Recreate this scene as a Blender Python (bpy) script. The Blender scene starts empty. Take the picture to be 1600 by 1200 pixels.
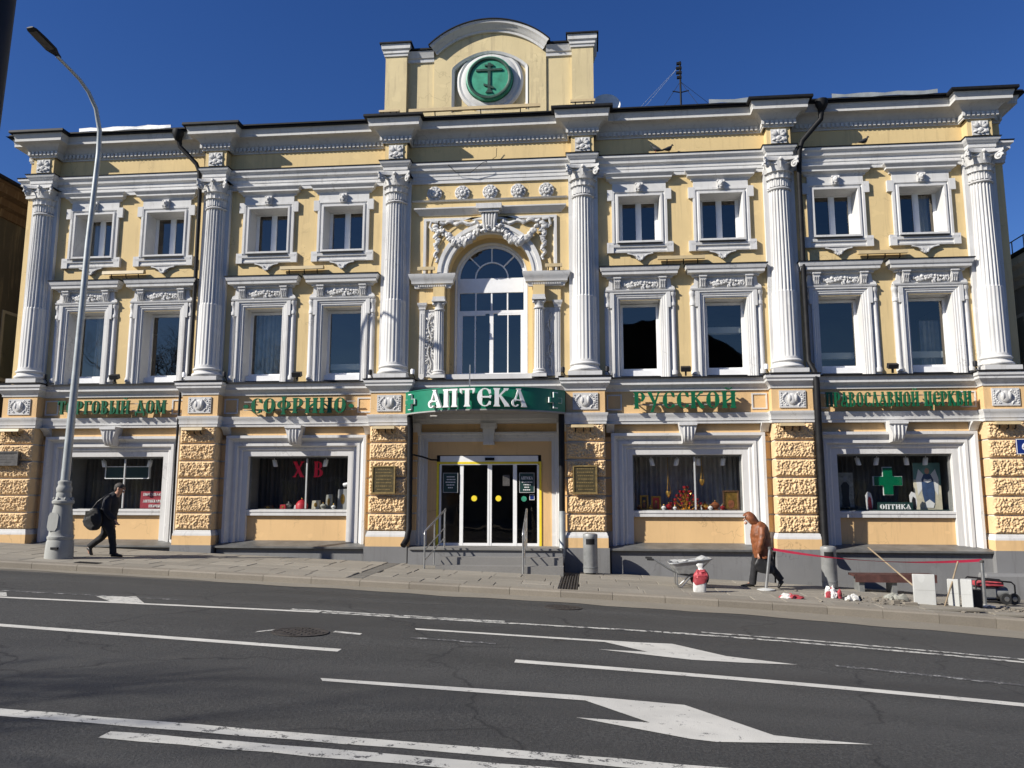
import bpy, bmesh, math, random
from mathutils import Vector, Matrix, noise
random.seed(7)
R = math.radians
scene = bpy.context.scene
COL = scene.collection

# ---------------------------------------------------------------- camera
cd = bpy.data.cameras.new('camera'); cam = bpy.data.objects.new('camera', cd); COL.objects.link(cam)
cd.sensor_width = 36.0; cd.lens = 36.0 * 1250 / 1600; cd.clip_end = 2000; cd.clip_start = 0.05
_p, _y, _r = R(8.306), R(-5.5626), R(0.0883)
fw = Vector((math.sin(_y) * math.cos(_p), math.cos(_y) * math.cos(_p), math.sin(_p)))
rt = Vector((math.cos(_y), -math.sin(_y), 0)); up = rt.cross(fw)
m = Matrix((rt, up, -fw)).transposed().to_4x4() @ Matrix.Rotation(_r, 4, 'Z')
m.translation = (0, -20, 2.0)
cam.matrix_world = m
scene.camera = cam

# ---------------------------------------------------------------- sky, sun, exposure
AZ, EL = 59.0, 33.0
w = bpy.data.worlds.new('World'); scene.world = w; w.use_nodes = True
nt = w.node_tree; bg = nt.nodes['Background']
sk = nt.nodes.new('ShaderNodeTexSky'); sk.sky_type = 'NISHITA'; sk.sun_disc = False
sk.sun_elevation = R(EL); sk.sun_rotation = R(180 + AZ)
sk.air_density = 1.0; sk.dust_density = 0.15; sk.ozone_density = 5.0; sk.altitude = 200
hs = nt.nodes.new('ShaderNodeHueSaturation'); hs.inputs['Saturation'].default_value = 1.21; hs.inputs['Hue'].default_value = 0.516
nt.links.new(sk.outputs[0], hs.inputs['Color']); nt.links.new(hs.outputs[0], bg.inputs['Color'])
bg.inputs['Strength'].default_value = 0.069
ld = bpy.data.lights.new('sun', 'SUN'); ld.energy = 4.9; ld.angle = R(0.53); ld.color = (1.0, 0.95, 0.865)
sun = bpy.data.objects.new('sun', ld); COL.objects.link(sun)
sdir = Vector((math.sin(R(AZ)) * math.cos(R(EL)), math.cos(R(AZ)) * math.cos(R(EL)), -math.sin(R(EL))))
sun.rotation_euler = sdir.to_track_quat('-Z', 'Y').to_euler(); sun.location = (-30, -30, 30)
scene.view_settings.view_transform = 'Standard'; scene.view_settings.look = 'None'
scene.view_settings.gamma = 1.0; scene.view_settings.exposure = 0.56

# ---------------------------------------------------------------- materials
def lin(c):
    return tuple((x / 255 / 12.92 if x / 255 <= 0.04045 else ((x / 255 + 0.055) / 1.055) ** 2.4) for x in c)
class N:
    def __init__(s, name):
        s.m = bpy.data.materials.new(name); s.m.use_nodes = True; s.t = s.m.node_tree
        s.b = s.t.nodes['Principled BSDF']; s.out = s.t.nodes['Material Output']
        g = s.t.nodes.new('ShaderNodeNewGeometry'); s.pos = g.outputs['Position']; s.geo = g
    def n(s, ty, **kw):
        o = s.t.nodes.new('ShaderNode' + ty)
        for k, v in kw.items(): setattr(o, k, v)
        return o
    def l(s, a, b): s.t.links.new(a, b)
    def map(s, sc=(1, 1, 1), src=None):
        o = s.n('Mapping'); o.inputs['Scale'].default_value = sc; s.l(src or s.pos, o.inputs[0]); return o.outputs[0]
    def noise(s, scale, detail=4, rough=0.55, vec=None, dist=0.0):
        o = s.n('TexNoise'); o.inputs['Scale'].default_value = scale; o.inputs['Detail'].default_value = detail
        o.inputs['Roughness'].default_value = rough; o.inputs['Distortion'].default_value = dist
        s.l(vec or s.pos, o.inputs['Vector']); return o.outputs['Fac']
    def ramp(s, f, a, b, ca=(0, 0, 0), cb=(1, 1, 1)):
        o = s.n('ValToRGB'); e = o.color_ramp.elements
        e[0].position = a; e[1].position = b; e[0].color = (*ca, 1); e[1].color = (*cb, 1)
        s.l(f, o.inputs[0]); return o.outputs[0]
    def mix(s, f, a, b, mode='MIX'):
        o = s.n('Mix', data_type='RGBA', blend_type=mode)
        for i, v in ((0, f), (6, a), (7, b)):
            if hasattr(v, 'links'): s.l(v, o.inputs[i])
            elif i == 0: o.inputs[0].default_value = v
            else: o.inputs[i].default_value = (*v, 1)
        return o.outputs[2]
    def bump(s, h, strength=0.3, dist=0.02):
        o = s.n('Bump'); o.inputs['Strength'].default_value = strength; o.inputs['Distance'].default_value = dist
        s.l(h, o.inputs['Height']); s.l(o.outputs[0], s.b.inputs['Normal']); return o
    def col(s, c):
        if hasattr(c, 'links'): s.l(c, s.b.inputs['Base Color'])
        else: s.b.inputs['Base Color'].default_value = (*c, 1)
    def set(s, **kw):
        for k, v in kw.items():
            i = s.b.inputs[k.replace('_', ' ')]
            if hasattr(v, 'links'): s.l(v, i)
            else: i.default_value = v
        return s
M = {}
def sc3(c, k): return tuple(min(1, x * k) for x in c)

def stucco(name, c, dark=0.78, streak=0.35, bump=0.25, dirt=(0.20, 0.17, 0.13), fine=60):
    n = N(name)
    big = n.noise(0.9, 5, 0.6); col = n.mix(n.ramp(big, 0.3, 0.7), sc3(c, dark + 0.12), sc3(c, 1.04))
    st = n.noise(1.0, 6, 0.7, n.map((7.5, 7.5, 0.6)))
    col = n.mix(n.mix(streak, (0, 0, 0), n.ramp(st, 0.53, 0.74)), col, dirt)
    sp = n.noise(7.0, 6, 0.7); col = n.mix(n.ramp(sp, 0.62, 0.85, (0, 0, 0), (0.45,) * 3), col, sc3(c, dark * 0.75))
    patch = n.noise(2.3, 2, 0.5); col = n.mix(n.ramp(patch, 0.64, 0.66, (0, 0, 0), (0.4,) * 3), col, sc3(c, 1.13))
    chip = n.noise(16, 6, 0.8); col = n.mix(n.ramp(chip, 0.69, 0.74, (0, 0, 0), (0.55,) * 3), col, sc3(c, 0.45))
    vo = n.n('TexVoronoi', feature='DISTANCE_TO_EDGE'); vo.inputs['Scale'].default_value = 0.8
    wv = n.n('VectorMath', operation='ADD'); nz = n.n('TexNoise'); nz.inputs['Scale'].default_value = 2.2; nz.inputs['Detail'].default_value = 5; n.l(n.pos, nz.inputs['Vector']); n.l(n.pos, wv.inputs[0]); n.l(nz.outputs['Color'], wv.inputs[1]); n.l(wv.outputs[0], vo.inputs['Vector'])
    cm = n.mix(1.0, n.ramp(vo.outputs['Distance'], 0.0, 0.010, (0.5,) * 3, (0, 0, 0)), n.ramp(n.noise(0.7, 3), 0.50, 0.58), 'MULTIPLY'); col = n.mix(cm, col, sc3(c, 0.4))
    n.col(col); n.set(Roughness=0.88)
    n.bump(n.noise(fine, 5, 0.7), bump, 0.012); M[name] = n.m
stucco('yellow', (0.63, 0.475, 0.235), 0.82, 0.42, 0.3, (0.30, 0.22, 0.12))
stucco('ochre', (0.67, 0.445, 0.215), 0.82, 0.35, 0.3, (0.32, 0.21, 0.11))
stucco('rustic', (0.72, 0.51, 0.28), 0.78, 0.25, 0.9, fine=46)
stucco('white', (0.585, 0.578, 0.56), 0.80, 0.45, 0.25, (0.30, 0.28, 0.25))
stucco('white_relief', (0.57, 0.562, 0.545), 0.70, 0.5, 0.5, (0.20, 0.19, 0.17), 45)
stucco('cornice', (0.55, 0.54, 0.515), 0.80, 0.40, 0.2, (0.24, 0.22, 0.20))
stucco('gable_yellow', (0.62, 0.51, 0.29), 0.74, 0.55, 0.4, (0.22, 0.17, 0.12))
stucco('plinth', (0.19, 0.19, 0.19), 0.75, 0.5, 0.5, (0.10, 0.095, 0.09))
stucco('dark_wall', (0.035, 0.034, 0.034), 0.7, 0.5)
stucco('grey_wall', (0.34, 0.33, 0.31), 0.8, 0.4)
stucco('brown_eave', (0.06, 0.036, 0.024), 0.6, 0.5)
stucco('cast_grey', (0.31, 0.315, 0.295), 0.85, 0.35, 0.15, (0.16, 0.15, 0.14))

def plain(name, c, rough=0.5, metal=0.0, var=0.18, scale=6, bump=0.0, bs=40, spec=0.5):
    n = N(name); f = n.noise(scale, 5, 0.6)
    n.col(n.mix(n.ramp(f, 0.3, 0.7), sc3(c, 1 - var), sc3(c, 1 + var)))
    n.set(Roughness=rough, Metallic=metal); n.b.inputs['Specular IOR Level'].default_value = spec
    if bump: n.bump(n.noise(bs, 4, 0.6), bump, 0.01)
    M[name] = n.m
plain('black_metal', (0.011, 0.011, 0.012), 0.6, 0.0, 0.4, 6, 0.0, 40, 0.2)
plain('roof_metal', (0.05, 0.05, 0.052), 0.42, 0.6, 0.4, 3)
plain('sheet_grey', (0.14, 0.14, 0.135), 0.5, 0.3, 0.3, 3, 0.2, 8)
plain('galv', (0.58, 0.58, 0.57), 0.55, 0.5, 0.25, 5, 0.15, 6)
plain('pole_grey', (0.38, 0.40, 0.39), 0.42, 0.25, 0.18, 4, 0.1, 30)
plain('lamp_dark', (0.018, 0.018, 0.02), 0.55, 0, 0.2, 6, 0, 40, 0.25)
plain('steel', (0.45, 0.45, 0.44), 0.35, 0.85, 0.2)
plain('bin_grey', (0.20, 0.205, 0.20), 0.5, 0.25, 0.25, 4)
plain('pvc', (0.80, 0.80, 0.79), 0.35, 0, 0.05)
plain('pvc_grey', (0.58, 0.58, 0.57), 0.4, 0, 0.06)
plain('sign_green', (0.006, 0.165, 0.088), 0.35, 0, 0.14, 2)
plain('letter_green', (0.006, 0.10, 0.042), 0.35, 0, 0.2, 3)
plain('cross_green', (0.0, 0.11, 0.045), 0.3, 0, 0.1)
plain('medal_green', (0.035, 0.26, 0.155), 0.5, 0, 0.28, 5, 0.2)
plain('medal_dark', (0.022, 0.06, 0.042), 0.5, 0.2, 0.4, 8, 0.3)
plain('letter_white', (0.74, 0.74, 0.72), 0.4, 0, 0.06)
plain('soffit', (0.30, 0.29, 0.28), 0.6, 0, 0.1)
plain('beige_box', (0.46, 0.36, 0.20), 0.45, 0, 0.1)
plain('yellow_tape', (0.80, 0.62, 0.03), 0.5, 0, 0.08)
plain('brass_plaque', (0.085, 0.068, 0.032), 0.5, 0.4, 0.35, 10, 0.3)
plain('plaque_frame', (0.28, 0.20, 0.08), 0.45, 0.4, 0.3, 10)
plain('plaque_dark', (0.09, 0.085, 0.08), 0.5, 0.3, 0.3, 12)
plain('blue_sign', (0.012, 0.03, 0.16), 0.35, 0, 0.1)
plain('interior', (0.055, 0.055, 0.055), 0.9, 0, 0.3, 1)
plain('interior_light', (0.22, 0.22, 0.21), 0.9, 0, 0.2, 1)
plain('curtain_dark', (0.11, 0.11, 0.108), 0.9, 0, 0.2, 3)
plain('curtain_grey', (0.34, 0.345, 0.34), 0.9, 0, 0.2, 3)
plain('curtain_white', (0.62, 0.62, 0.60), 0.9, 0, 0.08, 3)
plain('red', (0.42, 0.018, 0.03), 0.5, 0, 0.2)
plain('red_sign', (0.30, 0.025, 0.04), 0.5, 0, 0.15)
plain('gold', (0.55, 0.33, 0.08), 0.32, 0.85, 0.4, 14, 0.4, 30)
plain('icon_dark', (0.09, 0.045, 0.02), 0.5, 0, 0.5, 14)
plain('skin', (0.44, 0.24, 0.16), 0.55, 0, 0.1)
plain('coat_navy', (0.012, 0.013, 0.018), 0.85, 0, 0.3, 8, 0.4, 30)
plain('trouser_dark', (0.016, 0.016, 0.018), 0.9, 0, 0.3, 8, 0.3, 30)
plain('leather_brown', (0.19, 0.06, 0.019), 0.55, 0, 0.5, 9, 1.0, 14)
plain('bag_black', (0.013, 0.013, 0.014), 0.5, 0, 0.3, 8, 0.4, 20)
plain('shoe', (0.012, 0.011, 0.01), 0.45)
plain('hair_grey', (0.05, 0.043, 0.038), 0.8, 0, 0.4, 40)
plain('tray_grey', (0.34, 0.345, 0.34), 0.5, 0.4, 0.35, 6, 0.3, 12)
plain('rubber', (0.02, 0.02, 0.02), 0.8)
plain('ribbon_red', (0.40, 0.02, 0.055), 0.5, 0, 0.1)
plain('bag_white', (0.58, 0.57, 0.54), 0.6, 0, 0.25, 9)
plain('bag_red', (0.34, 0.045, 0.055), 0.6, 0, 0.4, 9)
plain('litter_grey', (0.27, 0.275, 0.27), 0.5, 0.2, 0.25, 4)
plain('rag_grey', (0.30, 0.30, 0.26), 0.9, 0, 0.35, 9)
plain('bench_wood', (0.075, 0.032, 0.026), 0.6, 0, 0.4, 7, 0.3, 30)
stucco('stone_white', (0.50, 0.505, 0.485), 0.7, 0.5, 0.4, (0.22, 0.20, 0.17))
plain('wood_stick', (0.25, 0.19, 0.12), 0.7, 0, 0.3)
plain('pigeon', (0.025, 0.025, 0.03), 0.7, 0, 0.4, 30)
plain('dish_grey', (0.66, 0.67, 0.66), 0.5, 0, 0.1)
plain('rust_iron', (0.042, 0.036, 0.032), 0.75, 0.2, 0.5, 10, 0.6, 30)
plain('robe_blue', (0.03, 0.06, 0.13), 0.6, 0, 0.3, 9)
plain('paint_cream', (0.52, 0.48, 0.36), 0.6, 0, 0.25, 4)
plain('paint_teal', (0.10, 0.22, 0.20), 0.6, 0, 0.3, 4)
plain('glass_red', (0.20, 0.012, 0.016), 0.2, 0, 0.3, 20)
plain('shelf_green', (0.012, 0.04, 0.035), 0.4, 0, 0.1)
plain('bark', (0.07, 0.058, 0.048), 0.9, 0, 0.4, 8, 0.6, 20)
plain('opp_wall', (0.30, 0.26, 0.21), 0.9, 0, 0.2, 1)
plain('opp_wall_pink', (0.34, 0.25, 0.20), 0.9, 0, 0.2, 1)
plain('fixture_white', (0.85, 0.85, 0.84), 0.4, 0, 0.05)

def neon(name, c, s):
    n = N(name); n.col(c); n.b.inputs['Emission Color'].default_value = (*c, 1); n.b.inputs['Emission Strength'].default_value = s; M[name] = n.m
neon('neon_red', (0.42, 0.008, 0.03), 0.10)

def glass(name, tint, wob=0.012, boost=0.06):
    n = N(name); t = n.t; t.nodes.remove(n.b)
    lw = n.n('LayerWeight'); lw.inputs['Blend'].default_value = 0.5; pw = n.n('Math', operation='POWER'); pw.inputs[1].default_value = 5.0; n.l(lw.outputs['Facing'], pw.inputs[0])   # Schlick, the same from both sides of the pane
    ad = n.n('Math', operation='MULTIPLY_ADD'); ad.inputs[1].default_value = 0.9; ad.inputs[2].default_value = boost; n.l(pw.outputs[0], ad.inputs[0])
    gl = n.n('BsdfGlossy'); gl.inputs['Roughness'].default_value = 0.015; gl.inputs['Color'].default_value = (1.0, 0.90, 0.76, 1)
    tr = n.n('BsdfTransparent'); tr.inputs['Color'].default_value = (*tint, 1)
    bp = n.n('Bump'); bp.inputs['Strength'].default_value = wob; bp.inputs['Distance'].default_value = 1.0
    n.l(n.noise(1.6, 1, 0.4), bp.inputs['Height']); n.l(bp.outputs[0], gl.inputs['Normal'])
    mx = n.n('MixShader'); n.l(ad.outputs[0], mx.inputs[0]); n.l(tr.outputs[0], mx.inputs[1]); n.l(gl.outputs[0], mx.inputs[2])
    n.l(mx.outputs[0], n.out.inputs['Surface']); M[name] = n.m
glass('glass', (0.66, 0.69, 0.68), 0.005, 0.15)
glass('shop_glass', (0.95, 0.96, 0.96), 0.004, 0.05)

def asphalt():
    n = N('asphalt'); c = (0.045, 0.0445, 0.042)
    ag = n.noise(38, 5, 0.75); col = n.mix(n.ramp(ag, 0.41, 0.60), sc3(c, 0.42), sc3(c, 1.8))
    sp = n.noise(55, 3, 0.6); col = n.mix(n.ramp(sp, 0.63, 0.70, (0, 0, 0), (0.8,) * 3), col, (0.21, 0.205, 0.19))
    tr = n.noise(1.0, 4, 0.6, n.map((0.09, 1.25, 1))); col = n.mix(n.ramp(tr, 0.35, 0.7, (0, 0, 0), (0.75,) * 3), col, sc3(c, 0.66))
    pt = n.noise(0.35, 5, 0.6); col = n.mix(n.ramp(pt, 0.45, 0.75, (0, 0, 0), (0.4,) * 3), col, sc3(c, 1.35))
    oil = n.noise(0.8, 3, 0.6); col = n.mix(n.ramp(oil, 0.62, 0.70, (0, 0, 0), (0.45,) * 3), col, sc3(c, 0.55))
    lane = n.noise(1.0, 2, 0.5, n.map((0.02, 0.9, 1))); col = n.mix(n.ramp(lane, 0.48, 0.62, (0, 0, 0), (0.35,) * 3), col, sc3(c, 1.5))
    # dusty strip close to the kerb
    sx = n.n('SeparateXYZ'); n.l(n.pos, sx.inputs[0])
    mr = n.n('MapRange'); mr.inputs[1].default_value = -4.62; mr.inputs[2].default_value = -4.25; n.l(sx.outputs['Y'], mr.inputs[0])
    dn = n.noise(1.4, 5, 0.7); ml = n.n('Math', operation='MULTIPLY'); n.l(mr.outputs[0], ml.inputs[0]); n.l(n.ramp(dn, 0.26, 0.46), ml.inputs[1])
    col = n.mix(ml.outputs[0], col, (0.22, 0.195, 0.155))
    # hairline cracks
    vo = n.n('TexVoronoi', feature='DISTANCE_TO_EDGE'); vo.inputs['Scale'].default_value = 0.28
    wv = n.n('VectorMath', operation='ADD'); nz = n.n('TexNoise'); nz.inputs['Scale'].default_value = 1.3; nz.inputs['Detail'].default_value = 5; n.l(n.pos, nz.inputs['Vector'])
    n.l(n.pos, wv.inputs[0]); n.l(nz.outputs['Color'], wv.inputs[1]); n.l(wv.outputs[0], vo.inputs['Vector'])
    cr = n.ramp(vo.outputs['Distance'], 0.0, 0.009, (0.9,) * 3, (0, 0, 0)); msk = n.ramp(n.noise(0.4, 2), 0.42, 0.5)
    cm = n.mix(1.0, cr, msk, 'MULTIPLY'); col = n.mix(cm, col, (0.012, 0.012, 0.012))
    n.col(col); n.set(Roughness=n.ramp(tr, 0.3, 0.7, (0.88,) * 3, (0.68,) * 3)); n.bump(ag, 0.8, 0.02); M['asphalt'] = n.m
asphalt()
def roadpaint(name, wear, c=(0.60, 0.585, 0.53)):
    n = N(name); f = n.noise(9, 8, 0.72); g = n.noise(70, 3, 0.6)
    s = n.n('Math', operation='MULTIPLY_ADD'); s.inputs[1].default_value = 0.35; n.l(g, s.inputs[0]); n.l(f, s.inputs[2])
    ag = n.noise(95, 3, 0.6); under = n.mix(n.ramp(ag, 0.4, 0.66), (0.035,) * 3, (0.10,) * 3)
    cc = n.mix(n.ramp(n.noise(2.5, 4), 0.35, 0.7), sc3(c, 0.82), c)
    n.col(n.mix(n.ramp(s.outputs[0], wear, wear + 0.06, (1, 1, 1), (0, 0, 0)), under, cc)); n.set(Roughness=0.75); n.bump(ag, 0.4, 0.01); M[name] = n.m
roadpaint('paint', 0.79); roadpaint('paint_worn', 0.73, (0.55, 0.54, 0.49)); roadpaint('paint_broken', 0.67, (0.56, 0.55, 0.50)); roadpaint('paint_old', 0.58, (0.44, 0.44, 0.42))

def granite(name, c, var=0.25):
    n = N(name); oi = n.n('ObjectInfo'); f = n.noise(130, 3, 0.6)
    col = n.mix(n.ramp(f, 0.35, 0.68), sc3(c, 0.72), sc3(c, 1.22))
    col = n.mix(n.ramp(n.noise(1.1, 5, 0.65), 0.35, 0.72, (0, 0, 0), (0.5,) * 3), col, sc3(c, 0.66))
    mp = n.n('MapRange'); mp.inputs[3].default_value = 1 - var; mp.inputs[4].default_value = 1 + var * 0.5; n.l(oi.outputs['Random'], mp.inputs[0])
    cb = n.n('CombineColor'); [n.l(mp.outputs[0], cb.inputs[i]) for i in range(3)]
    n.col(n.mix(1.0, col, cb.outputs[0], 'MULTIPLY')); n.set(Roughness=0.8); n.bump(f, 0.25, 0.008); M[name] = n.m
granite('slab', (0.275, 0.25, 0.205), 0.16); granite('kerb', (0.25, 0.22, 0.175), 0.15); granite('step_granite', (0.215, 0.208, 0.195), 0.1)
granite('gutter', (0.24, 0.215, 0.17), 0.0); granite('slab_dark', (0.15, 0.14, 0.12), 0.15); granite('mortar', (0.13, 0.12, 0.10), 0.0); granite('ground_mat', (0.10, 0.10, 0.09), 0)

# ---------------------------------------------------------------- mesh helpers
class MB:
    def __init__(s): s.v = []; s.f = []
    def add(s, vs, fs):
        o = len(s.v); s.v += [tuple(v) for v in vs]; s.f += [tuple(i + o for i in f) for f in fs]; return s
    def box(s, x0, x1, y0, y1, z0, z1):
        return s.add([(x, y, z) for z in (z0, z1) for y in (y0, y1) for x in (x0, x1)],
                     [(0, 2, 3, 1), (4, 5, 7, 6), (0, 1, 5, 4), (2, 6, 7, 3), (0, 4, 6, 2), (1, 3, 7, 5)])
    def quad(s, a, b, c, d): return s.add([a, b, c, d], [(0, 1, 2, 3)])
    def prism(s, poly, y0, y1, plane='xz'):
        n = len(poly)
        if plane == 'xz': f = lambda p, t: (p[0], t, p[1])
        elif plane == 'xy': f = lambda p, t: (p[0], p[1], t)
        else: f = lambda p, t: (t, p[0], p[1])
        return s.add([f(p, y0) for p in poly] + [f(p, y1) for p in poly],
                     [tuple(range(n)), tuple(range(2 * n - 1, n - 1, -1))] + [(i, i + n, (i + 1) % n + n, (i + 1) % n) for i in range(n)])
    def loft(s, rings, cap=True, close=True):
        n = len(rings[0]); vs = [p for r in rings for p in r]; fs = []
        for k in range(len(rings) - 1):
            for i in range(n if close else n - 1):
                j = (i + 1) % n; fs.append((k * n + i, k * n + j, (k + 1) * n + j, (k + 1) * n + i))
        if cap and close: fs += [tuple(range(n))[::-1], tuple(range((len(rings) - 1) * n, len(rings) * n))]
        return s.add(vs, fs)
    def tube(s, pts, r, seg=8, cap=True, flat=1.0):
        pts = [Vector(p) for p in pts]; rr = r if isinstance(r, (list, tuple)) else [r] * len(pts); rings = []; nrm = None
        for i, p in enumerate(pts):
            d = (pts[min(i + 1, len(pts) - 1)] - pts[max(i - 1, 0)]).normalized()
            if nrm is None:
                nrm = d.cross(Vector((0, 1, 0)) if abs(d.y) < 0.9 else Vector((1, 0, 0))).normalized()
            nrm = (nrm - d * nrm.dot(d)).normalized(); b = d.cross(nrm)
            rings.append([p + nrm * math.cos(2 * math.pi * k / seg) * rr[i] + b * math.sin(2 * math.pi * k / seg) * rr[i] * flat for k in range(seg)])
        return s.loft(rings, cap)
    def lathe(s, prof, c=(0, 0, 0), seg=24, a0=0, a1=2 * math.pi):
        full = abs(a1 - a0 - 2 * math.pi) < 1e-6; n = seg if full else seg + 1
        rings = [[(c[0] + r * math.cos(a0 + (a1 - a0) * k / seg), c[1] + r * math.sin(a0 + (a1 - a0) * k / seg), c[2] + z) for k in range(n)] for r, z in prof]
        return s.loft(rings, False, full)
    def mould(s, x0, x1, yb, prof, rl=True, rr=True, yback=None):
        yk = yb if yback is None else yback; rings = []
        for p, z in prof:
            r = []
            if rl: r += [(x0 - p, yk, z), (x0 - p, yb - p, z)]
            else: r += [(x0, yb - p, z)]
            if rr: r += [(x1 + p, yb - p, z), (x1 + p, yk, z)]
            else: r += [(x1, yb - p, z)]
            rings.append(r)
        s.loft(rings, False, False)
        return s
    def frame3(s, x0, x1, z0, z1, prof):
        rings = [[(x0 + u, y, z0), (x0 + u, y, z1 - u), (x1 - u, y, z1 - u), (x1 - u, y, z0)] for u, y in prof]
        return s.loft(rings, False, False)
    def frame4(s, x0, x1, z0, z1, prof):
        rings = [[(x0 + u, y, z0 + u), (x0 + u, y, z1 - u), (x1 - u, y, z1 - u), (x1 - u, y, z0 + u)] for u, y in prof]
        return s.loft(rings, False, True)
    def blob(s, c, r, sub=1, jit=0.0, rot=None):
        key = sub
        if key not in _ico:
            bm = bmesh.new(); bmesh.ops.create_icosphere(bm, subdivisions=sub, radius=1)
            _ico[key] = ([v.co.copy() for v in bm.verts], [tuple(v.index for v in f.verts) for f in bm.faces]); bm.free()
        vs, fs = _ico[key]; r = (r, r, r) if not isinstance(r, (tuple, list)) else r; o = []
        for v in vs:
            k = 1 + random.uniform(-jit, jit); q = Vector((v.x * r[0] * k, v.y * r[1] * k, v.z * r[2] * k))
            if rot: q = rot @ q
            o.append((c[0] + q.x, c[1] + q.y, c[2] + q.z))
        return s.add(o, fs)
    def xf(s, f): s.v = [f(*v) for v in s.v]; return s
    def mesh(s, name, smooth=0):
        me = bpy.data.meshes.new(name); me.from_pydata(s.v, [], s.f)
        bm = bmesh.new(); bm.from_mesh(me); bmesh.ops.recalc_face_normals(bm, faces=bm.faces); bm.to_mesh(me); bm.free()
        if smooth:
            me.polygons.foreach_set('use_smooth', [True] * len(me.polygons)); me.set_sharp_from_angle(angle=R(smooth))
        return me
_ico = {}
def tag(o, label=None, cat=None, group=None, kind=None):
    for k, v in (('label', label), ('category', cat), ('group', group), ('kind', kind)):
        if v: o[k] = v
    return o
def link(name, me, mat, parent=None, loc=(0, 0, 0)):
    if mat and not me.materials: me.materials.append(M[mat])
    o = bpy.data.objects.new(name, me); COL.objects.link(o); o.location = loc
    if parent:
        o.parent = parent
        if parent.name in WORLD: o.matrix_parent_inverse = Matrix.Translation(-Vector(parent.location))
    return o
def part(name, mb, mat, parent=None, smooth=0, loc=(0, 0, 0)): return link(name, mb.mesh(name, smooth), mat, parent, loc)
def thing(name, label, cat, loc=(0, 0, 0), group=None, rz=0):
    o = bpy.data.objects.new(name, None); COL.objects.link(o); o.location = loc; o.rotation_euler.z = rz; o.empty_display_size = 0.2
    return tag(o, label, cat, group)
WORLD = set()
def wthing(name, label, cat, loc=(0, 0, 0), group=None):   # parts are given in world coordinates
    o = thing(name, label, cat, loc, group); WORLD.add(o.name); return o
def copy_tree(o, parent=None, loc=None):
    c = o.copy(); COL.objects.link(c); c.parent = parent
    if parent and parent.name in WORLD: c.matrix_parent_inverse = Matrix.Translation(-Vector(parent.location))
    if loc is not None: c.location = loc
    for ch in list(o.children): copy_tree(ch, c)
    return c
B = MB
def swz(x, y): return 0.30 - 0.04 * x + 0.015 * y - 0.0012 * max(0, x) ** 2
def rdz(x, y): return 0.0675 - 0.04 * x - 0.012 * y - 0.0025 * max(0, x) ** 2
# ================================================================ SETTING
g = B(); n = 40
xs_ = [-400, -150, -60, -30, -20, -10, 0, 3, 6, 9, 12, 16, 22, 30, 60, 150, 400]
def gz(x): return -0.04 * max(-30, min(30, x))
g.loft([[(x, y, gz(x) - 0.75) for x in xs_] for y in (-400, -60, -20, 0, 60, 400)], False, False)
tag(part('ground', g, 'ground_mat'), kind='structure')
def sheet(zf, xs, ys): return B().loft([[(x, y, zf(x, y)) for x in xs] for y in ys], False, False)
RX = [-70, -40, -25] + [x * 1.0 for x in range(-20, 21)] + [25, 32, 45]
def zx(f): return lambda x, y: f(max(-25, min(18, x)), y)
road = sheet(zx(rdz), RX, [-19.2, -16, -13, -10, -7, -5, -4.0])
tag(part('road', road, 'asphalt', smooth=60), kind='structure')
pave = sheet(lambda x, y: zx(swz)(x, y) - 0.035, RX, [-3.98, -2, 0, 1.5, 4])
pave = tag(part('pavement', pave, 'mortar'), kind='structure')
far = B().loft([[(x, y, zx(rdz)(x, -19.2) + (0.12 if y < -19.21 else -0.1)) for x in RX] for y in (-19.2, -19.22, -34)], False, False)
tag(part('far_pavement', far, 'slab'), kind='structure')
# paving slabs, laid in courses parallel with the kerb
SX0, SX1 = -17.6, 12.4
def quadslab(x0, x1, y0, y1, zf, t=0.05, dz=0.0, tilt=0.0):
    b = B(); k = 0.012
    top = [(x0 + k, y0 + k), (x1 - k, y0 + k), (x1 - k, y1 - k), (x0 + k, y1 - k)]
    bot = [(x0, y0), (x1, y0), (x1, y1), (x0, y1)]
    vs = [(x, y, zf(x, y) - t) for x, y in bot] + [(x, y, zf(x, y) + dz - 0.008) for x, y in bot] + [(x, y, zf(x, y) + dz + tilt * (x - x0)) for x, y in top]
    fs = []
    for L in (0, 4):
        fs += [(L + i, L + (i + 1) % 4, L + 4 + (i + 1) % 4, L + 4 + i) for i in range(4)]
    fs.append((8, 9, 10, 11)); return b.add(vs, fs)
rows = [(-3.70, -3.13), (-3.13, -2.55), (-2.55, -1.97), (-1.97, -1.39), (-1.39, -0.81), (-0.81, -0.23)]
drains = [(-4.98, -4.66), (-0.66, -0.28)]
for ri, (y0, y1) in enumerate(rows):
    x = SX0 - random.uniform(0, 0.8)
    while x < SX1:
        L = random.choice([0.9, 0.9, 1.2, 0.6, 0.9])
        x1 = x + L
        if not any(a - 0.0 < x1 and b > x for a, b in drains):
            segs = [(x, x1)]
        else:
            segs = []
            for a, b in drains:
                if a < x1 and b > x:
                    if a - x > 0.08: segs.append((x, a - 0.004))
                    if x1 - b > 0.08: segs.append((b + 0.004, x1))
        for a, b in segs:
            torn = (5.7 < a < 8.6 and y0 < -2.4 and random.random() < 0.55)
            if torn: continue
            part('paving_slab', quadslab(a + 0.003, b - 0.003, y0 + 0.003, y1 - 0.003, swz, 0.05, random.uniform(-0.004, 0.004), random.uniform(-0.003, 0.003)), 'slab', pave)
        x = x1
kb = tag(part('kerb', B().loft([[(x, y, zx(rdz)(x, -4.0) - 0.1 + h) for x in RX] for y, h in ((-3.99, 0), (-3.99, 0.12), (-3.72, 0.12))], False, False), 'mortar'), kind='structure')
x = SX0
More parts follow.
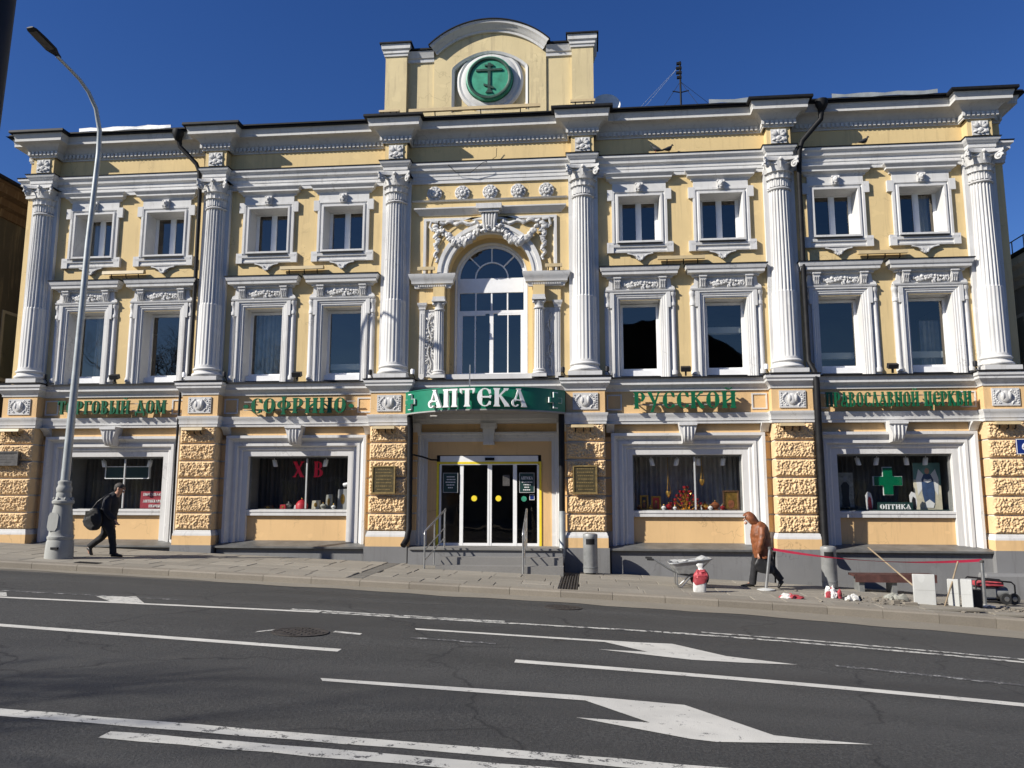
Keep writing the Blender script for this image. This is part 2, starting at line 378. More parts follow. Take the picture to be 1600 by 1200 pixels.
while x < SX1:
    x1 = x + 1.0; b = B(); k = 0.02
    prof = [(-4.02, lambda X: rdz(X, -4) - 0.12), (-4.02, lambda X: swz(X, -3.85) - 0.022), (-3.995, lambda X: swz(X, -3.85) + 0.004), (-3.705, lambda X: swz(X, -3.72) + 0.004), (-3.705, lambda X: swz(X, -3.72) - 0.1)]
    b.loft([[(X, y, f(X)) for y, f in prof] for X in (x + 0.004, x1 - 0.004)], True, True)
    part('kerb_stone', b, 'kerb', kb); x = x1

gt = sheet(lambda x, y: zx(rdz)(x, y) + 0.006, RX, [-4.40, -4.2, -4.01]); gt = B().loft([[(x * 0.25, y, 0) for x in range(-280, 181)] for y in (-4.36, -4.01)], False, False); gt.v = [(x, y - (0.058 * max(0, min(x, 14) + 10) + 0.06 * math.sin(x * 1.7) + 0.05 * math.sin(x * 4.1) + 0.04 * noise.noise(Vector((x * 3, 0, 0))) if y < -4.3 else 0), 0) for x, y, z in gt.v]; gt.v = [(x, y, zx(rdz)(x, y) + 0.006) for x, y, z in gt.v]
tag(part('gutter', gt, 'gutter'), kind='structure')
# slot drains across the pavement
def drain_channel(a, b, y0, y1, label, bars):
    t = wthing('drain_channel', label, 'drain', ((a + b) / 2, (y0 + y1) / 2, swz(a, y0)))
    part('channel_bed', quadslab(a, b, y0, y1, lambda x, y: swz(x, y) - 0.022, 0.02), 'slab_dark' if not bars else 'black_metal', t)
    if bars:
        for i in range(7):
            xx = a + 0.02 + i * (b - a - 0.04) / 6
            part('grate_bar', quadslab(xx - 0.016, xx + 0.016, y0 + 0.02, y1 - 0.02, lambda x, y: swz(x, y) - 0.003, 0.018), 'rust_iron', t)
    else:
        for i in range(14):
            yy = y0 + (y1 - y0) * i / 14
            part('cover_slat', quadslab(a + 0.01, b - 0.01, yy + 0.012, yy + (y1 - y0) / 14 - 0.012, lambda x, y: swz(x, y) - 0.006, 0.012), 'slab_dark', t)
drain_channel(-4.98, -4.66, -3.7, -0.3, 'stone drain channel crossing the pavement beside the left door pier', False)
drain_channel(-0.66, -0.28, -3.7, -0.72, 'iron barred drain channel crossing the pavement beside the door steps', True)
t = B(); t.add([(-10.95, -3.64, 0), (-10.42, -3.64, 0), (-10.42, -3.4, 0), (-10.95, -3.4, 0)], [(0, 1, 2, 3)]); t.xf(lambda x, y, z: (x, y, swz(x, y) + 0.008))
gr = part('drain_grate', t, 'black_metal'); tag(gr, 'small iron drain grate in pavement near foot of lamp post', 'drain')
for i in range(8):
    part('grate_bar', quadslab(-10.93 + i * 0.065, -10.90 + i * 0.065, -3.63, -3.41, lambda x, y: swz(x, y) + 0.014, 0.01), 'rust_iron', gr)

# manhole covers
def manhole(cx, cy, r, label):
    b = B(); b.lathe([(0.0, 0.006), (r * 0.86, 0.006), (r * 0.87, 0.0)], (0, 0, 0), 32)
    b.xf(lambda x, y, z: (cx + x, cy + y, rdz(cx + x, cy + y) + 0.004 + z))
    o = part('manhole_cover', b, 'rust_iron'); tag(o, label, 'manhole cover')
    q = B().lathe([(r * 0.88, 0.0), (r * 0.88, 0.008), (r, 0.008), (r, 0.0)], (0, 0, 0), 32); q.xf(lambda x, y, z: (cx + x, cy + y, rdz(cx + x, cy + y) + 0.004 + z))
    part('rim', q, 'rust_iron', o)
    for i in range(-4, 5):
        for j in range(-4, 5):
            if (i * i + j * j) < 17 and (i + j) % 2 == 0:
                s_ = r * 0.075; X, Y = cx + i * r * 0.19, cy + j * r * 0.19
                part('stud', B().box(X - s_, X + s_, Y - s_, Y + s_, rdz(X, Y) + 0.009, rdz(X, Y) + 0.016), 'rust_iron', o)
manhole(-3.71, -9.75, 0.36, 'rusty manhole cover in the lane in front of the second shop window')
manhole(-0.5, -5.6, 0.33, 'rusty manhole cover near the kerb below the litter bin')

# road markings
def poly_mark(name, pts, mat, label):
    b = B(); P = [(x, y, 0) for x, y in pts]; b.add(P, [tuple(range(len(P)))])
    me = bpy.data.meshes.new(name); me.from_pydata(b.v, [], b.f)
    bm = bmesh.new(); bm.from_mesh(me); bmesh.ops.triangulate(bm, faces=bm.faces); bmesh.ops.subdivide_edges(bm, edges=bm.edges, cuts=2, use_grid_fill=True)
    for v in bm.verts: v.co.z = rdz(v.co.x, v.co.y) + 0.005
    bmesh.ops.recalc_face_normals(bm, faces=bm.faces); bm.to_mesh(me); bm.free()
    return tag(link(name, me, mat), label, 'road marking')
def line(x0, y0, x1, y1, w, mat, label, n=12, wob=0.0):
    b = B(); L = []
    for i in range(n + 1):
        x = x0 + (x1 - x0) * i / n; y = y0 + (y1 - y0) * i / n; a = random.uniform(-wob, wob); c = random.uniform(-wob, wob)
        L.append([(x, y - w / 2 + a, rdz(x, y) + 0.005), (x, y + w / 2 + c, rdz(x, y) + 0.005)])
    b.loft(L, False, False); return tag(part('painted_line', b, mat), label, 'road marking')
poly_mark('painted_arrow', [(-2.41, -8.88), (0.12, -8.95), (0.62, -8.95), (1.05, -8.89), (1.64, -9.58), (2.42, -9.83), (1.76, -9.96), (1.16, -10.0), (0.07, -9.68), (0.68, -9.65), (0.16, -9.09), (-2.37, -9.0)], 'paint', 'white merge arrow in the lane nearest the pharmacy')
poly_mark('painted_arrow', [(-2.59, -12.25), (-0.16, -12.25), (-0.01, -12.27), (0.82, -12.35), (1.42, -13.17), (1.68, -13.2), (2.16, -13.21), (0.93, -13.49), (0.74, -13.46), (-0.14, -13.06), (0.46, -13.06), (-0.07, -12.44), (-2.53, -12.36)], 'paint', 'large white merge arrow in the foreground lane')
line(-9.5, -10.41, -2.86, -10.80, 0.16, 'paint', 'long white lane dash on the left side of the road', 20)
line(-0.86, -10.78, 6.5, -11.33, 0.17, 'paint', 'long white lane dash running out at the right of the road', 20)
line(-10.5, -8.35, -4.1, -7.86, 0.13, 'paint', 'solid white line bounding the far lane on the left', 20, 0.01)
line(-4.6, -7.72, -1.3, -7.74, 0.10, 'paint_broken', 'worn doubled stretch of white line in front of the door', 14, 0.015)
line(-4.05, -7.9, 1.0, -7.86, 0.11, 'paint_broken', 'worn solid white line in front of the entrance', 16, 0.012)
line(1.02, -7.86, 8.5, -8.32, 0.12, 'paint_broken', 'worn solid white line bounding the far lane on the right', 24, 0.012)
line(1.6, -7.62, 8.5, -8.02, 0.10, 'paint_broken', 'broken ghost line beside the worn far line on right', 24, 0.02)
line(-7.5, -14.0, 4.0, -14.28, 0.17, 'paint_worn', 'inner line of the double white centre line at bottom', 30, 0.014)
line(-3.4, -14.42, 4.0, -14.60, 0.17, 'paint_worn', 'outer shorter line of the double white centre line', 24, 0.012)
line(-9.8, -7.5, -6.47, -7.40, 0.07, 'paint_old', 'thin faded edge line at the far left of road', 10, 0.01)
poly_mark('painted_patch', [(-7.9, -7.54), (-7.36, -7.3), (-6.82, -8.0), (-7.2, -8.16)], 'paint_worn', 'grey white slanted patch of paint between far lines')
poly_mark('painted_patch', [(-9.9, -7.75), (-9.35, -7.66), (-9.0, -8.1), (-9.6, -8.2)], 'paint_worn', 'cut off patch of white paint at left edge of road')
line(-4.22, -9.92, -4.02, -9.60, 0.09, 'paint_worn', 'short paint fleck left of the lane manhole cover', 2)
line(-3.33, -9.55, -2.95, -9.62, 0.11, 'paint_worn', 'short paint fleck right of the lane manhole cover', 2)
line(-2.3, -9.66, -1.2, -9.72, 0.10, 'paint_old', 'patchy remains of white paint right of manhole cover', 6)
line(2.9, -9.7, 5.4, -10.1, 0.12, 'paint_old', 'patchy remains of white paint beyond the far arrow', 8)

# ================================================================ BUILDING
XC = [-15.27, -10.20, -5.12, -0.10, 4.95, 9.90]
WY = 0.42; XL, XR = -15.88, 10.52
ACX, ASP, AR = -2.585, 7.93, 1.13
bld = wthing('pharmacy_building', 'long yellow and white classical building with columns, shop windows and a curved gable', 'building', (-2.6, 0.42, 0.4))
bays = [(0, 1), (1, 2), (3, 4), (4, 5)]
BC = [(XC[a] + XC[b]) / 2 for a, b in bays]
WINX = [c + s * 1.055 for c in BC for s in (-1, 1)]; MIDX = [c + s * 1.09 for c in BC for s in (-1, 1)]
holes = []
for x, xm in zip(WINX, MIDX):
    holes.append((x - 0.53, x + 0.53, 8.66, 10.0)); holes.append((xm - 0.525, xm + 0.525, 5.11, 7.14))
holes.append((ACX - AR, ACX + AR, 5.15, ASP + AR + 0.02))
def holed(x0, x1, z0, z1, holes, y):
    xs = sorted({x0, x1} | {h[i] for h in holes for i in (0, 1)}); zs = sorted({z0, z1} | {h[i] for h in holes for i in (2, 3)})
    b = B(); idx = {}
    def vid(i, j):
        if (i, j) not in idx: idx[(i, j)] = len(b.v); b.v.append((xs[i], y, zs[j]))
        return idx[(i, j)]
    for i in range(len(xs) - 1):
        for j in range(len(zs) - 1):
            cx, cz = (xs[i] + xs[i + 1]) / 2, (zs[j] + zs[j + 1]) / 2
            if any(h[0] < cx < h[1] and h[2] < cz < h[3] for h in holes): continue
            b.f.append((vid(i, j), vid(i + 1, j), vid(i + 1, j + 1), vid(i, j + 1)))
    return b
wall = holed(XL, XR, 4.4, 11.95, holes, WY)
top = ASP + AR + 0.02; arc = [(ACX + AR * math.cos(math.pi - math.pi * k / 32), ASP + AR * math.sin(math.pi * k / 32)) for k in range(33)]
wall.loft([[(x, WY, z) for x, z in arc], [(x, WY, top) for x, z in arc]], False, False)
part('wall', wall, 'yellow', bld)
shell = B()
shell.box(XL, XL + 0.3, WY + 0.004, 14, -1.5, 12.05); shell.box(XR - 0.3, XR, WY + 0.004, 14, -1.5, 12.05); shell.box(XL + 0.3, XR - 0.3, 13.7, 14, -1.5, 12.05)
part('side_wall', shell, 'yellow', bld)
inn = B(); inn.box(XL + 0.3, XR - 0.3, 5.6, 5.75, 0.2, 12)
for z in (0.55, 4.55, 7.6, 10.8): inn.box(XL + 0.3, XR - 0.3, 1.0, 5.6, z, z + 0.2)
for x in (XC[1], XC[2] - 0.0, XC[3], XC[4]): inn.box(x - 0.1, x + 0.1, 1.0, 5.6, 0.75, 11)
part('interior_wall', inn, 'interior', bld)
# reveals of the window openings
def reveal(x0, x1, z0, z1, y0, y1, ins): return B().frame4(x0, x1, z0, z1, [(0, y0), (ins, y1)])
# roof
rf = B(); rf.loft([[(XL - 0.5, -0.06, 12.2), (XR + 0.5, -0.06, 12.2)], [(XL + 0.1, 7.2, 14.4), (XR - 0.1, 7.2, 14.4)], [(XL - 0.5, 14.5, 12.2), (XR + 0.5, 14.5, 12.2)]], False, False)
rf.add([(XL - 0.5, -0.06, 12.2), (XL + 0.1, 7.2, 14.4), (XL - 0.5, 14.5, 12.2)], [(0, 1, 2)]); rf.add([(XR + 0.5, -0.06, 12.2), (XR - 0.1, 7.2, 14.4), (XR + 0.5, 14.5, 12.2)], [(0, 2, 1)])
roof = part('roof', rf, 'roof_metal', bld)
# ---- main cornice
def mainprof(): return [(0, 11.57), (0.03, 11.575), (0.03, 11.61), (0.05, 11.62), (0.05, 11.76), (0.08, 11.78), (0.10, 11.82), (0.16, 11.88), (0.23, 11.925), (0.30, 11.94), (0.325, 11.945), (0.325, 12.02), (0.33, 12.025), (0.335, 12.06), (0.355, 12.11), (0.365, 12.155), (0.0, 12.17)]
cor = B(); cor.mould(XL, XR, WY, mainprof(), True, True, 1.2)
cornice = part('cornice', cor, 'cornice', bld, 40)
for i, x in enumerate(XC):
    c = B(); c.mould(x - 0.36, x + 0.36, 0.10, mainprof(), True, True, WY)
    part('cornice_break', c, 'cornice', cornice, 40)
den = B()
x = XL + 0.05
def dent(b, x, y): b.box(x, x + 0.062, y - 0.095, y - 0.045, 11.635, 11.745)
while x < XR:
    if min(abs(x - c) for c in XC) > 0.44: dent(den, x, WY)
    x += 0.115
for c in XC:
    x = c - 0.43
    while x < c + 0.40: dent(den, x, 0.10); x += 0.115
tag(part('dentil', den, 'cornice', cornice), kind='stuff')
# black drip edge and gutter along the roof
ed = B(); ed.mould(XL, XR, WY, [(0.34, 12.158), (0.425, 12.15), (0.435, 12.17), (0.435, 12.255), (0.40, 12.28), (0.1, 12.30)], True, True, 1.0)
edge = part('roof_edge', ed, 'black_metal', roof)
for x in XC:
    e = B().mould(x - 0.36, x + 0.36, 0.10, [(0.345, 12.162), (0.435, 12.155), (0.445, 12.175), (0.44, 12.235), (-0.3, 12.29)], True, True, WY - 0.1); part('roof_edge', e, 'black_metal', roof)
for k, (a, b_) in enumerate([(-14.2, -11.5), (3.2, 5.8), (6.3, 8.9)]):
    e = B(); L = []
    for i in range(9):
        X = a + (b_ - a) * i / 8; L.append([(X, -0.02, 12.255 + 0.015 * math.sin(i * 1.7)), (X, -0.03, 12.35 + 0.02 * math.sin(i * 2.3 + k)), (X, 0.10, 12.40 + 0.02 * math.sin(i * 2.3 + k))])
    e.loft(L, False, False); part('metal_flashing', e, 'galv' if k == 0 else 'pole_grey', roof)
# ---- entablature below the frieze
eprof = [(0, 10.50), (0.05, 10.50), (0.05, 10.59), (0.066, 10.594), (0.066, 10.69), (0.082, 10.694), (0.082, 10.78), (0.10, 10.80), (0.14, 10.83), (0.15, 10.835), (0.15, 10.91), (0.165, 10.93), (0.20, 10.96), (0.21, 10.97), (0.215, 11.03), (0.0, 11.05)]
ent = part('entablature', B().mould(XL, XR, WY, eprof, True, True, 1.0), 'white', bld, 40)
flash = part('flashing', B().mould(XL, XR, WY, [(0.18, 11.045), (0.23, 11.034), (0.235, 11.055), (0.0, 11.08)], True, True, 1.0), 'black_metal', ent)
bprof = [(0, 10.73), (0.03, 10.735), (0.03, 10.80), (0.05, 10.81), (0.05, 10.90), (0.08, 10.92), (0.10, 10.97), (0.13, 11.0), (0.135, 11.05), (0.0, 11.06)]
for x in XC:
    part('entablature_break', B().mould(x - 0.285, x + 0.285, 0.12, bprof, True, True, WY), 'white', ent, 40)
    part('flashing', B().mould(x - 0.285, x + 0.285, 0.12, [(0.10, 11.057), (0.155, 11.05), (0.16, 11.066), (0, 11.085)], True, True, WY), 'black_metal', ent)
# ---- frieze blocks with relief plates
def palmette(b, cx, y, cz, w, h):
    for k in range(5):
        a = R(-70 + 35 * k); b.blob((cx + math.sin(a) * w * 0.33, y, cz + 0.06 * h + math.cos(a) * h * 0.26), (w * 0.13, 0.03, h * 0.22), 1, 0.1, Matrix.Rotation(a, 3, 'Y'))
    b.blob((cx, y, cz - h * 0.12), (w * 0.2, 0.04, h * 0.16), 1, 0.1)
    for s_ in (-1, 1):
        b.blob((cx + s_ * w * 0.3, y, cz - h * 0.25), (w * 0.17, 0.035, h * 0.12), 1, 0.15); b.blob((cx + s_ * w * 0.13, y, cz - h * 0.36), (w * 0.11, 0.03, h * 0.09), 1, 0.15)
fb = part('frieze_block', B().box(-0.30, 0.30, 0.115, WY, 11.06, 11.585), 'yellow', bld, 0, (XC[0], 0, 0))
rp = B(); rp.box(-0.195, 0.195, 0.085, 0.113, 11.14, 11.52); rp = part('relief_plate', rp, 'white_relief', fb)
pm = B(); palmette(pm, 0, 0.07, 11.33, 0.38, 0.37); part('palmette', pm, 'white_relief', fb, 50)
for x in XC[1:]: copy_tree(fb, bld, (x, 0, 0))

# ---- columns (half engaged, fluted), built at x = 0
CY = 0.36
def flutes(z0, z1, r0, r1, depth, nf=22):
    rings = []; per = 8
    for k in range(7):
        t = k / 6; z = z0 + (z1 - z0) * t; r = r0 + (r1 - r0) * t; d = depth
        if k in (0, 6): d = depth * 0.12
        zz = z0 + (z1 - z0) * (0.02 if k == 1 else 0.98 if k == 5 else t)
        ring = []
        for i in range(nf * per):
            a = 2 * math.pi * i / (nf * per); ph = (i % per) / per
            q = 0 if ph < 0.25 else math.sin((ph - 0.25) / 0.75 * math.pi)
            rr = r - d * q; ring.append((rr * math.cos(a), CY + rr * math.sin(a), zz))
        rings.append(ring)
    return rings
sh = B(); sh.loft(flutes(5.56, 7.22, 0.335, 0.322, 0.014)); sh.loft(flutes(7.222, 9.92, 0.312, 0.27, 0.036))
col = part('column', sh, 'white', bld, 50, (XC[0], 0, 0))
part('pilaster', B().box(-0.385, 0.385, 0.31, WY, 5.14, 10.52), 'white', col)
cb = B(); cb.box(-0.43, 0.43, -0.04, WY - 0.002, 5.14, 5.245)
tor = lambda r0, z, h, q: [(r0 + q * math.sin(math.pi * k / 8), z + h * k / 8) for k in range(9)]
cb.lathe([(0.1, 5.245)] + tor(0.36, 5.245, 0.12, 0.06) + [(0.355, 5.37), (0.35, 5.41)] + tor(0.345, 5.41, 0.09, 0.045) + [(0.345, 5.51), (0.335, 5.56), (0.1, 5.565)], (0, CY, 0), 40)
part('column_base', cb, 'white', col, 40)
# capital
cp = B(); cp.lathe([(0.27, 9.90)] + [(0.285 + 0.03 * math.sin(math.pi * k / 6), 9.90 + 0.06 * k / 6) for k in range(7)] + [(0.25, 9.97), (0.255, 10.25), (0.28, 10.45), (0.33, 10.62), (0.34, 10.66)], (0, CY, 0), 32)
ab = []
for k in range(4):
    for j in range(9):
        t = -1 + 2 * j / 8; a = R(-90 + 90 * k); d = 0.33 + 0.09 * t * t; u = t * 0.44
        ab.append((d * math.cos(a) - u * math.sin(a), CY + d * math.sin(a) + u * math.cos(a)))
cp.prism(ab, 10.655, 10.73, 'xy')
def leaf(b, ang, r, z0, h, w, curl):
    L = []; N_ = 7
    for i in range(N_ + 1):
        t = i / N_; z = z0 + h * math.sin(t * 1.75) / math.sin(1.57); rr = r + 0.02 + curl * t ** 3; ww = w * (0.55 + 0.75 * math.sin(math.pi * min(1, t * 0.9 + 0.1))) * (1 - 0.55 * t ** 3) * (1 + 0.18 * math.sin(t * 22))
        row = []
        for j in range(-2, 3):
            a = ang + j * ww / 2 / r; q = rr + (0.018 if j == 0 else -0.012 if abs(j) == 1 else 0.006)
            row.append((q * math.cos(a), CY + q * math.sin(a), z))
        L.append(row)
    b.loft(L, False, False)
for k in range(9): leaf(cp, R(-180 + 22.5 * k), 0.255, 9.97, 0.22, 0.09, 0.07)
for k in range(8): leaf(cp, R(-168.75 + 22.5 * k), 0.262, 9.99, 0.38, 0.10, 0.09)
cap = part('capital', cp, 'white_relief', col, 35)
for sx in (-1, 1):
    for sy in (-1, 1):
        vo = B(); ctr = Vector((sx * 0.345, CY + sy * 0.345, 10.52)); d = Vector((sx, sy, 0)).normalized(); pts = []; rr = []
        for k in range(26):
            a = k * 0.5; q = 0.098 * (1 - k / 29); pts.append(ctr + d * (math.cos(a) * q) + Vector((0, 0, math.sin(a) * q + 0.02))); rr.append(0.029 - 0.0005 * k)
        vo.tube(pts, rr, 6); vo.blob(ctr + Vector((0, 0, 0.02)), 0.06, 1)
        vo.tube([ctr + d * 0.10 + Vector((0, 0, 0.12)), (sx * 0.25, CY + sy * 0.25, 10.62), (sx * 0.1, CY + sy * 0.30, 10.56)], [0.035, 0.035, 0.015], 6)
        if sy < 0: part('volute', vo, 'white_relief', col, 50)
for k in range(3):
    vo = B(); a = R(-90 + 90 * (k - 1)); vo.blob((0.36 * math.cos(a), CY + 0.36 * math.sin(a), 10.68), (0.055, 0.055, 0.06), 1, 0.15)
    vo.tube([(0.34 * math.cos(a), CY + 0.34 * math.sin(a), 10.45), (0.35 * math.cos(a), CY + 0.35 * math.sin(a), 10.65)], 0.02, 6)
    part('abacus_flower', vo, 'white_relief', col, 50)
for x in XC[1:]: copy_tree(col, bld, (x, 0, 0))

# ---- pedestals under the columns
pd = part('pedestal', B().box(-0.49, 0.49, 0.02, WY, 4.18, 4.77), 'ochre', bld, 0, (XC[0], 0, 0))
part('pedestal_cornice', B().mould(-0.485, 0.485, 0.025, [(0, 4.75), (0.03, 4.755), (0.03, 4.80), (0.06, 4.84), (0.11, 4.90), (0.13, 4.92), (0.13, 4.97), (0.16, 5.0), (0.165, 5.07), (0, 5.09)], True, True, WY), 'white', pd, 40)
part('flashing', B().mould(-0.485, 0.485, 0.025, [(0.15, 5.082), (0.185, 5.08), (0.19, 5.10), (0.05, 5.138)], True, True, WY), 'black_metal', pd)
part('impost', B().mould(-0.485, 0.485, 0.022, [(0, 3.90), (0.03, 3.905), (0.035, 3.97), (0.05, 3.98), (0.05, 4.10), (0.075, 4.13), (0.08, 4.185), (0, 4.19)], True, True, WY), 'white', pd, 40)
part('relief_plate', B().box(-0.315, 0.315, -0.008, 0.018, 4.265, 4.69), 'white_relief', pd)
ca = B(); ca.blob((0, -0.012, 4.48), (0.13, 0.05, 0.15), 2, 0.03)
for s_ in (-1, 1):
    ca.blob((s_ * 0.075, -0.03, 4.50), (0.06, 0.05, 0.12), 1, 0.08)
    for k in range(9):
        a = R(-80 + k * 20); ca.blob((s_ * (0.185 + 0.05 * math.cos(a * 2)), -0.01, 4.48 + 0.15 * math.sin(a)), (random.uniform(0.02, 0.04), 0.022, random.uniform(0.02, 0.045)), 1, 0.2)
    for k in range(6): ca.blob((s_ * 0.27, -0.01, 4.33 + k * 0.06), (0.022, 0.018, 0.024), 1, 0.2)
part('cartouche', ca, 'white_relief', pd, 50)
for x in XC[1:]: copy_tree(pd, bld, (x, 0, 0))

# ---- rusticated piers
def rough_front(seed, w, h):
    b = B(); nx, nz = 70, 30; rows = []
    for j in range(nz + 1):
        r = []
        for i in range(nx + 1):
            x = -w + 2 * w * i / nx; z = h * j / nz
            e = min(1, min(i, nx - i) / 3.2, min(j, nz - j) / 2.8)
            vv = Vector((x * 21 + seed * 3.1, z * 21 + seed * 5.3, seed)); vv += 0.4 * Vector((noise.noise(vv * 0.9), noise.noise(vv * 0.9 + Vector((5, 5, 5))), 0)); q = 0.95 + 0.25 * noise.noise(Vector((x * 7 + seed * 9.1, z * 7, seed))) - 1.05 * noise.voronoi(vv)[0][0] + 0.2 * noise.noise(Vector((x * 55, z * 55, seed)))
            r.append((x, 0.03 - e * (0.012 + 0.062 * q), z))
        rows.append(r)
    b.loft(rows, False, False)
    ring = [(i, 0) for i in range(nx + 1)] + [(nx, j) for j in range(1, nz + 1)] + [(i, nz) for i in range(nx - 1, -1, -1)] + [(0, j) for j in range(nz - 1, 0, -1)]
    f = [rows[j][i] for i, j in ring]; b.loft([f, [(x, WY, z) for x, y, z in f]], False, True)
    return b.mesh('stone_block', 55)
BH = [1.235 + 0.447 * k for k in range(7)]
meshes = [rough_front(s_, 0.48, 0.405) for s_ in range(6)]
flat = B().box(-0.09, 0.09, 0.0, 0.1, 0, 0.405).mesh('side_block')
flat.materials.append(M['ochre'])
for pi, x in enumerate(XC):
    pr_ = part('pier', B().box(x - 0.455, x + 0.455, 0.075, 0.6, 1.0, 3.92), 'white', bld)
    for k in range(6):
        link('stone_block', meshes[(k * 5 + pi * 3) % 6], 'rustic', pr_, (x, 0, BH[k] + 0.02))
        for s_ in (-1, 1):
            link('side_block', flat, 'ochre', pr_, (x + s_ * 0.575, 0.40, BH[k] + 0.02))
    part('side_strip', B().box(x - 0.66, x + 0.66, 0.43, 0.62, 0.6, 3.92), 'white', pr_)
    part('pier_moulding', B().mould(x - 0.47, x + 0.47, 0.02, [(0, 1.10), (0.05, 1.10), (0.05, 1.15), (0.03, 1.18), (0.025, 1.22), (0, 1.24)], True, True, 0.42), 'white', pr_, 40)
    part('pier_foot', B().box(x - 0.525, x + 0.525, -0.035, 0.42, 0.86, 1.102), 'ochre', pr_)
    part('pier_plinth', B().box(x - 0.55, x + 0.55, -0.06, 0.6, -0.9, 0.865), 'plinth', pr_)
    part('pier_plinth', B().box(x - 0.68, x + 0.68, 0.36, 0.62, -0.9, 0.875), 'plinth', pr_)
# ---- belt course and sign frieze between the pedestals
beltp = [(0, 4.74), (0.03, 4.75), (0.03, 4.79), (0.06, 4.83), (0.11, 4.885), (0.13, 4.90), (0.13, 4.955), (0.16, 4.99), (0.165, 5.06), (0, 5.08)]
def bay_edges(i): return (XC[i] + 0.49, XC[i + 1] - 0.49)
for i in range(5):
    a, b_ = bay_edges(i)
    bc = part('belt_course', B().mould(a, b_, 0.30, beltp, False, False), 'white', bld, 40)
    part('ledge_flashing', B().add([(a, 0.105, 5.062), (b_, 0.105, 5.062), (b_, 0.105, 5.085), (a, 0.105, 5.085), (b_, 0.85, 5.19), (a, 0.85, 5.19)], [(0, 1, 2, 3), (3, 2, 4, 5)]), 'sheet_grey', bc)
    part('ledge_edge', B().box(a, b_, 0.09, 0.103, 5.05, 5.088), 'black_metal', bc)
    if i == 2: continue
    fr = part('sign_frieze', B().box(a, b_, 0.31, 0.42, 4.18, 4.75), 'ochre', bld)
    for xx in (a + 0.24, b_ - 0.24):
        part('panel_frame', B().frame4(xx - 0.19, xx + 0.19, 4.27, 4.67, [(0, 0.309), (0.0, 0.29), (0.035, 0.29), (0.035, 0.309)]), 'white', fr)
    part('architrave', B().mould(a, b_, 0.31, [(0, 3.91), (0.05, 3.92), (0.055, 3.98), (0.075, 3.99), (0.075, 4.09), (0.10, 4.12), (0.105, 4.18), (0, 4.19)], False, False), 'white', fr, 40)
    # wall strip above shop surround
    part('strip', B().box(a, b_, 0.40, 0.62, 3.60, 3.915), 'ochre', fr)
    for xx, s_ in ((a + 0.13, 1), (b_ - 0.13, -1)):
        q = B().prism([(-0.06, 3.915), (0.40, 3.915), (0.40, 3.70), (0.24, 3.69), (0.16, 3.73), (0.10, 3.82)], xx - 0.10, xx + 0.10, 'yz'); q.xf(lambda x, y, z: (x, 0.30 + (y - 0.10), z)); part('corner_console', q, 'white', fr, 30)
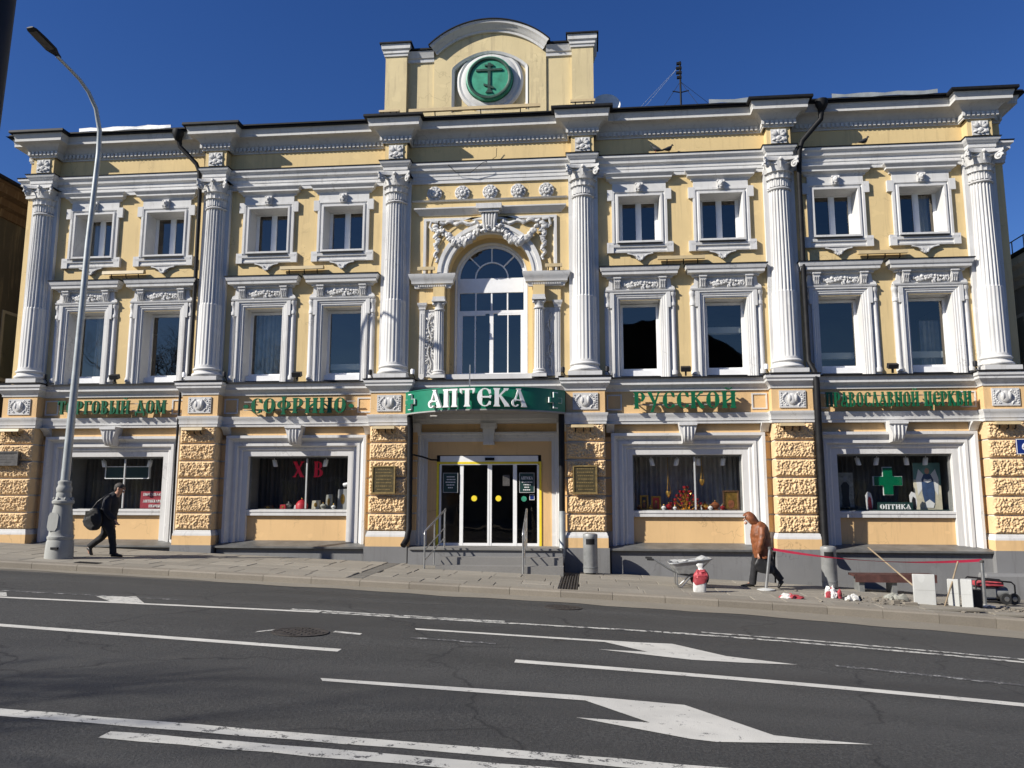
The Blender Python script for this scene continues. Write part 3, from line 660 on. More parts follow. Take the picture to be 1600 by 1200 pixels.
# ---- shop windows
def shop_window(ci):
    c = BC[ci]; x0, x1 = c - 1.89, c + 1.89; i0, i1 = c - 1.355, c + 1.355
    prof = [(0.0, 0.45), (0.0, 0.27), (0.07, 0.27), (0.085, 0.29), (0.10, 0.33), (0.16, 0.39), (0.20, 0.405), (0.20, 0.375), (0.27, 0.375), (0.285, 0.40), (0.30, 0.445), (0.36, 0.445), (0.375, 0.455), (0.39, 0.485), (0.53, 0.495), (0.535, 0.50), (0.535, 0.70)]
    s_ = part('shop_window', B().frame3(x0, x1, 0.80, 3.69, prof), 'white', bld, 30)
    part('keystone', B().prism([(0.0, 3.93), (0.0, 3.86), (0.05, 3.84), (0.045, 3.60), (0.09, 3.50), (0.16, 3.44), (0.5, 3.42), (0.5, 3.93)], c - 0.17, c + 0.17, 'yz').xf(lambda x, y, z: (c + (x - c) * (0.72 + 0.5 * (z - 3.42)) * (1.35 if z > 3.83 else 1.0), y + 0.02, z)), 'white', s_, 30)
    for k in range(3):
        xx = c - 0.085 + 0.085 * k; part('keystone_groove', B().tube([(xx, 0.058, 3.82), (xx, 0.062, 3.62), (xx, 0.10, 3.52), (xx, 0.17, 3.455)], [0.026, 0.026, 0.024, 0.02], 6), 'white', s_, 60)
    part('sill', B().mould(i0, i1, 0.56, [(0, 1.60), (0.0, 1.61), (0.045, 1.61), (0.045, 1.695), (0.06, 1.70), (0.06, 1.75), (0.0, 1.76), (-0.15, 1.765)], False, False), 'white', s_, 40)
    part('panel', B().add([(i0, 0.60, 0.8), (i1, 0.60, 0.8), (i1, 0.60, 1.61), (i0, 0.60, 1.61)], [(0, 1, 2, 3)]), 'ochre', s_)
    part('ledge', B().add([(x0 + 0.10, 0.61, 0.97), (x1 - 0.10, 0.61, 0.97), (x1 + 0.12, 0.02, 0.845), (x0 - 0.12, 0.02, 0.845), (x1 + 0.12, 0.02, 0.80), (x0 - 0.12, 0.02, 0.80), (x1 - 0.1, 0.5, 0.79), (x0 + 0.1, 0.5, 0.79)], [(0, 1, 2, 3), (3, 2, 4, 5), (5, 4, 6, 7)]), 'sheet_grey', s_)
    part('ledge_wall', B().box(x0 - 0.04, x1 + 0.04, 0.12, 0.6, -0.95, 0.80), 'plinth', s_)
    part('pane', B().add([(i0, 0.62, 1.74), (i1, 0.62, 1.74), (i1, 0.62, 3.18), (i0, 0.62, 3.18)], [(0, 1, 2, 3)]), 'shop_glass', s_)
    fm = B(); t = 0.045
    for (a, b_, z0, z1) in ((i0, i0 + t, 1.74, 3.16), (i1 - t, i1, 1.74, 3.16), (i0 + t, i1 - t, 3.11, 3.16), (i0 + t, i1 - t, 1.74, 1.78)): fm.box(a, b_, 0.63, 0.68, z0, z1)
    part('frame', fm, 'bin_grey', s_)
    mu = B().box(c + 0.18, c + 0.215, 0.635, 0.68, 1.79, 3.10)
    if ci < 3: part('mullion', mu, 'pvc_grey', s_)
    # showcase box behind the pane
    part('showcase', B().add([(i0 - .12, 0.69, 1.70), (i1 + .12, 0.69, 1.70), (i1 + .12, 1.8, 1.70), (i0 - .12, 1.8, 1.70), (i0 - .12, 0.69, 3.24), (i1 + .12, 0.69, 3.24), (i1 + .12, 1.8, 3.24), (i0 - .12, 1.8, 3.24)], [(0, 1, 2, 3), (4, 5, 6, 7), (0, 3, 7, 4), (1, 2, 6, 5)]), 'interior_light', s_)
    return s_, c, i0, i1
SHOP = [shop_window(i) for i in range(4)]
def curtain(x0, x1, y, z0, z1, mat, label, amp=0.035, per=0.13):
    b = B(); L = []; nn = int((x1 - x0) / per * 8)
    for i in range(nn + 1):
        X = x0 + (x1 - x0) * i / nn; Y = y + amp * math.sin(2 * math.pi * i / 8 + 0.6 * math.sin(i * 0.37)); L.append([(X, Y, z0), (X, Y * 0.98 + y * 0.02, z1)])
    b.loft(L, False, False); return tag(part('curtain', b, mat, None, 60), label, 'curtain')
for (s_, c, i0, i1), mt, lb in zip(SHOP, ('curtain_dark', 'interior', 'curtain_grey', 'curtain_dark'), ('dark pleated curtain hanging in the leftmost shop window', 'dark plain backdrop curtain in shop window with red letters', 'grey pleated curtain behind the golden church goods', 'dark pleated curtain behind the green cross')):
    curtain(i0 - 0.10, i1 + 0.10, 1.50, 1.72, 3.22, mt, lb)
# wall under the belt between piers (closing pieces)
cl = B()
for (s_, c, i0, i1) in SHOP: cl.box(c - 1.93, c - 1.80, 0.44, 0.62, 0.7, 3.7); cl.box(c + 1.80, c + 1.93, 0.44, 0.62, 0.7, 3.7)
cl.box(XL, XR, 0.86, 0.9, 3.3, 4.5)
part('closing_wall', cl, 'ochre', bld)

# ---- office windows, built at x = 0
uw = B(); uw.frame4(-0.72, 0.72, 8.56, 10.12, [(0, WY), (0, WY - 0.07), (0.06, WY - 0.075), (0.08, WY - 0.045), (0.10, WY - 0.045), (0.12, WY - 0.085), (0.17, WY - 0.085), (0.19, WY - 0.02), (0.19, WY + 0.0), (0.215, 0.80)])
U = part('upper_window', uw, 'white', bld, 30, (WINX[0], 0, 0))
for s_ in (-1, 1):
    part('ear', B().box(s_ * 0.76 - 0.075, s_ * 0.76 + 0.075, WY - 0.078, WY, 9.84, 10.13), 'white', U)
    part('ear', B().box(s_ * 0.77 - 0.085, s_ * 0.77 + 0.085, WY - 0.10, WY, 8.40, 8.68), 'white', U)
part('sill', B().mould(-0.70, 0.70, WY, [(0, 8.40), (0.07, 8.41), (0.08, 8.45), (0.06, 8.47), (0.065, 8.53), (0.10, 8.55), (0.11, 8.62), (0.0, 8.64)], True, True), 'white', U, 30)
part('sill_flashing', B().add([(-0.58, WY - 0.14, 8.645), (0.58, WY - 0.14, 8.645), (0.52, 0.80, 8.69), (-0.52, 0.80, 8.69), (-0.58, WY - 0.14, 8.615), (0.58, WY - 0.14, 8.615)], [(0, 1, 2, 3), (4, 5, 1, 0)]), 'black_metal', U)
part('lintel', B().box(-0.70, 0.70, WY - 0.05, WY, 10.125, 10.33), 'white', U)
part('head_cornice', B().mould(-0.70, 0.70, WY, [(0, 10.315), (0.06, 10.32), (0.065, 10.35), (0.09, 10.38), (0.14, 10.41), (0.155, 10.415), (0.155, 10.462), (0.16, 10.465), (0.18, 10.495), (0.215, 10.53), (0.22, 10.55), (0, 10.56)], True, True), 'white', U, 30)
mk = B(); mk.box(-0.085, 0.085, WY - 0.13, WY - 0.04, 10.06, 10.30); mk.blob((0, WY - 0.14, 10.19), (0.07, 0.05, 0.09), 2, 0.05); mk.blob((0, WY - 0.19, 10.18), (0.02, 0.03, 0.035), 1)
for s_ in (-1, 1):
    mk.blob((s_ * 0.03, WY - 0.18, 10.21), (0.018, 0.015, 0.012), 1); mk.blob((s_ * 0.085, WY - 0.12, 10.26), (0.03, 0.03, 0.035), 1, 0.2); mk.blob((s_ * 0.075, WY - 0.12, 10.12), (0.025, 0.03, 0.05), 1, 0.2)
mk.blob((0, WY - 0.15, 10.11), (0.05, 0.03, 0.03), 1, 0.1); part('keystone_mask', mk, 'white_relief', U, 50)
ap = B(); ap.prism([(-0.36, 8.40), (-0.28, 8.36), (-0.16, 8.34), (-0.10, 8.24), (0, 8.20), (0.10, 8.24), (0.16, 8.34), (0.28, 8.36), (0.36, 8.40)], WY - 0.05, WY)
for k in range(7):
    a = R(200 + 140 * k / 6); ap.blob((0.09 * math.cos(a), WY - 0.07, 8.34 + 0.12 * math.sin(a)), (0.035, 0.03, 0.045), 1, 0.1)
for s_ in (-1, 1): ap.tube([(s_ * 0.33, WY - 0.06, 8.385), (s_ * 0.2, WY - 0.07, 8.355), (s_ * 0.10, WY - 0.07, 8.30)], 0.022, 6)
part('apron', ap, 'white_relief', U, 40)
ff = B()
for (a, b_, z0, z1) in ((-0.505, -0.455, 8.69, 9.97), (0.455, 0.505, 8.69, 9.97), (-0.455, 0.455, 9.92, 9.97), (-0.455, 0.455, 8.69, 8.73), (-0.045, 0.045, 8.73, 9.92)): ff.box(a, b_, 0.76, 0.82, z0, z1)
for s_ in (-1, 1):
    a, b_ = (0.045, 0.455) if s_ > 0 else (-0.455, -0.045)
    ff.frame4(a, b_, 8.73, 9.92, [(0, 0.772), (0.0, 0.768), (0.03, 0.768), (0.03, 0.80)])
part('frame', ff, 'pvc', U)
for s_ in (-1, 1):
    a, b_ = (0.07, 0.43) if s_ > 0 else (-0.43, -0.07)
    part('pane', B().add([(a, 0.795, 8.75), (b_, 0.795, 8.75), (b_, 0.795, 9.90), (a, 0.795, 9.90)], [(0, 1, 2, 3)]), 'glass', U)

mw = B(); mw.frame3(-0.72, 0.72, 5.10, 7.36, [(0, WY), (0, WY - 0.09), (0.05, WY - 0.095), (0.07, WY - 0.06), (0.11, WY - 0.06), (0.125, WY - 0.04), (0.16, WY - 0.04), (0.17, WY - 0.015), (0.195, WY - 0.015), (0.195, WY), (0.23, 0.80)])
Mw = part('middle_window', mw, 'white', bld, 30, (MIDX[0], 0, 0))
for s_ in (-1, 1):
    part('ear', B().box(s_ * 0.735 - 0.04, s_ * 0.735 + 0.04, WY - 0.095, WY, 6.93, 7.36), 'white', Mw)
    part('colonnette', B().lathe([(0.02, 5.18), (0.085, 5.18), (0.085, 5.27), (0.06, 5.32), (0.055, 6.95), (0.075, 6.97), (0.075, 7.05), (0.055, 7.08), (0.06, 7.22), (0.085, 7.25), (0.085, 7.33), (0.0, 7.34)], (s_ * 0.84, WY - 0.01, 0), 14), 'white', Mw, 40)
    br = B().prism([(WY, 7.42), (WY - 0.09, 7.43), (WY - 0.10, 7.52), (WY - 0.16, 7.60), (WY - 0.16, 7.72), (WY, 7.72)], s_ * 0.58 - 0.085, s_ * 0.58 + 0.085, 'yz')
    for k in (-1, 0, 1): br.tube([(s_ * 0.58 + k * 0.05, WY - 0.10, 7.45), (s_ * 0.58 + k * 0.05, WY - 0.12, 7.54), (s_ * 0.58 + k * 0.05, WY - 0.165, 7.62)], 0.018, 6)
    br.box(s_ * 0.58 - 0.10, s_ * 0.58 + 0.10, WY - 0.19, WY, 7.69, 7.725)
    part('bracket', br, 'white_relief', Mw, 40)
    part('side_scroll', B().prism([(s_ * 0.70, 7.40), (s_ * 0.90, 7.40), (s_ * 0.88, 7.47), (s_ * 0.80, 7.52), (s_ * 0.78, 7.70), (s_ * 0.70, 7.70)], WY - 0.07, WY), 'white', Mw)
part('frieze', B().box(-0.70, 0.70, WY - 0.045, WY, 7.40, 7.72), 'white', Mw)
for s_ in (-1, 1): part('side_backing', B().box(s_ * 0.80 - 0.11, s_ * 0.80 + 0.11, WY - 0.025, WY, 5.10, 7.40), 'white', Mw)
part('architrave', B().mould(-0.76, 0.76, WY, [(0, 7.34), (0.10, 7.345), (0.12, 7.37), (0.125, 7.40), (0, 7.41)], True, True), 'white', Mw, 30)
gl = B(); random.seed(11)
for k in range(60):
    t = random.uniform(-1, 1); x = 0.40 * t; h = 0.10 * (1 - 0.65 * abs(t)); gl.blob((x, WY - 0.07 - 0.05 * (1 - abs(t)), 7.545 - 0.03 * (1 - t * t) + random.uniform(-h, h)), (random.uniform(0.025, 0.055), 0.035, random.uniform(0.025, 0.05)), 1, 0.2)
for s_ in (-1, 1): gl.tube([(s_ * 0.38, WY - 0.07, 7.56), (s_ * 0.44, WY - 0.08, 7.60), (s_ * 0.47, WY - 0.07, 7.52), (s_ * 0.43, WY - 0.06, 7.46)], 0.022, 6)
part('garland', gl, 'white_relief', Mw, 50)
part('head_cornice', B().mould(-0.74, 0.74, WY, [(0, 7.70), (0.10, 7.71), (0.11, 7.75), (0.16, 7.78), (0.22, 7.79), (0.225, 7.86), (0.25, 7.88), (0.27, 7.94), (0.28, 7.98), (0, 8.0)], True, True), 'white', Mw, 30)
dn = B(); x = -0.80
while x < 0.80: dn.box(x, x + 0.035, WY - 0.135, WY - 0.10, 7.715, 7.752); x += 0.065
tag(part('dentil', dn, 'white', Mw), kind='stuff')
part('flashing', B().mould(-0.74, 0.74, WY, [(0.25, 7.985), (0.295, 7.982), (0.30, 8.005), (0.0, 8.06)], True, True), 'black_metal', Mw)
part('sill', B().box(-0.515, 0.515, 0.60, 0.80, 5.19, 5.33), 'pvc', Mw)
ff = B()
for (a, b_, z0, z1) in ((-0.50, -0.43, 5.33, 7.12), (0.43, 0.50, 5.33, 7.12), (-0.43, 0.43, 7.05, 7.12), (-0.43, 0.43, 5.33, 5.40)): ff.box(a, b_, 0.76, 0.82, z0, z1)
part('frame', ff, 'pvc', Mw)
part('pane', B().add([(-0.44, 0.79, 5.39), (0.44, 0.79, 5.39), (0.44, 0.79, 7.06), (-0.44, 0.79, 7.06)], [(0, 1, 2, 3)]), 'glass', Mw)
for x, xm in zip(WINX[1:], MIDX[1:]): copy_tree(U, bld, (x, 0, 0)); copy_tree(Mw, bld, (xm, 0, 0))
# curtains and blinds seen through the office panes
def blind(x0, x1, z0, z1, mat, label, y=1.05): return curtain(x0, x1, y, z0, z1, mat, label, 0.025, 0.12)
blind(WINX[7] + 0.05, WINX[7] + 0.45, 8.7, 9.95, 'curtain_white', 'white curtain in the rightmost upper window')
blind(WINX[1] + 0.20, WINX[1] + 0.48, 8.7, 9.95, 'curtain_grey', 'grey curtain in the second upper window from left')
blind(WINX[0] - 0.48, WINX[0] - 0.10, 8.7, 9.95, 'curtain_white', 'pale curtain in the leftmost upper window')
def sillbox(x, z, label):
    tag(part('window_board', B().box(x - 0.44, x + 0.44, 0.95, 1.2, z, z + 0.16), 'curtain_white'), label, 'shelf')
sillbox(MIDX[6], 5.62, 'white shelf behind the seventh middle window'); sillbox(MIDX[7], 5.62, 'white shelf behind the rightmost middle window')
sillbox(MIDX[5], 6.35, 'pale blind rail behind the sixth middle window'); sillbox(MIDX[3], 5.52, 'white shelf behind the fourth middle window')
blind(MIDX[0] - 0.1, MIDX[0] + 0.46, 5.4, 7.1, 'curtain_grey', 'grey curtain in the leftmost middle window')
blind(MIDX[2] - 0.46, MIDX[2] + 0.46, 5.4, 7.1, 'curtain_grey', 'grey curtain drawn across the third middle window')
blind(MIDX[7] - 0.05, MIDX[7] + 0.46, 5.4, 6.6, 'curtain_grey', 'grey curtain half drawn in the rightmost middle window')

# ================================================================ CENTRAL BAY
a, b_ = bay_edges(2)
# arch niche reveal and window
ring = lambda r, y: [(ACX - r, y, 5.15)] + [(ACX + r * math.cos(math.pi - math.pi * k / 32), y, ASP + r * math.sin(math.pi * k / 32)) for k in range(33)] + [(ACX + r, y, 5.15)]
aw = part('arched_window', B().loft([ring(AR, WY), ring(AR - 0.02, 0.72), ring(0.985, 0.73)], False, False), 'yellow', bld, 40)
part('white_reveal', B().loft([ring(0.985, 0.725), ring(0.965, 0.725), ring(0.92, 0.88), ring(0.88, 0.88)], False, False), 'white', aw, 40)
fr = B(); fr.loft([ring(0.925, 0.87), ring(0.925, 0.84), ring(0.865, 0.84), ring(0.865, 0.88)], False, False)
W2 = 0.865
fr.box(ACX - W2, ACX + W2, 0.835, 0.90, 7.55, 7.95)
fr.box(ACX - W2, ACX + W2, 0.845, 0.90, 6.98, 7.06); fr.box(ACX - W2, ACX + W2, 0.845, 0.90, 5.25, 5.36)
fr.box(ACX - 0.05, ACX + 0.05, 0.842, 0.90, 5.36, 6.98); fr.box(ACX - 0.02, ACX + 0.02, 0.85, 0.90, 7.06, 7.55)
for s_ in (-1, 1):
    fr.box(ACX + s_ * 0.43 - 0.018, ACX + s_ * 0.43 + 0.018, 0.85, 0.90, 7.06, 7.55); fr.box(ACX + s_ * 0.44 - 0.016, ACX + s_ * 0.44 + 0.016, 0.85, 0.90, 5.36, 6.98)
    fr.box(ACX + s_ * 0.83 - 0.045, ACX + s_ * 0.83 + 0.045, 0.848, 0.90, 5.36, 6.98); fr.box(ACX + s_ * 0.5 - 0.33, ACX + s_ * 0.5 + 0.33, 0.849, 0.90, 6.93, 6.98)
hr = lambda r, y: [(ACX + r * math.cos(math.pi - math.pi * k / 24), y, ASP + 0.02 + r * math.sin(math.pi * k / 24)) for k in range(25)]
fr.loft([hr(0.46, 0.87), hr(0.46, 0.845), hr(0.425, 0.845), hr(0.425, 0.87)], False, False)
for ang in (45, 90, 135):
    ca_, sa = math.cos(R(ang)), math.sin(R(ang)); p = lambda r, q, y: (ACX + r * ca_ - q * sa, y, ASP + 0.02 + r * sa + q * ca_)
    fr.add([p(0.44, -0.016, 0.85), p(0.9, -0.016, 0.85), p(0.9, 0.016, 0.85), p(0.44, 0.016, 0.85), p(0.44, -0.016, 0.88), p(0.9, -0.016, 0.88), p(0.9, 0.016, 0.88), p(0.44, 0.016, 0.88)], [(0, 1, 2, 3), (0, 4, 5, 1), (3, 2, 6, 7)])
part('frame', fr, 'pvc', aw)
for (x0, x1) in ((-0.85, -0.43), (-0.43, 0), (0, 0.43), (0.43, 0.85)):
    part('pane', B().add([(ACX + x0, 0.872, 5.3), (ACX + x1, 0.872, 5.3), (ACX + x1, 0.872, 7.0), (ACX + x0, 0.872, 7.0)], [(0, 1, 2, 3)]), 'glass', aw)
    part('pane', B().add([(ACX + x0, 0.872, 7.02), (ACX + x1, 0.872, 7.02), (ACX + x1, 0.872, 7.56), (ACX + x0, 0.872, 7.56)], [(0, 1, 2, 3)]), 'glass', aw)
def sector(a0, a1, r0, r1):
    o = [(ACX + r1 * math.cos(R(a)), 0.872, ASP + 0.02 + r1 * math.sin(R(a))) for a in [a0 + (a1 - a0) * k / 10 for k in range(11)]]
    i = [(ACX + r0 * math.cos(R(a)), 0.872, ASP + 0.02 + r0 * math.sin(R(a))) for a in [a0 + (a1 - a0) * k / 10 for k in range(11)]]
    return B().loft([i, o], False, False)
for a0 in (0, 45, 90, 135): part('pane', sector(a0, a0 + 45, 0.44, 0.875), 'glass', aw)
part('pane', sector(0, 180, 0.001, 0.44), 'glass', aw)
part('sill', B().box(ACX - 1.12, ACX + 1.12, 0.35, 0.86, 5.13, 5.26), 'white', aw)
# archivolt, outer band, spandrel panel
harc = lambda r, y, n=32: [(ACX + r * math.cos(math.pi - math.pi * k / n), y, ASP + r * math.sin(math.pi * k / n)) for k in range(n + 1)]
part('archivolt', B().loft([harc(1.40, WY), harc(1.40, WY - 0.12), harc(1.30, WY - 0.12), harc(1.28, WY - 0.08), harc(1.20, WY - 0.08), harc(1.19, WY - 0.11), harc(AR - 0.005, WY - 0.11), harc(AR - 0.01, WY + 0.02)], False, False), 'white', aw, 40)
part('outer_arch', B().loft([harc(1.66, WY), harc(1.66, WY - 0.05), harc(1.60, WY - 0.05), harc(1.58, WY - 0.03), harc(1.40, WY - 0.03)], False, False), 'yellow', aw, 40)
PX0, PX1 = -4.38, -0.80
part('spandrel_frame', B().frame3(PX0, PX1, 7.96, 9.52, [(0, WY), (0, WY - 0.05), (0.07, WY - 0.05), (0.09, WY)]), 'white', bld)
part('niche_cornice', B().mould(PX0 - 0.10, PX1 + 0.10, WY, [(0, 9.60), (0.03, 9.61), (0.05, 9.65), (0.12, 9.72), (0.15, 9.75), (0.15, 9.785), (0, 9.79)], True, True), 'cornice', bld, 30)
part('string_course', B().mould(a - 0.08, b_ + 0.08, WY, [(0, 9.99), (0.05, 10.0), (0.07, 10.03), (0, 10.04)], False, False), 'cornice', bld)
for s_ in (-1, 1):
    x0, x1 = (PX0 - 0.10, ACX - AR) if s_ < 0 else (ACX + AR, PX1 + 0.10)
    im = part('impost_block', B().mould(x0, x1, WY - 0.02, [(0, 7.56), (0.10, 7.57), (0.11, 7.65), (0.17, 7.68), (0.18, 7.76), (0.21, 7.80), (0.24, 7.88), (0.25, 7.93), (0, 7.94)], True, True), 'white', bld, 30)
    d_ = B(); x = x0
    while x < x1: d_.box(x, x + 0.03, WY - 0.165, WY - 0.11, 7.60, 7.645); x += 0.06
    tag(part('dentil', d_, 'white', im), kind='stuff')
    part('entablature_block', B().box(x0 + 0.02, x1 - 0.01, WY - 0.06, WY, 7.16, 7.56), 'yellow', im)
    xc = ACX + s_ * 1.315; xp = ACX + s_ * 1.79
    part('entablature_block', B().box(xc - 0.15, xc + 0.15, WY - 0.26, WY - 0.062, 7.30, 7.56), 'yellow', im)
    # little fluted column, pilaster and scrollwork panel
    sm = B(); nf = 14; rings = []
    for k in range(5):
        z = 5.36 + (6.94 - 5.36) * k / 4; r = 0.135 - 0.02 * k / 4
        rings.append([((r - 0.014 * (0 if (i % 4) == 0 else 1)) * math.cos(2 * math.pi * i / (nf * 4)) + xc, WY - 0.12 + (r - 0.014 * (0 if (i % 4) == 0 else 1)) * math.sin(2 * math.pi * i / (nf * 4)), z) for i in range(nf * 4)])
    sm.loft(rings); sc = part('small_column', sm, 'white', bld)
    sb = B(); sb.box(xc - 0.19, xc + 0.19, WY - 0.31, WY, 5.14, 5.22); sb.lathe([(0.1, 5.22)] + tor(0.15, 5.22, 0.07, 0.03) + tor(0.145, 5.295, 0.06, 0.02) + [(0.1, 5.36)], (xc, WY - 0.12, 0), 24); part('column_base', sb, 'white', sc, 40)
    st = B(); st.lathe([(0.11, 6.94), (0.14, 6.95), (0.14, 6.98), (0.115, 7.0), (0.12, 7.08), (0.16, 7.14), (0.1, 7.15)], (xc, WY - 0.12, 0), 20)
    for q in (-1, 1): st.blob((xc + q * 0.13, WY - 0.22, 7.12), (0.05, 0.05, 0.05), 1)
    st.box(xc - 0.18, xc + 0.18, WY - 0.30, WY, 7.165, 7.21); st.box(xc - 0.16, xc + 0.16, WY - 0.28, WY, 7.21, 7.30); part('capital', st, 'white_relief', sc, 40)
    pl = part('small_pilaster', B().box(xp - 0.07, xp + 0.07, WY - 0.06, WY, 5.14, 7.0), 'white', bld)
    pc = B().mould(xp - 0.07, xp + 0.07, WY - 0.06, [(0, 7.0), (0.02, 7.01), (0.02, 7.06), (0.05, 7.12), (0.06, 7.18), (0, 7.19)], True, True, WY); part('capital', pc, 'white_relief', pl)
    for q in (-1, 1): part('flute', B().box(xp + q * 0.03 - 0.012, xp + q * 0.03 + 0.012, WY - 0.07, WY - 0.06, 5.3, 6.9), 'white', pl)
    xq = ACX + s_ * 1.585
    sp = part('scroll_panel', B().frame4(xq - 0.15, xq + 0.15, 5.2, 7.0, [(0, WY), (0, WY - 0.03), (0.035, WY - 0.03), (0.035, WY - 0.01), (0.14, WY - 0.01)]), 'white', bld)
    rl = B(); random.seed(5 + s_)
    rl.tube([(xq + 0.05 * math.sin(k * 0.9), WY - 0.035, 5.35 + k * 0.1) for k in range(16)], 0.018, 6)
    for k in range(46): rl.blob((xq + random.uniform(-0.09, 0.09), WY - 0.03, 5.32 + 1.58 * k / 46), (random.uniform(0.015, 0.035), 0.025, random.uniform(0.02, 0.04)), 1, 0.25)
    part('scrollwork', rl, 'white_relief', sp, 50)
# keystone with swags
ks = B(); ks.box(ACX - 0.34, ACX + 0.34, WY - 0.33, WY, 9.66, 9.80); ks.box(ACX - 0.27, ACX + 0.27, WY - 0.28, WY, 9.58, 9.66)
ks.prism([(ACX - 0.22, 9.58), (ACX + 0.22, 9.58), (ACX + 0.16, 9.10), (ACX - 0.16, 9.10)], WY - 0.20, WY)
for k in range(5): ks.tube([(ACX - 0.16 + 0.08 * k, WY - 0.21, 9.56), (ACX - 0.14 + 0.07 * k, WY - 0.24, 9.3), (ACX - 0.12 + 0.06 * k, WY - 0.20, 9.12)], 0.03, 6)
random.seed(3)
for k in range(26): ks.blob((ACX + random.uniform(-0.36, 0.36), WY - 0.14 - random.uniform(0, 0.10), 9.12 + random.uniform(-0.13, 0.10)), (random.uniform(0.035, 0.075), 0.06, random.uniform(0.035, 0.075)), 1, 0.2)
key = part('arch_keystone', ks, 'white_relief', bld, 45)
for s_ in (-1, 1):
    sw = B(); random.seed(20 + s_)
    for k in range(80):
        t = (k % 44) / 43; x = ACX + s_ * (0.22 + 1.08 * t); z = 9.22 - 0.05 * t - 0.42 * math.sin(math.pi * min(1, t * 1.02)) + 0.02; r = 0.055 + 0.055 * math.sin(math.pi * t)
        sw.blob((x + random.uniform(-.03, .03), WY - 0.10 - random.uniform(0, 0.06), z + random.uniform(-.06, .06)), (r * random.uniform(0.7, 1.1), r, r * random.uniform(0.7, 1.1)), 1, 0.15)
    part('swag', sw, 'white_relief', key, 50)
    dr = B()
    for k in range(26):
        t = k / 25; dr.blob((ACX + s_ * (1.43 + 0.04 * math.sin(k)) + random.uniform(-.04, .04) * (1 - t), WY - 0.08, 9.30 - 1.0 * t), ((0.10 - 0.06 * t), 0.06, 0.07 - 0.025 * t), 1, 0.2)
    part('drop', dr, 'white_relief', key, 50)
    rb = B()
    rb.tube([(ACX + s_ * (0.30 + 1.05 * k / 14), WY - 0.07 - 0.02 * math.sin(k * 1.9), 9.33 + 0.035 * math.sin(k * 1.35) + 0.06 * k / 14) for k in range(15)], [0.042 + 0.03 * math.sin(k * 1.35) ** 2 for k in range(15)], 6)
    rb.tube([(ACX + s_ * 1.40, WY - 0.06, 9.40), (ACX + s_ * 1.58, WY - 0.08, 9.42), (ACX + s_ * 1.62, WY - 0.06, 9.28), (ACX + s_ * 1.54, WY - 0.07, 9.16)], [0.05, 0.045, 0.04, 0.03], 6)
    part('ribbon', rb, 'white_relief', key, 50)
# rosettes
ro = B(); ro.lathe([(0.205, 0.0), (0.205, 0.03), (0.17, 0.05), (0.15, 0.035), (0.10, 0.08), (0.0, 0.14)], (0, 0, 0), 24)
for k in range(10):
    a_ = 2 * math.pi * k / 10; ro.blob((0.165 * math.cos(a_), 0.165 * math.sin(a_), 0.05), (0.045, 0.045, 0.025), 1); ro.blob((0.09 * math.cos(a_ + .3), 0.09 * math.sin(a_ + .3), 0.095), (0.035, 0.035, 0.03), 1)
ro.xf(lambda x, y, z: (x, WY - z, y + 10.22)); rm = ro.mesh('rosette', 40)
for k in range(5): link('rosette', rm, 'white_relief', bld, (-4.10 + 0.757 * k, 0, 0))

# ---- entrance
DY = 0.62
en = part('entrance', B().add([(a - 0.1, DY, 0.8), (a - 0.1, DY, 4.2), (b_ + 0.1, DY, 4.2), (b_ + 0.1, DY, 0.8), (-3.97, DY, 0.8), (-3.97, DY, 3.17), (-1.25, DY, 3.17), (-1.25, DY, 0.8)], [(0, 4, 5, 1), (1, 5, 6, 2), (2, 6, 7, 3)]), 'ochre', bld)
part('surround', B().frame3(-4.45, -0.74, 0.84, 3.76, [(0, DY), (0, DY - 0.14), (0.05, DY - 0.145), (0.07, DY - 0.10), (0.13, DY - 0.09), (0.14, DY - 0.05), (0.24, DY - 0.04), (0.24, DY)]), 'white', en, 30)
part('architrave', B().mould(a - 0.05, b_ + 0.05, DY, [(0, 3.98), (0.25, 3.99), (0.26, 4.07), (0.29, 4.08), (0.29, 4.2), (0.33, 4.24), (0, 4.26)], False, False), 'white', en, 30)
kk = B().box(-2.79, -2.39, DY - 0.30, DY, 3.85, 3.985); kk.prism([(-2.75, 3.85), (-2.43, 3.85), (-2.47, 3.50), (-2.71, 3.50)], DY - 0.22, DY); kk.box(-2.73, -2.45, DY - 0.24, DY, 3.43, 3.50); part('keystone', kk, 'white', en)
for s_, xx in ((1, a + 0.12), (-1, b_ - 0.12)):
    q = B().prism([(DY - 0.30, 3.985), (DY, 3.985), (DY, 3.66), (DY - 0.16, 3.68), (DY - 0.24, 3.78)], xx - 0.13, xx + 0.13, 'yz'); part('corner_console', q, 'white', en, 30)
for s_, xx in ((1, a + 0.06), (-1, b_ - 0.06)):
    for k in range(6): part('side_block', B().box(xx - 0.12, xx + 0.12, DY - 0.08, DY, BH[k] + 0.02, BH[k] + 0.425), 'ochre', en)
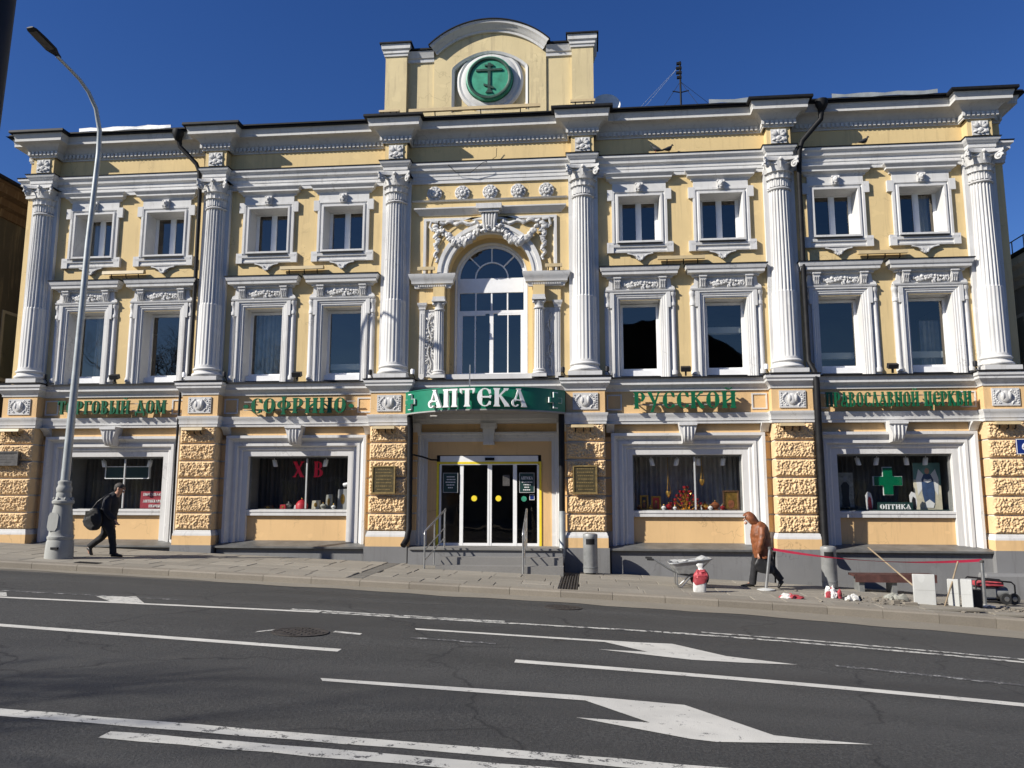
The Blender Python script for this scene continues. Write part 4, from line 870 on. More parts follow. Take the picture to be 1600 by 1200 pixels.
# sliding glass door
dr = wthing('sliding_door', 'white framed sliding glass pharmacy door edged with yellow tape', 'door', (-2.6, 0.64, 0.86))
fm = B()
fm.box(-3.88, -1.33, 0.60, 0.72, 2.92, 3.15)
for (x0, x1) in ((-3.90, -3.85), (-3.36, -3.27), (-2.64, -2.585), (-2.575, -2.53), (-1.98, -1.88), (-1.36, -1.30)): fm.box(x0, x1, 0.63, 0.70, 0.86, 2.92)
fm.box(-3.85, -1.36, 0.635, 0.70, 0.86, 0.93)
part('frame', fm, 'pvc', dr)
tp = B().frame3(-3.965, -1.245, 0.86, 3.0, [(0, 0.60), (0, 0.594), (0.06, 0.594), (0.06, 0.60)]); part('yellow_tape', tp, 'yellow_tape', dr)
for (x0, x1) in ((-3.85, -3.36), (-3.27, -2.64), (-2.53, -1.98), (-1.88, -1.36)):
    part('pane', B().add([(x0, 0.675, 0.92), (x1, 0.675, 0.92), (x1, 0.675, 2.93), (x0, 0.675, 2.93)], [(0, 1, 2, 3)]), 'shop_glass', dr)
part('motion_sensor', B().box(-2.70, -2.46, 0.55, 0.598, 3.03, 3.10), 'black_metal', dr)
for x in (-2.99, -2.36):
    part('round_sticker', B().prism([(x + 0.075 * math.cos(2 * math.pi * k / 20), 2.06 + 0.075 * math.sin(2 * math.pi * k / 20)) for k in range(20)], 0.668, 0.673), 'yellow_tape', dr)
part('round_sticker', B().prism([(-1.70 + 0.07 * math.cos(2 * math.pi * k / 20), 2.05 + 0.07 * math.sin(2 * math.pi * k / 20)) for k in range(20)], 0.668, 0.673), 'medal_green', dr)
part('access_sticker', B().box(-1.56, -1.43, 0.667, 0.672, 2.02, 2.16), 'curtain_white', dr)
ax = B(); ax.add([(-1.545, 0.664, 2.035), (-1.445, 0.664, 2.035), (-1.445, 0.664, 2.145), (-1.545, 0.664, 2.145)], [(0, 1, 2, 3)]); part('access_field', ax, 'blue_sign', dr)
part('notice', B().box(-2.25, -2.07, 0.667, 0.672, 2.38, 2.66), 'plaque_dark', dr)
lob = B(); lob.box(-3.9, -1.3, 4.2, 4.3, 0.8, 3.2); lob.box(-3.9, -1.3, 0.8, 4.2, 0.74, 0.84); lob.box(-4.0, -3.9, 0.75, 4.2, 0.8, 3.2); lob.box(-1.3, -1.2, 0.75, 4.2, 0.8, 3.2)
part('lobby', lob, 'interior', bld)
tag(part('door_mat', B().box(-3.2, -2.0, 0.9, 1.7, 0.845, 0.855), 'rubber'), 'dark mat inside the glass pharmacy door', 'mat')
# steps
stp = wthing('entrance_steps', 'worn grey granite steps leading up to the pharmacy door', 'steps', (-2.6, -0.3, 0.3))
part('landing', B().box(-4.45, -0.68, -0.45, 0.66, -0.2, 0.855), 'plinth', stp)
part('tread', B().box(-4.42, -0.70, -0.50, 0.60, 0.855, 0.90).xf(lambda x, y, z: (x, y, z - 0.035)), 'step_granite', stp)
part('step', B().box(-3.55, -0.66, -0.86, -0.45, -0.2, 0.675), 'step_granite', stp)
part('step', B().box(-3.62, -0.64, -1.22, -0.86, -0.2, 0.50), 'step_granite', stp)

# ---- gable on the roof
gb = part('gable', B(), 'gable_yellow', bld) if False else None
GX0, GX1, GY = -4.16, -1.06, 0.34
gc = (GX0 + GX1) / 2; hw = (GX1 - GX0) / 2; zs, zt = 14.34, 14.96; sag = zt - zs; RR = (hw * hw + sag * sag) / (2 * sag); cz = zt - RR
aa = math.asin(hw / RR)
garc = lambda r, y, ext=0.0, n=28: [(gc + r * math.sin(-aa - ext + 2 * (aa + ext) * k / n), y, cz + r * math.cos(-aa - ext + 2 * (aa + ext) * k / n)) for k in range(n + 1)]
poly = [(GX0, 12.1), (GX1, 12.1)] + [(x, z) for x, y, z in garc(RR, 0)][::-1]
# niche hole in the gable face: arched panel
nx0, nx1, nz0, nzs, nzt = -3.66, -1.56, 12.52, 13.80, 14.27
nich = [(nx0, nz0), (nx0, nzs)] + [(nx0 + (nx1 - nx0) * k / 12, nzs + (nzt - nzs) * math.sin(math.pi * k / 12) ** 0.8) for k in range(1, 12)] + [(nx1, nzs), (nx1, nz0)]
outer = [(GX0, 12.1), (GX0, zs)] + [(x, z) for x, y, z in garc(RR, 0)][1:-1] + [(GX1, zs), (GX1, 12.1)]
gf = B()
def resamp(P, n):
    L = [0]
    for i in range(1, len(P)): L.append(L[-1] + math.dist(P[i], P[i - 1]))
    o = []
    for k in range(n + 1):
        d = L[-1] * k / n; i = max(j for j in range(len(L)) if L[j] <= d + 1e-9); i = min(i, len(P) - 2); t = (d - L[i]) / max(1e-9, L[i + 1] - L[i]); o.append((P[i][0] + (P[i + 1][0] - P[i][0]) * t, P[i][1] + (P[i + 1][1] - P[i][1]) * t))
    return o
ro_, ri_ = resamp(outer, 60), resamp(nich, 60)
gf.loft([[(x, GY, z) for x, z in ro_], [(x, GY, z) for x, z in ri_], [(x, GY + 0.14, z) for x, z in ri_]], False, False)
gf.quad((GX0, GY, 12.1), (GX1, GY, 12.1), (nx1, GY, nz0), (nx0, GY, nz0)); gf.quad((nx0, GY, nz0), (nx1, GY, nz0), (nx1, GY + 0.14, nz0), (nx0, GY + 0.14, nz0))
gf.loft([[(x, GY, z) for x, z in ro_], [(x, GY + 0.75, z) for x, z in ro_]], False, False); gf.prism(ro_, GY + 0.745, GY + 0.75)
gable = part('gable', gf, 'gable_yellow', bld)
part('niche_back', B().prism(ri_, GY + 0.13, GY + 0.16), 'gable_yellow', gable)
part('niche_trim', B().loft([[(x, GY + 0.005, z) for x, z in ri_], [(x + (0.0), GY - 0.02, z) for x, z in ri_], [(gc + (x - gc) * 0.94, GY + 0.01, 13.2 + (z - 13.2) * 0.94) for x, z in ri_], [(gc + (x - gc) * 0.93, GY + 0.13, 13.2 + (z - 13.2) * 0.93) for x, z in ri_]], False, False), 'white', gable)
gp = [(0.0, 0.0, -0.16), (-0.06, 0, -0.16), (-0.07, 0, -0.10), (-0.12, 0, -0.07), (-0.14, 0, -0.02), (-0.22, 0, 0.03), (-0.24, 0, 0.10), (0.7, 0, 0.12)]
part('arch_cornice', B().loft([garc(RR + dz, GY + p, 0.015) for p, _, dz in gp], False, False), 'white', gable, 40)
part('arch_flashing', B().loft([garc(RR + dz, GY + p, 0.02) for p, dz in ((-0.20, 0.105), (-0.27, 0.105), (-0.27, 0.13), (0.78, 0.15))], False, False), 'black_metal', gable)
for s_ in (-1, 1):
    p0, p1 = ((-5.50, -4.90) if s_ < 0 else (-0.36, 0.22)); q0, q1 = ((-4.90, GX0) if s_ < 0 else (GX1, -0.36))
    po = part('gable_post', B().box(p0, p1, 0.22, 1.05, 12.1, 14.50), 'gable_yellow', gable)
    part('post_cap', B().mould(p0, p1, 0.22, [(0, 14.16), (0.03, 14.17), (0.035, 14.23), (0.06, 14.25), (0.06, 14.32), (0.10, 14.36), (0.11, 14.50), (0, 14.51)], True, True, 1.05), 'white', po, 30)
    part('post_flashing', B().mould(p0, p1, 0.22, [(0.09, 14.505), (0.15, 14.50), (0.15, 14.54), (0, 14.58), (-0.41, 14.59)], True, True, 1.05), 'black_metal', po)
    part('post_foot', B().box(p0 - 0.04, p1 + 0.04, 0.17, 1.05, 12.1, 12.42), 'white', po)
    part('shoulder', B().box(q0, q1, 0.38, 1.0, 12.1, 14.27), 'gable_yellow', gable)
    part('shoulder_cap', B().mould(q0, q1, 0.38, [(0, 14.02), (0.04, 14.03), (0.05, 14.12), (0.08, 14.14), (0.10, 14.20), (0.15, 14.31), (-0.6, 14.33)], False, False), 'white', gable, 30)
    part('shoulder_flashing', B().box(q0, q1, 0.20, 1.0, 14.335, 14.38), 'black_metal', gable)
md = wthing('medallion', 'round green medallion with a dark orthodox cross on the roof gable', 'medallion', (-2.6, 0.34, 12.7))
mc = (-2.61, 13.42)
mt = lambda prof, seg=48: B().lathe(prof, (0, 0, 0), seg).xf(lambda x, y, z: (mc[0] + x, 0.47 - z, mc[1] + y))
part('surround_ring', mt([(0.92, 0.0), (0.92, 0.06), (0.86, 0.10), (0.80, 0.08), (0.74, 0.12), (0.66, 0.12), (0.64, 0.05)]), 'white', md, 40)
part('disc', mt([(0.64, 0.0), (0.64, 0.22), (0.60, 0.25), (0.53, 0.25), (0.52, 0.23), (0.0, 0.235)]), 'medal_green', md, 40)
part('ring', mt([(0.605, 0.245), (0.60, 0.27), (0.55, 0.275), (0.53, 0.262), (0.52, 0.245)]), 'medal_dark', md, 40)
cx, czz = mc; yk = 0.47 - 0.26
cr = B(); cr.box(cx - 0.04, cx + 0.04, yk - 0.005, yk + 0.03, czz - 0.40, czz + 0.43); cr.box(cx - 0.36, cx + 0.36, yk - 0.009, yk + 0.026, czz + 0.19, czz + 0.25); cr.box(cx - 0.12, cx + 0.12, yk - 0.011, yk + 0.024, czz + 0.33, czz + 0.375)
cr.prism([(cx - 0.15, czz - 0.17), (cx + 0.13, czz - 0.28), (cx + 0.13, czz - 0.34), (cx - 0.15, czz - 0.23)], yk - 0.013, yk + 0.02); cr.prism([(cx - 0.10, czz - 0.44), (cx + 0.10, czz - 0.44), (cx + 0.05, czz - 0.36), (cx - 0.05, czz - 0.36)], yk - 0.007, yk + 0.02)
part('cross', cr, 'medal_dark', md)

# ---- downpipes (fixed to the building)
def pipe(name, pts, r, mat='black_metal'):
    o = part(name, B().tube(pts, r, 10), mat, bld, 60)
    return o
d1 = pipe('downpipe', [(-11.25, -0.02, 12.02), (-11.22, 0.03, 11.72), (-10.75, 0.10, 11.22), (-10.67, 0.14, 11.0), (-10.67, 0.24, 10.4), (-10.66, 0.26, 8.0), (-10.66, 0.24, 5.30), (-10.72, 0.05, 5.05), (-10.76, 0.02, 4.9), (-10.78, 0.02, 3.2), (-10.78, 0.05, 1.0)], [0.10, 0.06, 0.06, 0.06, 0.055, 0.055, 0.055, 0.05, 0.035, 0.03, 0.03])
part('hopper', B().lathe([(0.02, -0.18), (0.08, -0.15), (0.15, 0.0), (0.15, 0.12), (0.13, 0.13)], (-11.25, -0.06, 12.02), 12), 'black_metal', d1, 40)
d2 = pipe('downpipe', [(6.02, -0.04, 12.06), (6.0, 0.0, 11.7), (5.52, 0.06, 11.15), (5.45, 0.10, 10.9), (5.44, 0.20, 10.3), (5.43, 0.22, 7.5), (5.43, 0.20, 5.45), (5.50, -0.02, 5.15), (5.51, -0.10, 4.9), (5.51, -0.08, 4.0), (5.53, 0.0, 1.0), (5.57, -0.14, 0.75)], [0.10, 0.065, 0.065, 0.065, 0.065, 0.065, 0.065, 0.065, 0.08, 0.085, 0.085, 0.085])
part('hopper', B().lathe([(0.02, -0.18), (0.08, -0.15), (0.16, 0.0), (0.16, 0.12), (0.13, 0.13)], (6.02, -0.07, 12.06), 12), 'black_metal', d2, 40)
pipe('downpipe', [(-4.56, -0.05, 4.15), (-4.55, 0.0, 3.8), (-4.54, 0.02, 1.3), (-4.56, -0.1, 1.05), (-4.62, -0.25, 0.9)], 0.075)
pipe('downpipe', [(-0.70, -0.05, 4.15), (-0.70, 0.0, 3.8), (-0.70, -0.02, 1.6)], 0.075)
pipe('downpipe', [(-0.70, -0.025, 1.75), (-0.70, -0.03, 0.75), (-0.74, -0.15, 0.52)], 0.085, 'pole_grey')
# ================================================================ LETTERING (heavy old-church style letters drawn as polygons)
def stem(x, w, y0=0.0, y1=1.0, fl=0.05):
    k = 0.13 * (y1 - y0)
    return [(x - w / 2 - fl, y0), (x + w / 2 + fl, y0), (x + w / 2, y0 + k), (x + w / 2, y1 - k), (x + w / 2 + fl, y1), (x - w / 2 - fl, y1), (x - w / 2, y1 - k), (x - w / 2, y0 + k)]
def seg(x0, y0, x1, y1, w, w2=None):
    w2 = w if w2 is None else w2; d = math.hypot(x1 - x0, y1 - y0); nx, ny = -(y1 - y0) / d, (x1 - x0) / d
    return [(x0 + nx * w / 2, y0 + ny * w / 2), (x0 - nx * w / 2, y0 - ny * w / 2), (x1 - nx * w2 / 2, y1 - ny * w2 / 2), (x1 + nx * w2 / 2, y1 + ny * w2 / 2)]
def arcs(cx, cy, rx, ry, a0, a1, thick=0.17, thin=0.05, n=14):
    o = []
    for k in range(n):
        q = []
        for a in (a0 + (a1 - a0) * k / n, a0 + (a1 - a0) * (k + 1) / n):
            c_, s_ = math.cos(R(a)), math.sin(R(a)); t = thin + (thick - thin) * abs(c_) ** 1.3
            q.append(((cx + rx * c_, cy + ry * s_), (cx + max(0.01, rx - t) * c_, cy + max(0.01, ry - max(thin, t * 0.5)) * s_)))
        o.append([q[0][0], q[1][0], q[1][1], q[0][1]])
    return o
T = 0.17
def glyph(ch):
    if ch == 'А': return 0.62, [seg(0.30, 0.98, 0.53, 0.03, 0.10, T), seg(0.30, 0.95, 0.14, 0.30, 0.06), [(0.40, 0), (0.64, 0), (0.58, 0.09), (0.44, 0.09)], [(0.20, 1.0), (0.40, 1.0), (0.36, 0.90), (0.26, 0.92)]] + arcs(0.17, 0.22, 0.15, 0.22, 60, 330, 0.08, 0.05) + [seg(0.16, 0.38, 0.42, 0.36, 0.06)]
    if ch == 'П': return 0.64, [stem(0.14, T), stem(0.50, T), [(0.02, 1.0), (0.62, 1.0), (0.62, 0.90), (0.02, 0.90)]]
    if ch == 'Т': return 0.62, [stem(0.31, T), [(0.02, 1.0), (0.60, 1.0), (0.60, 0.91), (0.02, 0.91)], [(0.0, 1.0), (0.10, 0.98), (0.09, 0.70), (0.02, 0.80)], [(0.62, 1.0), (0.52, 0.98), (0.53, 0.70), (0.60, 0.80)]]
    if ch == 'Е': return 0.58, arcs(0.32, 0.5, 0.30, 0.5, 55, 305, T + 0.03) + [seg(0.16, 0.52, 0.52, 0.52, 0.08), [(0.42, 0.88), (0.54, 0.92), (0.56, 0.72), (0.48, 0.68)], [(0.42, 0.12), (0.54, 0.08), (0.56, 0.26), (0.48, 0.30)], [(0.46, 0.48), (0.54, 0.44), (0.58, 0.60), (0.50, 0.62)]]
    if ch == 'К': return 0.62, [stem(0.13, T), seg(0.17, 0.50, 0.48, 0.95, 0.06, 0.10), seg(0.26, 0.58, 0.53, 0.06, 0.10, T), [(0.40, 1.0), (0.60, 1.0), (0.54, 0.86), (0.44, 0.90)], [(0.42, 0), (0.64, 0), (0.58, 0.10), (0.46, 0.10)]]
    if ch == 'Р': return 0.56, [stem(0.14, T)] + arcs(0.24, 0.70, 0.29, 0.30, 100, -100, T)
    if ch == 'У': return 0.60, [seg(0.10, 0.98, 0.33, 0.30, T, 0.12), seg(0.52, 0.98, 0.20, -0.18, 0.07, 0.12), [(0.0, 1.0), (0.22, 1.0), (0.18, 0.90), (0.04, 0.90)], [(0.42, 1.0), (0.60, 1.0), (0.56, 0.92), (0.46, 0.92)], [(0.12, -0.22), (0.28, -0.22), (0.26, -0.08), (0.16, -0.08)]]
    if ch == 'С': return 0.56, arcs(0.32, 0.5, 0.30, 0.5, 50, 310, T + 0.03) + [[(0.40, 0.90), (0.54, 0.94), (0.56, 0.66), (0.46, 0.70)], [(0.40, 0.10), (0.54, 0.06), (0.55, 0.24), (0.46, 0.26)]]
    if ch == 'О': return 0.62, arcs(0.31, 0.5, 0.29, 0.5, 0, 360, T + 0.02, 0.06, 26)
    if ch == 'Ф': return 0.70, arcs(0.35, 0.55, 0.33, 0.30, 0, 360, T, 0.06, 24) + [stem(0.35, T * 0.8, -0.08, 1.08)]
    if ch == 'И': return 0.66, [stem(0.14, T), stem(0.52, T), seg(0.18, 0.36, 0.48, 0.64, 0.09)]
    if ch == 'Н': return 0.66, [stem(0.14, T), stem(0.52, T), seg(0.18, 0.66, 0.48, 0.38, 0.09)]
    if ch == 'Й': return 0.66, [stem(0.14, T), stem(0.52, T), seg(0.18, 0.36, 0.48, 0.64, 0.09)] + arcs(0.33, 1.22, 0.16, 0.14, 180, 360, 0.07, 0.06, 8)
    if ch == 'В': return 0.58, [stem(0.14, T)] + arcs(0.22, 0.75, 0.26, 0.25, 100, -95, T * 0.9) + arcs(0.22, 0.27, 0.31, 0.27, 95, -100, T)
    if ch == 'Г': return 0.52, [stem(0.14, T), [(0.06, 1.0), (0.50, 1.0), (0.50, 0.91), (0.06, 0.91)], [(0.52, 1.0), (0.42, 0.98), (0.43, 0.70), (0.50, 0.78)]]
    if ch == 'Ь': return 0.54, [stem(0.14, T)] + arcs(0.20, 0.28, 0.31, 0.28, 95, -100, T)
    if ch == 'Ы': return 0.78, [stem(0.14, T)] + arcs(0.18, 0.28, 0.28, 0.28, 95, -100, T * 0.9) + [stem(0.64, T)]
    if ch == 'Д': return 0.70, [seg(0.34, 0.98, 0.54, 0.14, 0.10, T), seg(0.32, 0.98, 0.16, 0.14, 0.07), [(0.02, 0.16), (0.68, 0.16), (0.68, 0.07), (0.02, 0.07)], [(0.0, 0.16), (0.11, 0.16), (0.09, -0.14), (0.02, -0.14)], [(0.70, 0.16), (0.59, 0.16), (0.61, -0.14), (0.68, -0.14)], [(0.22, 1.0), (0.44, 1.0), (0.40, 0.90), (0.26, 0.90)]]
    if ch == 'М': return 0.80, [stem(0.13, 0.10), stem(0.66, T), seg(0.16, 0.97, 0.40, 0.12, T, 0.08), seg(0.62, 0.97, 0.40, 0.12, 0.06)]
    if ch == 'Л': return 0.62, [seg(0.32, 0.98, 0.52, 0.03, 0.10, T), seg(0.30, 0.98, 0.12, 0.06, 0.06), [(0.40, 0), (0.64, 0), (0.58, 0.09), (0.44, 0.09)], [(0.02, 0), (0.22, 0), (0.18, 0.08), (0.06, 0.08)], [(0.22, 1.0), (0.42, 1.0), (0.38, 0.90), (0.26, 0.90)]]
    if ch == 'Ц': return 0.68, [stem(0.14, T), stem(0.50, T), [(0.04, 0.0), (0.66, 0.0), (0.66, 0.09), (0.04, 0.09)], [(0.58, 0.05), (0.68, 0.05), (0.66, -0.2), (0.60, -0.2)]]
    if ch == 'Х': return 0.64, [seg(0.12, 0.97, 0.52, 0.03, T), seg(0.52, 0.97, 0.12, 0.03, 0.07), [(0.0, 1.0), (0.24, 1.0), (0.2, 0.91), (0.04, 0.91)], [(0.42, 1.0), (0.62, 1.0), (0.58, 0.92), (0.46, 0.92)], [(0.0, 0), (0.22, 0), (0.18, 0.08), (0.04, 0.08)], [(0.42, 0), (0.66, 0), (0.62, 0.09), (0.46, 0.09)]]
    if ch == '•': return 0.34, [[(0.17 + 0.13 * math.cos(2 * math.pi * k / 12), 0.45 + 0.13 * math.sin(2 * math.pi * k / 12)) for k in range(12)]]
    if ch == '6': return 0.6, arcs(0.3, 0.30, 0.28, 0.30, 0, 360, 0.12, 0.09, 20) + arcs(0.42, 0.42, 0.40, 0.58, 100, 180, 0.12, 0.09, 8)
    return 0.32, []
def layout(text, gap=0.07):
    x = 0; o = []
    for ch in text:
        w_, P = glyph(ch); o.append((ch, x, P)); x += w_ + gap
    return o, x - gap
def letters(text, x0, x1, z0, h, y, depth, mat, parent, tilt=0.0, name='letter', bend=None):
    L, W = layout(text); k = (x1 - x0) / W
    for ch, ox, P in L:
        if not P: continue
        b = B()
        for i, p in enumerate(P):
            e = 0.0007 * i
            b.prism([(x0 + (ox + q[0]) * k, z0 + q[1] * h) for q in p], y - e, y + depth)
        if bend: b.xf(bend)
        part(name, b, mat, parent)
def sign_text(text, x0, x1, z0, h, label):
    t = wthing('letter_sign', label, 'sign', ((x0 + x1) / 2, 0.3, z0))
    letters(text, x0, x1, z0, h, 0.06, 0.07, 'letter_green', t)
    rail = B().box(x0, x1, 0.14, 0.17, z0 + h * 0.22, z0 + h * 0.27); rail.box(x0, x1, 0.14, 0.17, z0 + h * 0.75, z0 + h * 0.80)
    for k in range(4): xx = x0 + 0.15 + (x1 - x0 - 0.3) * k / 3; rail.box(xx - 0.015, xx + 0.015, 0.17, 0.31, z0 + h * 0.22, z0 + h * 0.27)
    part('mounting_rail', rail, 'soffit', t)
sign_text('ТОРГОВЫЙ ДОМ', -14.22, -11.17, 4.27, 0.36, 'green raised letters reading ТОРГОВЫЙ ДОМ above the leftmost shop window')
sign_text('•СОФРИНО•', -9.05, -6.05, 4.25, 0.40, 'green raised letters with dots above the second shop window from the left')
sign_text('РУССКОЙ', 1.10, 3.62, 4.28, 0.42, 'green raised letters reading РУССКОЙ above the golden church goods window')
sign_text('ПРАВОСЛАВНОЙ ЦЕРКВИ', 5.76, 9.16, 4.28, 0.36, 'crowded green raised letters above the optician window at right')

# curved pharmacy canopy
cs = wthing('pharmacy_canopy', 'curved green canopy sign with white letters reading АПТЕКА above the door', 'sign', (-2.6, -0.2, 4.15))
CX0, CX1, CYB, SAG = -4.66, -0.60, -0.12, 0.95
hw_ = (CX1 - CX0) / 2; RC = (hw_ ** 2 + SAG ** 2) / (2 * SAG); cyc = CYB - SAG + RC; ccx = (CX0 + CX1) / 2; am = math.asin(hw_ / RC)
def bendp(x, y, z):      # x = arc length from the centre, y = offset outwards (negative), z
    a_ = x / RC; r = RC - y; return (ccx + r * math.sin(a_), cyc - r * math.cos(a_), z)
CZ0, CZ1 = 4.17, 4.71
ar_ = lambda y, z, n=40: [bendp(-RC * am + 2 * RC * am * k / n, y, z) for k in range(n + 1)]
part('fascia', B().loft([ar_(0.0, CZ0), ar_(0.0, CZ1)], False, False), 'sign_green', cs, 40)
part('trim', B().loft([ar_(0.0, CZ1), ar_(-0.015, CZ1), ar_(-0.015, CZ1 + 0.02), ar_(0.05, CZ1 + 0.03)], False, False), 'sign_green', cs)
part('trim', B().loft([ar_(0.05, CZ0 - 0.02), ar_(-0.015, CZ0 - 0.02), ar_(-0.015, CZ0 + 0.012), ar_(0.0, CZ0 + 0.012)], False, False), 'soffit', cs)
edge_ = ar_(0.02, CZ0 + 0.01); part('underside', B().add(edge_ + [(CX1, 0.3, CZ0 + 0.03), (CX0, 0.3, CZ0 + 0.03)], [tuple(range(len(edge_) + 2))]), 'soffit', cs)
edge_ = ar_(0.02, CZ1 + 0.0); part('top_sheet', B().add(edge_ + [(CX1, 0.3, CZ1 + 0.1), (CX0, 0.3, CZ1 + 0.1)], [tuple(range(len(edge_) + 2))]), 'sheet_grey', cs)
letters('АПТЕКА', -1.26, 1.10, 4.225, 0.44, -0.17, 0.08, 'letter_white', cs, bend=lambda x, y, z: bendp(x, y, z))
# the bend uses a positive outward radius for negative y
def cross_outline(cxs, c, h, y):
    w3 = h / 3; o = [(-w3 / 2, -h / 2), (w3 / 2, -h / 2), (w3 / 2, -w3 / 2), (h / 2, -w3 / 2), (h / 2, w3 / 2), (w3 / 2, w3 / 2), (w3 / 2, h / 2), (-w3 / 2, h / 2), (-w3 / 2, w3 / 2), (-h / 2, w3 / 2), (-h / 2, -w3 / 2), (-w3 / 2, -w3 / 2)]
    return [(cxs + p, c + q) for p, q in o]
for u in (-2.0, 1.93):
    part('cross', B().prism(cross_outline(u, 4.45, 0.40, 0), -0.07, -0.02).xf(bendp), 'letter_white', cs)
    part('cross_face', B().prism(cross_outline(u, 4.45, 0.35, 0), -0.085, -0.065).xf(bendp), 'sign_green', cs)
rod = part('rod', B().tube([(-2.95, -0.55, 4.72), (-2.95, -0.55, 5.35)], 0.015, 6), 'steel', cs)

# wall plaques and the house number
def plaque(x0, x1, z0, z1, y, label, rows, face='brass_plaque', fr='plaque_frame'):
    t = wthing('wall_plaque', label, 'plaque', ((x0 + x1) / 2, y, z0))
    part('plate', B().box(x0, x1, y, y + 0.03, z0, z1), face, t)
    part('plate_frame', B().frame4(x0 - 0.03, x1 + 0.03, z0 - 0.03, z1 + 0.03, [(0, y + 0.08), (0, y - 0.02), (0.035, y - 0.02), (0.04, y)]), fr, t)
    for k in range(rows):
        z = z1 - (z1 - z0) * (k + 0.8) / (rows + 0.6); wd = (x1 - x0) * random.uniform(0.55, 0.8) / 2; c = (x0 + x1) / 2; q = B(); x = c - wd
        while x < c + wd: L = random.uniform(0.02, 0.05); q.box(x, x + L, y - 0.004, y, z, z + 0.022); x += L + 0.012
        part('engraved_line', q, fr, t)
plaque(-5.46, -4.92, 2.20, 2.84, -0.10, 'square brass plaque on the rusticated pier left of the door', 7)
plaque(-0.40, 0.14, 2.20, 2.84, -0.10, 'square brass plaque on the rusticated pier right of the door', 7)
plaque(-15.85, -15.10, 2.93, 3.25, -0.12, 'grey inscribed metal plaque on the leftmost pier', 4, 'plaque_dark', 'plaque_dark')
hn = wthing('house_number', 'blue house number plate with a white 6 on the rightmost pier', 'house number', (10.2, -0.1, 3.1))
part('plate', B().box(9.98, 10.42, -0.12, -0.09, 3.10, 3.46), 'blue_sign', hn); part('plate_edge', B().frame4(9.98, 10.42, 3.10, 3.46, [(0, -0.12), (0, -0.125), (0.015, -0.125), (0.015, -0.12)]), 'letter_white', hn)
letters('6', 10.10, 10.24, 3.19, 0.18, -0.128, 0.006, 'letter_white', hn)

# ---- linear floodlights, spotlights
def flood(x0, x1, y, z, label, h=0.09, d=0.14):
    t = wthing('floodlight', label, 'floodlight', ((x0 + x1) / 2, y, z), 'beige strip floodlights on the facade')
    part('housing', B().prism([(y - d, z), (y - d * 0.9, z + h), (y, z + h), (y, z + 0.02)], x0, x1, 'yz'), 'beige_box', t)
    for k in (0.2, 0.55, 0.85): xx = x0 + (x1 - x0) * k; part('bracket', B().tube([(xx, y - d * 0.5, z + 0.03), (xx, y - d * 0.4, z - 0.08), (xx, y + 0.02, z - 0.10)], 0.014, 6), 'black_metal', t)
for c, nm in zip(BC, ('leftmost', 'second', 'third', 'rightmost')): flood(c - 0.62, c + 0.58, 0.36, 8.17, 'beige strip floodlight above the middle windows of the %s bay' % nm)
flood(-4.47, -4.02, 0.22, 8.01, 'short beige floodlight on the left impost of the arch'); flood(-1.10, -0.66, 0.22, 8.01, 'short beige floodlight on the right impost of the arch')
for i, (x, nm) in enumerate(zip(XC, ('first', 'second', 'third', 'fourth', 'fifth', 'sixth'))): flood(x - 0.36, x + 0.20, -0.02, 3.80, 'small beige floodlight under the top of the %s pier from left' % nm, 0.07, 0.2)
flood(-4.75, -1.2, 0.02, 12.36, 'long beige floodlight along the foot of the roof gable', 0.09, 0.12); flood(-0.40, 0.25, -0.05, 12.40, 'short beige floodlight at the right foot of the gable', 0.07, 0.12); flood(-5.55, -5.0, -0.05, 12.36, 'short beige floodlight at the left foot of the gable', 0.06, 0.12)
k = 0
for i, (x, nm) in enumerate(zip(XC, ('first', 'second', 'third', 'fourth', 'fifth', 'sixth'))):
    for s_, sd in ((-1, 'left'), (1, 'right')):
        if (i == 0 and s_ < 0) or (i == 5 and s_ > 0): continue
        X = x + s_ * 0.56
        t = wthing('spotlight', 'small spotlight on the ledge to the %s of the %s column from left' % (sd, nm), 'spotlight', (X, 0.2, 5.13), 'small spotlights at the column feet')
        part('lamp_body', B().lathe([(0.0, 0.0), (0.05, 0.01), (0.055, 0.10), (0.045, 0.14), (0.0, 0.145)], (X, 0.16, 5.24), 10), 'fixture_white' if (i + s_) % 3 == 0 else 'lamp_dark', t, 40)
        part('lamp_bracket', B().tube([(X, 0.16, 5.28), (X + 0.06, 0.18, 5.16), (X, 0.22, 5.12)], 0.014, 6), 'black_metal', t)
for i in (0, 1, 2, 3):
    c = BC[i]; nm = ('leftmost', 'second', 'third', 'rightmost')[i]
    t = wthing('ledge_floodlight', 'dark box floodlight on the ledge between middle windows of the %s bay' % nm, 'floodlight', (c, 0.2, 5.15), 'dark box floodlights on the ledge')
    part('lamp_body', B().box(-0.12, 0.12, -0.07, 0.07, -0.06, 0.06).xf(lambda x, y, z: (c + x, 0.18 + y * 0.9 - z * 0.4, 5.29 + z * 0.9 + y * 0.4)), 'lamp_dark', t); part('lamp_bracket', B().box(c - 0.02, c + 0.02, 0.18, 0.24, 5.12, 5.24), 'black_metal', t)

# cables across the facade
tag(part('cable', B().tube([(-2.4, 0.30, 11.42), (-2.42, 0.36, 11.2), (-2.55, 0.30, 11.08), (-2.75, 0.14, 10.95), (-3.1, 0.24, 10.72), (-3.5, 0.26, 10.75), (-3.75, 0.22, 11.0)], 0.008, 5), 'black_metal'), 'thin black cable looping down below the roof gable', 'cable')
tag(part('cable', B().tube([(-4.5, -0.02, 3.16), (-4.3, 0.35, 3.12), (-4.1, 0.48, 3.05), (-3.9, 0.5, 3.04)], 0.022, 6), 'black_metal'), 'black cable conduit beside the left door downpipe', 'cable')

